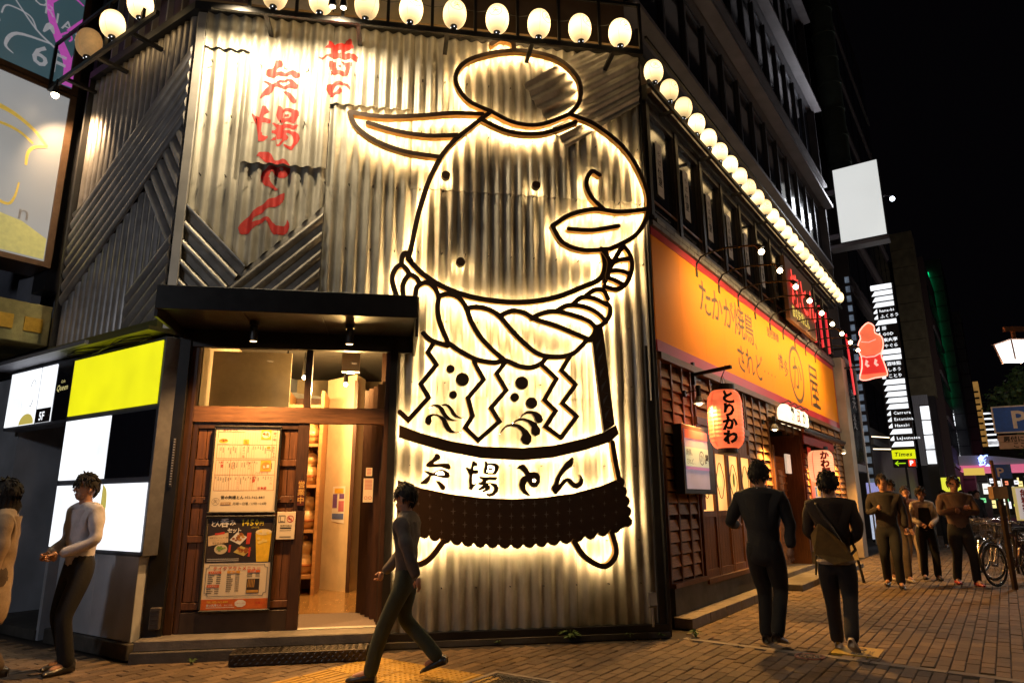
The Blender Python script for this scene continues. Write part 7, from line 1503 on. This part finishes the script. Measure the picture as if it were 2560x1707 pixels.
for i, (x, y, lab) in enumerate(((3.6, -1.2, 'added unseen street lamp behind the viewer to the right'), (-5.6, 1.2, 'added unseen street lamp behind the viewer to the left'), (8.6, 6.0, 'added unseen street lamp just right of the picture'), (33, 31, 'added street lamp hidden behind the tree to light the far buildings'), (46, 52, 'farthest added street lamp, hidden at right to light the far buildings'))):
    c = copy_tree(SLm); c.location = (x, y, 0); c['label'] = lab  # unseen lamps added to light the dim pavement, walls and far towers
    for ch in c.children:
        if ch.type == 'LIGHT':
            ch.data = ch.data.copy(); ch.data.energy = (60, 200, 120, 1500, 3000)[i]; ch.data.color = ((1, .66, .38), (.85, .9, 1), (1, .62, .32), (1, .86, .8), (1, .86, .8))[i]
def psignp(x, y, z0, w_, h_, lab, name='parking_road_sign'):
    return T(name, lab, 'road sign', W0, (x, y, 0), -.5, local=True)
t = psignp(7.55, 10.0, 0, 0, 0, 'blue P parking road sign with a small plate below at the right edge')
blue = mat('sign_blue', (.015, .11, .60), .4); whs = mat('sign_white', (.75, .72, .68), .5)
MB().box(-.43, .43, -.01, .01, 2.36, 2.76).obj('white_edge', whs, t, bevel=.004); MB().box(-.41, .41, -.014, -.01, 2.38, 2.74).obj('blue_plate', blue, t)
m = MB(); text(m, 'P', -.22, 2.43, .36, -.016, bold=.02); m.obj('lettering', whs, t); MB().box(-.40, .40, -.01, .01, 2.13, 2.33).obj('lower_plate', mat('plate_tan', (.50, .36, .28), .5), t)
m = MB(); text(m, '原付に限る', -.34, 2.24, .085, -.013, bold=.025, res=1); text(m, 'ここから', -.24, 2.15, .085, -.013, bold=.025, res=1); m.quad((-.38, -.013, 2.228), (.38, -.013, 2.228), (.38, -.013, 2.232), (-.38, -.013, 2.232)); m.obj('lettering', ink, t); MB().tube([(.02, .04, 0), (.02, .04, 2.8)], .035, 10).obj('pole', polec, t)
t = T('square_post', 'dark post with a small tan box and thin pipe at the right side', 'post', W0, (8.06, 11.6, 0), local=True); MB().bar((0, 0, 0), (0, 0, 1.62), .06, .06).obj('post', brown, t); MB().bar((-.03, 0, 1.6), (-.05, 0, 2.05), .04, .04).obj('pipe', polec, t); MB().box(-.14, .10, -.06, .06, 1.42, 1.62).obj('box', mat('box_tan', (.40, .25, .12), .6), t)
t = psignp(9.85, 14.0, 0, 0, 0, 'small blue P sign beyond the dark post'); MB().box(-.16, .16, -.01, .01, 1.82, 2.10).obj('blue_plate', blue, t); m = MB(); text(m, 'P', -.10, 1.86, .25, -.013, bold=.02); m.obj('lettering', whs, t); MB().tube([(.0, .03, 0), (.0, .03, 2.1)], .025, 8).obj('pole', iron, t)
t = T('guide_banner_sign', 'yellow free-information-centre sign with red vertical lettering at the right edge', 'sign', W0, (10.2, 14.0, 0), -.5, local=True); MB().box(-.17, .32, -.02, .02, 1.0, 1.66).obj('board', lit('guide_yellow', (.75, .62, .2), .45), t); MB().box(-.12, .27, -.025, -.02, 1.03, 1.63).obj('white_strip', lit('guide_white', (.8, .72, .68), .45), t)
m = MB(); text(m, '無料案内', .02, 1.48, .15, -.028, vert=True, bold=.03, adv=.95); text(m, '所', .2, 1.48, .15, -.028, vert=True, bold=.03); m.obj('lettering', inkr, t); MB().box(.06, .10, .02, .06, 0, 1.66).obj('stake', iron, t)

# ================================================================ PEOPLE
def skin_mesh(name, pts, edges, radii, root=0, sub=2, mats=None):
    me = bpy.data.meshes.new(name); me.from_pydata([tuple(p) for p in pts], edges, []); o = bpy.data.objects.new(name, me); link(o)
    md = o.modifiers.new('skin', 'SKIN'); md.use_smooth_shade = True
    bm = bmesh.new(); bm.from_mesh(me); lay = bm.verts.layers.skin.verify()
    for i, v in enumerate(bm.verts):
        r = radii[i]; v[lay].radius = r if isinstance(r, tuple) else (r, r); v[lay].use_root = (i == root)
    bm.to_mesh(me); bm.free()
    s = o.modifiers.new('sub', 'SUBSURF'); s.levels = sub; s.render_levels = sub
    dg = bpy.context.evaluated_depsgraph_get(); ev = o.evaluated_get(dg); out = bpy.data.meshes.new_from_object(ev)
    bpy.data.objects.remove(o); out.name = name
    out.polygons.foreach_set('use_smooth', [True]*len(out.polygons))
    out.materials.clear()
    for m in (mats or []): out.materials.append(m)
    return out
skin_m = mat('skin', (.42, .22, .14), .5, 0, .12, 20)
hair_m = mat('dark_hair', (.010, .006, .004), .75, 0, .3, 60, .3, 120)
def cloth(n, c, r=.85): return mat(n, c, r, 0, .22, 12, .35, 70)
def person(label, x, y, yaw, H=1.72, step=.32, arm='swing', top=None, bottom=None, shoe=None, hair='short', lean=0., head_yaw=0., build=1., jacket=False, sleeve=1., lift=.10, coat=False, group=None, male=True):
    """walking or standing figure facing local +Y; every garment is a part"""
    s = H/1.72; t = T('person', label, 'person', W0, (x, y, 0), R_(yaw), local=True, group=group)
    V_ = lambda a, b, c: Vector((a*s, b*s+lean*c*s*.0, c*s))
    lf = lambda z: lean*(z-.9)
    hipz = .91 - (abs(step)*.12)
    pel = V_(0, 0, hipz); wa = V_(0, lf(1.05), 1.06); ch = V_(0, lf(1.28), 1.29); nb = V_(0, lf(1.45)+.0, 1.44); nt_ = V_(0, lf(1.51)+.015, 1.51)
    h0 = V_(0, lf(1.56)+.03, 1.565); h1 = V_(0, lf(1.63)+.02, 1.63)
    b = build
    hw = .085 if male else .09; shw = (.185 if male else .16)*b
    P = [pel, wa, ch, nb, nt_]; Rr = [(.135*s*b, .10*s*b), (.125*s*b, .092*s*b), (.15*s*b, .105*s*b), (.06*s, .055*s), (.052*s, .052*s)]; E = [(0, 1), (1, 2), (2, 3), (3, 4)]
    Rr = [(.13*s*b, .10*s*b), (.118*s*b, .09*s*b), (.145*s*b, .105*s*b), (.062*s, .058*s), (.052*s, .052*s)]
    def leg(sd, fy, zz, kb):
        hip = V_(sd*hw, 0, hipz-.04); foot = V_(sd*(hw+.01), fy, zz+.085); mid = (hip+foot)/2
        L1 = .404*s; d = (foot-hip).length; bend = math.sqrt(max(0, (L1*1.0)**2-(d/2)**2)); knee = mid+Vector((0, 1, .0))*bend*1.0
        toe = foot+V_(sd*.015, .15, -.045-(.05 if zz > .03 else 0)); return hip, knee, foot, toe
    legs = [leg(-1, step, .0, 0), leg(1, -step*1.05, lift if step else 0., 0)] if step >= 0 else [leg(-1, step*1.05, lift, 0), leg(1, -step, .0, 0)]
    arms = []
    for sd in (-1, 1):
        sh = V_(sd*shw, lf(1.40), 1.40)
        if arm == 'swing': sw = (.16 if sd*step > 0 else -.16); el = V_(sd*(shw+.06), sw*.6+lf(1.15), 1.14); wr = V_(sd*(shw+.05), sw*1.5+.06+lf(.95), .92)
        elif arm == 'crossed': el = V_(sd*(shw+.08), .06, 1.14); wr = V_(-sd*.02, .23, 1.20+.02*sd)
        elif arm == 'phone': el = V_(sd*(shw+.05), .0, 1.14); wr = V_(sd*.10, .24, 1.22) if sd > 0 else V_(sd*(shw+.06), .05, .92)
        elif arm == 'elbow_left': el = V_(sd*(shw+(.14 if sd < 0 else .06)), .03, 1.15); wr = V_(sd*(shw+.16), .26, 1.12) if sd < 0 else V_(sd*(shw+.07), -.06, .92)
        elif arm == 'front': el = V_(sd*(shw+.05), .0, 1.14); wr = V_(sd*.08, .22, 1.03)
        else: el = V_(sd*(shw+.05), -.02, 1.14); wr = V_(sd*(shw+.07), .04, .90)
        arms.append((sd, sh, el, wr))
    # continuous body: legs, trunk, arms and fingers
    for sd, (hip, kn, ft, toe) in zip((-1, 1), legs):
        k = len(P); P += [hip, kn, ft, toe]; Rr += [.078*s, .052*s, .038*s, .028*s]; E += [(0, k), (k, k+1), (k+1, k+2), (k+2, k+3)]
    for sd, sh, el, wr in arms:
        k = len(P); P += [sh, el, wr]; Rr += [.052*s, .038*s, .026*s]; E += [(2, k), (k, k+1), (k+1, k+2)]
    # head chain
    k = len(P); P += [h0, h1]; Rr += [(.066*s, .080*s), (.074*s, .090*s)]; E += [(4, k), (k, k+1)]
    bme = skin_mesh('body', P, E, Rr, 0, 2, [skin_m])
    # hands with five fingers, face: added to the same mesh
    mb = MB(); mb.v = [tuple(v.co) for v in bme.vertices]; mb.f = [tuple(p.vertices) for p in bme.polygons]; mb.m = [0]*len(mb.f)
    for sd, sh, el, wr in arms:
        d = (wr-el).normalized(); side = d.cross(Vector((0, 1, 0))); side = side.normalized() if side.length > .2 else Vector((1, 0, 0)); nn = side.cross(d).normalized()
        if nn.y < 0: nn = -nn
        pc = wr+d*.045*s; mb.ball(tuple(wr+d*.05*s), .036*s, .026*s, .046*s, n=8, k=6)
        for f_, (o_, l_) in enumerate(((-.027, .058), (-.009, .070), (.009, .066), (.025, .052))):
            q0 = wr+d*.08*s+side*o_*s; q1 = q0+(d*.7+nn*.25)*l_*.5*s; q2 = q1+(d*.45+nn*.65)*l_*.5*s; mb.tube([q0, q1, q2], [.0105*s, .0095*s, .007*s], 6)
        q0 = wr+d*.03*s+nn*.02*s; mb.tube([q0, q0+(d*.5+nn*.6)*.035*s, q0+(d*.9+nn*.5)*.055*s], [.013*s, .011*s, .008*s], 6)
    hy = R_(head_yaw); hc = (h0+h1)/2+Vector((0, .005, .01))
    def hp(a, b_, c): v = Vector((a, b_, c))*s; return hc+Vector((v.x*math.cos(hy)-v.y*math.sin(hy), v.x*math.sin(hy)+v.y*math.cos(hy), v.z))
    mb.ball(tuple(hp(0, -.005, .02)), .078*s, .095*s, .105*s, n=14, k=10)                 # cranium
    mb.ball(tuple(hp(0, .032, -.055)), .05*s, .055*s, .055*s, n=10, k=8)                   # jaw
    mb.tube([hp(0, .088, .015), hp(0, .108, -.018), hp(0, .094, -.028)], [.008*s, .014*s, .011*s], 6)   # nose
    for sd in (-1, 1): mb.ball(tuple(hp(sd*.080, .0, -.005)), .010*s, .020*s, .030*s, n=7, k=5)
    mb.obj('body', [skin_m], t, smooth=True)
    m = MB()
    for sd in (-1, 1): m.ball(tuple(hp(sd*.031, .083, .012)), .013*s, .008*s, .008*s, n=7, k=5)
    m.obj('eyes', ink, t)
    m = MB(); m.tube([hp(-.022, .085, -.050), hp(0, .092, -.052), hp(.022, .085, -.050)], .0055*s, 5); m.obj('mouth', mat('lip', (.30, .09, .07), .5), t)
    # hair: shell with uneven edge
    m = MB(); n1, n2 = 22, 12; r = random.Random(int(abs(x)*100)); vs = []
    for j in range(n2+1):
        for i in range(n1):
            a = 2*PI*i/n1; front = math.cos(a)   # +Y is the face
            lim = (1.15 if hair == 'short' else 1.35)+(.9 if hair == 'short' else 1.15)*(1-front)/2-(.25*max(0, front)**2)
            if hair == 'long': lim = min(lim, 2.3)
            th = lim*j/n2; rr = 1.06+.05*math.sin(5*a+3*th)+.04*math.sin(11*a+7*th)+r.uniform(-.04, .06)
            v = hp(math.sin(a)*math.sin(th)*.090*rr, math.cos(a)*math.sin(th)*.106*rr-.010, math.cos(th)*.118*rr+.022)
            vs.append(tuple(v))
    m.add(vs, [(j*n1+i, j*n1+(i+1) % n1, (j+1)*n1+(i+1) % n1, (j+1)*n1+i) for j in range(n2) for i in range(n1)])
    for i in range(150 if y < 9 else 70):   # loose tufts break the outline
        a = r.uniform(0, 2*PI); front = math.cos(a); lim = 1.3+(1.0)*(1-front)/2; th = r.uniform(.05, lim)
        d = Vector((math.sin(a)*math.sin(th), math.cos(a)*math.sin(th), math.cos(th))); q = hp(d.x*.088, d.y*.104-.010, d.z*.116+.02)
        dn = (Vector((r.uniform(-.35, .35), -.35*max(0, d.z)+r.uniform(-.2, .2), -.9))-d*.0); dn = (dn-d*dn.dot(d)+d*.12).normalized()
        m.tube([q, q+dn*.025*s+d*.003*s, q+dn*.05*s], [.010*s, .009*s, .002*s], 4, cap=False)
    if hair == 'long':
        for i in range(11):
            a = PI*.5+PI*i/10; q0 = hp(math.cos(a)*.08, math.sin(a)*.09-.01, -.01); m.tube([q0, hp(math.cos(a)*.095, math.sin(a)*.10-.01, -.10), hp(math.cos(a)*.085, math.sin(a)*.09-.005, -.22+.02*(i % 3))], [.026*s, .028*s, .010*s], 6)
    if hair == 'bun': m.ball(tuple(hp(0, -.10, .06)), .045*s, n=9, k=7)
    m.obj('hair', hair_m, t, smooth=True)
    # trousers
    TP = [V_(0, lf(1.0), hipz+.20), V_(0, 0, hipz+.03)]; TR = [(.132*s*b, .100*s*b), (.155*s*b, .125*s*b)]; TE = [(0, 1)]
    for hip, kn, ft, toe in legs:
        k = len(TP); mid = hip.lerp(kn, .5); c2 = kn.lerp(ft, .5); TP += [hip+Vector((0, 0, -.03*s)), mid, kn, c2, ft+Vector((0, -.01, -.05*s))]; TR += [(.105*s*b, .112*s*b), (.094*s*b, .100*s*b), .076*s, .072*s, .070*s]; TE += [(1, k), (k, k+1), (k+1, k+2), (k+2, k+3), (k+3, k+4)]
    tm__ = skin_mesh('trousers', TP, TE, TR, 1, 2, [bottom]); o = bpy.data.objects.new('trousers', tm__); link(o, t)
    # shoes
    for hip, kn, ft, toe in legs:
        m = MB(); d = Vector((toe.x-ft.x, toe.y-ft.y, 0)).normalized(); up = (ft.z-.085*s); tilt = min(.5, up*3.0)
        def sp(a, w_, z):   # along the foot, across, up
            return ft+Vector((0, 0, -.085*s))+d*a*s*math.cos(tilt)+Vector((-d.y, d.x, 0))*w_*s+Vector((0, 0, z*s-(a+.05)*s*math.sin(tilt)+.012*s))
        secs = [(-.075, .026, .060), (-.05, .036, .085), (0, .036, .088), (.06, .040, .062), (.12, .044, .045), (.17, .038, .038), (.20, .018, .022)]
        vs = []
        for a, w_, h in secs: vs += [sp(a, -w_, 0), sp(a, -w_*1.02, h*.5), sp(a, -w_*.55, h), sp(a, w_*.55, h), sp(a, w_*1.02, h*.5), sp(a, w_, 0)]
        fs = [(6*i+k, 6*i+(k+1) % 6, 6*(i+1)+(k+1) % 6, 6*(i+1)+k) for i in range(len(secs)-1) for k in range(6)]+[tuple(range(6)), tuple(reversed(range(36, 42)))]
        m.add(vs, fs); m.obj('shoe', shoe, t, smooth=True)
    # top
    hem = hipz-.06 if (jacket or coat) else hipz+.02
    if coat: hem = .55
    UP = [V_(0, 0, hem-.12), V_(0, lf(1.06), 1.06), V_(0, lf(1.25), 1.27), V_(0, lf(1.38), 1.385), V_(0, lf(1.45), 1.50)]
    w0 = .178 if jacket else (.25 if coat else .160)
    UR = [(w0*s*b, (.125 if not coat else .15)*s*b), (.150*s*b, .118*s*b), (.172*s*b, .128*s*b), (.140*s*b, .100*s*b), (.066*s, .064*s)]; UE = [(0, 1), (1, 2), (2, 3), (3, 4)]
    for sd, sh, el, wr in arms:
        k = len(UP); e2 = el.lerp(wr, .5*min(1, sleeve)) ; end = el.lerp(wr, 1.05) if sleeve >= 1 else sh.lerp(el, .75)
        if sleeve >= 1: UP += [sh, el, end]; UR += [.082*s, .062*s, .050*s]; UE += [(3, k), (k, k+1), (k+1, k+2)]
        else: UP += [sh, end]; UR += [.072*s, .062*s]; UE += [(3, k), (k, k+1)]
    um = skin_mesh('top', UP, UE, UR, 2, 2, [top]); 
    for v in um.vertices:   # small folds
        v.co += Vector((0, 0, 0))+v.normal*(.005*math.sin(v.co.z*34+v.co.x*17+v.co.y*9)*min(1, max(0, (v.co.z-hem*s)/.2)))
    o = bpy.data.objects.new('jacket' if jacket else ('coat' if coat else 'shirt'), um); link(o, t)
    if jacket:
        m = MB(); m.tube([V_(-.055, lf(1.47)-.01, 1.475), V_(0, lf(1.47)-.062, 1.482), V_(.055, lf(1.47)-.01, 1.475), V_(.0, .06, 1.42), V_(-.055, lf(1.47)-.01, 1.475)], .012*s, 6); m.obj('shirt_collar', mat('collar_white', (.5, .5, .52), .7), t)
    return t, s, arms
dk = cloth('dark_suit', (.012, .012, .016)); dkt = cloth('dark_trousers', (.008, .008, .010)); shb = mat('black_leather', (.02, .017, .016), .3)
white_shirt = cloth('white_shirt', (.55, .52, .55)); beige = cloth('beige_coat', (.36, .26, .17)); olive = cloth('olive_trousers', (.035, .045, .03)); pale_shoe = mat('pale_sneaker', (.5, .42, .36), .6); grey_s = cloth('grey_shirt', (.13, .11, .10))
red_shoe = mat('red_sneaker', (.45, .03, .02), .5); brown_top = cloth('brown_sweatshirt', (.13, .08, .06)); dark_shirt = cloth('charcoal_shirt', (.018, .014, .014))
face = lambda vx, vy: math.degrees(math.atan2(-vx, vy))
# man in dark suit walking away
t, s, _ = person('man in dark suit walking away past the glazed lattice doors', 2.58, 7.32, -38, 1.78, .13, 'elbow_left', dk, dkt, shb, 'short', jacket=True, build=1.08, lift=.06)
# man with crossbody bag
t, s, _ = person('man with mustard crossbody bag and white shoes walking away on the pavement', 3.12, 6.92, -30, 1.66, .30, 'front', cloth('dark_brown_shirt', (.035, .022, .015)), cloth('dark_jeans', (.022, .020, .024)), pale_shoe, 'short', lift=.12, build=1.03)
m = MB(); n = 10; bgp = [(-.18, -.17, 1.12), (-.10, -.235, 1.22), (.10, -.235, 1.05), (.16, -.17, .90), (.0, -.20, .86), (-.16, -.19, .95)]
m.add([Vector(p)*s for p in bgp]+[(Vector(p)+Vector((0, .09, 0)))*s for p in bgp], [tuple(range(6)), tuple(reversed(range(6, 12)))]+[(k, (k+1) % 6, 6+(k+1) % 6, 6+k) for k in range(6)])
bag = T('crossbody_bag', 'mustard crossbody bag worn on the back of the walking man', 'bag', W0, (3.12, 6.92, 0), R_(-30), local=True); m.obj('pouch', cloth('mustard_canvas', (.22, .13, .035)), bag, bevel=.012)
m = MB(); m.tube([Vector(p)*s for p in ((.14, -.17, .95), (.0, -.155, 1.22), (-.12, -.10, 1.42), (-.13, .0, 1.46), (-.06, .13, 1.35), (.12, .14, 1.12), (.19, .0, .98), (.14, -.16, .93))], .014, 5); m.obj('strap', mat('strap_black', (.03, .022, .018), .6), bag)
m = MB(); m.tube([(Vector((.155*math.cos(a), .125*math.sin(a), .865)))*s for a in [q*PI/8 for q in range(17)]], .028*s, 6); m.obj('shirt_hem', cloth('pale_hem', (.34, .28, .24)), bpy.data.objects['person.001'])
# passer-by crossing in front of the wall sign
person('passer-by in green trousers and black shoes striding left in front of the wall sign', -.90, 6.0, 78, 1.54, .30, 'swing', cloth('grey_top', (.10, .085, .08)), olive, shb, 'short', lift=.13, build=.86)
# left side
person('person in white shirt and black trousers standing by the lit sign panels at left', -3.92, 6.45, 150, 1.66, .05, 'front', white_shirt, dkt, shb, 'short', lift=.0, build=.98)
person('person in loose beige coat at the left edge of the picture', -4.28, 5.95, 120, 1.60, .10, 'down', beige, cloth('brown_trousers', (.10, .07, .05)), shb, 'long', coat=True, lift=.03, male=False)
# the group coming towards the viewer
g = 'people walking towards the viewer on the right'
person('man in charcoal shirt and wide black trousers walking towards the viewer', 6.35, 12.0, 150, 1.80, .14, 'phone', dark_shirt, dkt, shb, 'short', lift=.02, group=g, build=1.06)
person('man half hidden behind the charcoal-shirted man, wearing pale shoes', 6.95, 12.9, 165, 1.74, .12, 'down', cloth('dark_plaid', (.07, .03, .022)), cloth('tan_chinos', (.12, .09, .07)), pale_shoe, 'short', lift=.02, group=g)
t, s, _ = person('woman with white blouse under black overalls, arms folded', 7.62, 13.1, 160, 1.62, .07, 'front', cloth('cream_blouse', (.55, .46, .38)), dkt, shb, 'bun', lift=.0, group=g, male=False)
m = MB(); P_ = [(-.13, .0), (.13, .0), (.11, .22), (.09, .42), (-.09, .42), (-.11, .22)]
m.add([Vector((x, .145-.02*(z > .3), .93+z))*s for x, z in P_]+[Vector((x, .10, .93+z))*s for x, z in P_], [tuple(range(6)), tuple(reversed(range(6, 12)))]+[(k, (k+1) % 6, 6+(k+1) % 6, 6+k) for k in range(6)]); m.obj('bib', dkt, t)
person('man with crossed arms, brown sweatshirt and red shoes at the right', 7.72, 12.25, 165, 1.78, .16, 'crossed', brown_top, dkt, red_shoe, 'short', lift=.0, group=g, build=1.12)
person('person in pale sneakers following behind the man with red shoes', 7.95, 14.2, 170, 1.66, .12, 'down', cloth('orange_knit', (.25, .10, .05)), cloth('cream_trousers', (.30, .23, .18)), pale_shoe, 'short', lift=.02, group=g)
# distant pedestrians
far0 = None
for i, (x, y, c, lab) in enumerate(((13.2, 21.5, (.06, .05, .05), 'distant pedestrian in dark clothes left of the crossing'), (14.4, 22.5, (.35, .33, .33), 'distant pedestrian in a pale shirt near the crossing'), (15.2, 23.0, (.05, .05, .06), 'distant pedestrian in black beside the parked bicycles'), (12.4, 24.0, (.05, .045, .05), 'distant pedestrian in black behind the group'), (16.2, 24.8, (.45, .5, .6), 'distant pedestrian in a light blue top by the bicycles'), (17.2, 27.5, (.04, .04, .04), 'farthest dark pedestrian under the arcade lights'))):
    person(lab, x, y, 150+20*i, 1.68, .12 if i % 2 else .2, 'down', cloth('far_top%d' % i, c), dkt, shb, 'short', group='distant pedestrians near the crossing', lift=.03)

# ================================================================ BICYCLES
rubber = mat('tyre_rubber', (.015, .015, .015), .7); chrome = mat('chrome', (.45, .45, .46), .22, .9)
def bicycle(x, y, yaw, lab, fc, basket=True):
    t = T('parked_bicycle', lab, 'bicycle', W0, (x, y, 0), R_(yaw), local=True, group='bicycles parked along the kerb')
    paint = mat('bike_paint_%d' % int(fc[0]*1000), fc, .35, .2)
    for cx in (-.53, .53):
        w_ = bpy.data.objects.new('wheel', None); link(w_, t); OFF[w_.name] = (0, 0, 0)
        n = 28; ringp = lambda R, zz=0: [(cx+R*math.cos(2*PI*k/n), 0, .335+R*math.sin(2*PI*k/n)) for k in range(n+1)]
        MB().tube(ringp(.325), .017, 7, cap=False).obj('tyre', rubber, w_, smooth=True); MB().tube(ringp(.30), .008, 6, cap=False).obj('rim', chrome, w_, smooth=True)
        m = MB()
        for k in range(18): a = 2*PI*k/18; m.tube([(cx, .02*(-1)**k, .335), (cx+.30*math.cos(a), 0, .335+.30*math.sin(a))], .0016, 3)
        m.obj('spokes', chrome, w_); MB().tube([(cx, -.05, .335), (cx, .05, .335)], .018, 8).obj('hub', chrome, w_)
        MB().tube([(cx+.355*math.cos(a), 0, .335+.355*math.sin(a)) for a in [R_(20+q*14) for q in range(11)]], [.022]*11, 6).obj('mudguard', chrome, t)
    m = MB(); bb = (-.08, 0, .29); st = (-.22, 0, .80); hd = (.36, 0, .86); fk = (.42, 0, .66)
    for a, b_ in ((bb, st), (bb, fk), (st, (.38, 0, .80)), ((-.53, .05, .335), (-.2, .0, .72)), ((-.53, -.05, .335), (-.2, 0, .72)), ((-.53, .05, .335), bb), ((-.53, -.05, .335), bb), (hd, fk)): m.tube([a, b_], .015, 7)
    m.obj('frame', paint, t)
    MB().tube([(.42, -.045, .66), (.50, -.045, .42), (.53, -.045, .335)], .012, 6).tube([(.42, .045, .66), (.50, .045, .42), (.53, .045, .335)], .012, 6).obj('fork', chrome, t)
    m = MB(); m.tube([hd, (.34, 0, .98)], .013, 7); m.tube([(.12, -.28, 1.0), (.26, -.25, 1.03), (.35, -.08, .98), (.35, .08, .98), (.26, .25, 1.03), (.12, .28, 1.0)], .011, 6); m.obj('handlebar', chrome, t, smooth=True)
    m = MB(); m.tube([(.05, -.285, .995), (.14, -.28, 1.0)], .017, 7); m.tube([(.05, .285, .995), (.14, .28, 1.0)], .017, 7); m.obj('grips', rubber, t)
    m = MB(); m.add([(-.38, -.075, .90), (-.38, .075, .90), (-.15, .03, .91), (-.08, 0, .90), (-.15, -.03, .91), (-.38, -.07, .86), (-.38, .07, .86), (-.15, .025, .87), (-.09, 0, .87), (-.15, -.025, .87)], [(0, 1, 2, 3, 4), (9, 8, 7, 6, 5), (0, 5, 6, 1), (1, 6, 7, 2), (2, 7, 8, 3), (3, 8, 9, 4), (4, 9, 5, 0)]); m.tube([st, (-.24, 0, .87)], .012, 6); m.obj('saddle', rubber, t, bevel=.006)
    m = MB(); m.lathe([(.09, -.004), (.09, .004), (.07, .004), (.07, -.004), (.09, -.004)], (0, 0, 0), 16); m.v = [(bb[0]+x_, -.05+z_, bb[2]+y_) for x_, y_, z_ in m.v]; m.tube([(bb[0], -.06, bb[2]), (bb[0]+.12, -.07, bb[2]-.12)], .009, 5); m.tube([(bb[0], .06, bb[2]), (bb[0]-.12, .07, bb[2]+.12)], .009, 5); m.obj('crank', chrome, t)
    m = MB(); m.box(-.82, -.30, -.06, .06, .70, .712); m.tube([(-.78, .05, .70), (-.53, .05, .34)], .006, 5); m.tube([(-.78, -.05, .70), (-.53, -.05, .34)], .006, 5); m.obj('rear_rack', chrome, t)
    m = MB(); m.ball((-.86, 0, .62), .025, n=8, k=5); m.obj('rear_reflector', mat('reflector_red', (.5, .01, .01), .2), t)
    if basket:
        m = MB(); B0 = [(.42, -.12, .78), (.42, .12, .78), (.66, .12, .78), (.66, -.12, .78)]; B1 = [(.38, -.17, 1.0), (.38, .17, 1.0), (.74, .17, 1.0), (.74, -.17, 1.0)]
        for k in range(4):
            a0, b0, a1, b1 = Vector(B0[k]), Vector(B0[(k+1) % 4]), Vector(B1[k]), Vector(B1[(k+1) % 4]); m.tube([a1, b1], .005, 4); m.tube([a0, b0], .004, 4); m.tube([a0.lerp(a1, .5), b0.lerp(b1, .5)], .003, 4)
            for j in range(6): m.tube([a0.lerp(b0, j/6), a1.lerp(b1, j/6)], .003, 4)
        m.obj('basket', iron, t)
bicycle(7.45, 9.55, 212, 'nearest black bicycle with basket cut off by the right edge', (.02, .02, .022)); bicycle(8.55, 12.25, 206, 'second parked bicycle, leaning behind the nearest one', (.05, .02, .018))
bicycle(9.15, 13.1, 200, 'third parked bicycle with a dark frame along the kerb', (.03, .035, .05)); bicycle(9.85, 14.6, 208, 'fourth parked bicycle by the yellow banner sign', (.10, .10, .11)); bicycle(10.9, 15.9, 200, 'fifth parked bicycle, farthest clear one along the kerb', (.04, .03, .03))
# wilted grass strip and litter along the kerb
m = MB(); r = random.Random(12)
for i in range(120):
    a = FB.w(r.uniform(-.2, 7), -.30-abs(r.gauss(0, .05)), .004); s_ = r.uniform(.008, .025); q = r.uniform(0, 6.28)
    m.add([(a.x+s_*math.cos(q+k*2.1), a.y+s_*.6*math.sin(q+k*2.1), .005+.006*(k == 1)) for k in range(3)], [(0, 1, 2)])
for i in range(60):
    a = FA.w(r.uniform(-5, .3), -.20-abs(r.gauss(0, .10)), .004); s_ = r.uniform(.006, .02); q = r.uniform(0, 6.28)
    m.add([(a.x+s_*math.cos(q+k*2.1), a.y+s_*.6*math.sin(q+k*2.1), .005+.006*(k == 1)) for k in range(3)], [(0, 1, 2)])
tag(m.obj('fallen_leaves', mat('dead_leaf', (.22, .14, .05), .8, 0, .4, 30, island=.4)), 'small dry leaves and grit scattered along the foot of the walls', 'litter', kind='stuff')
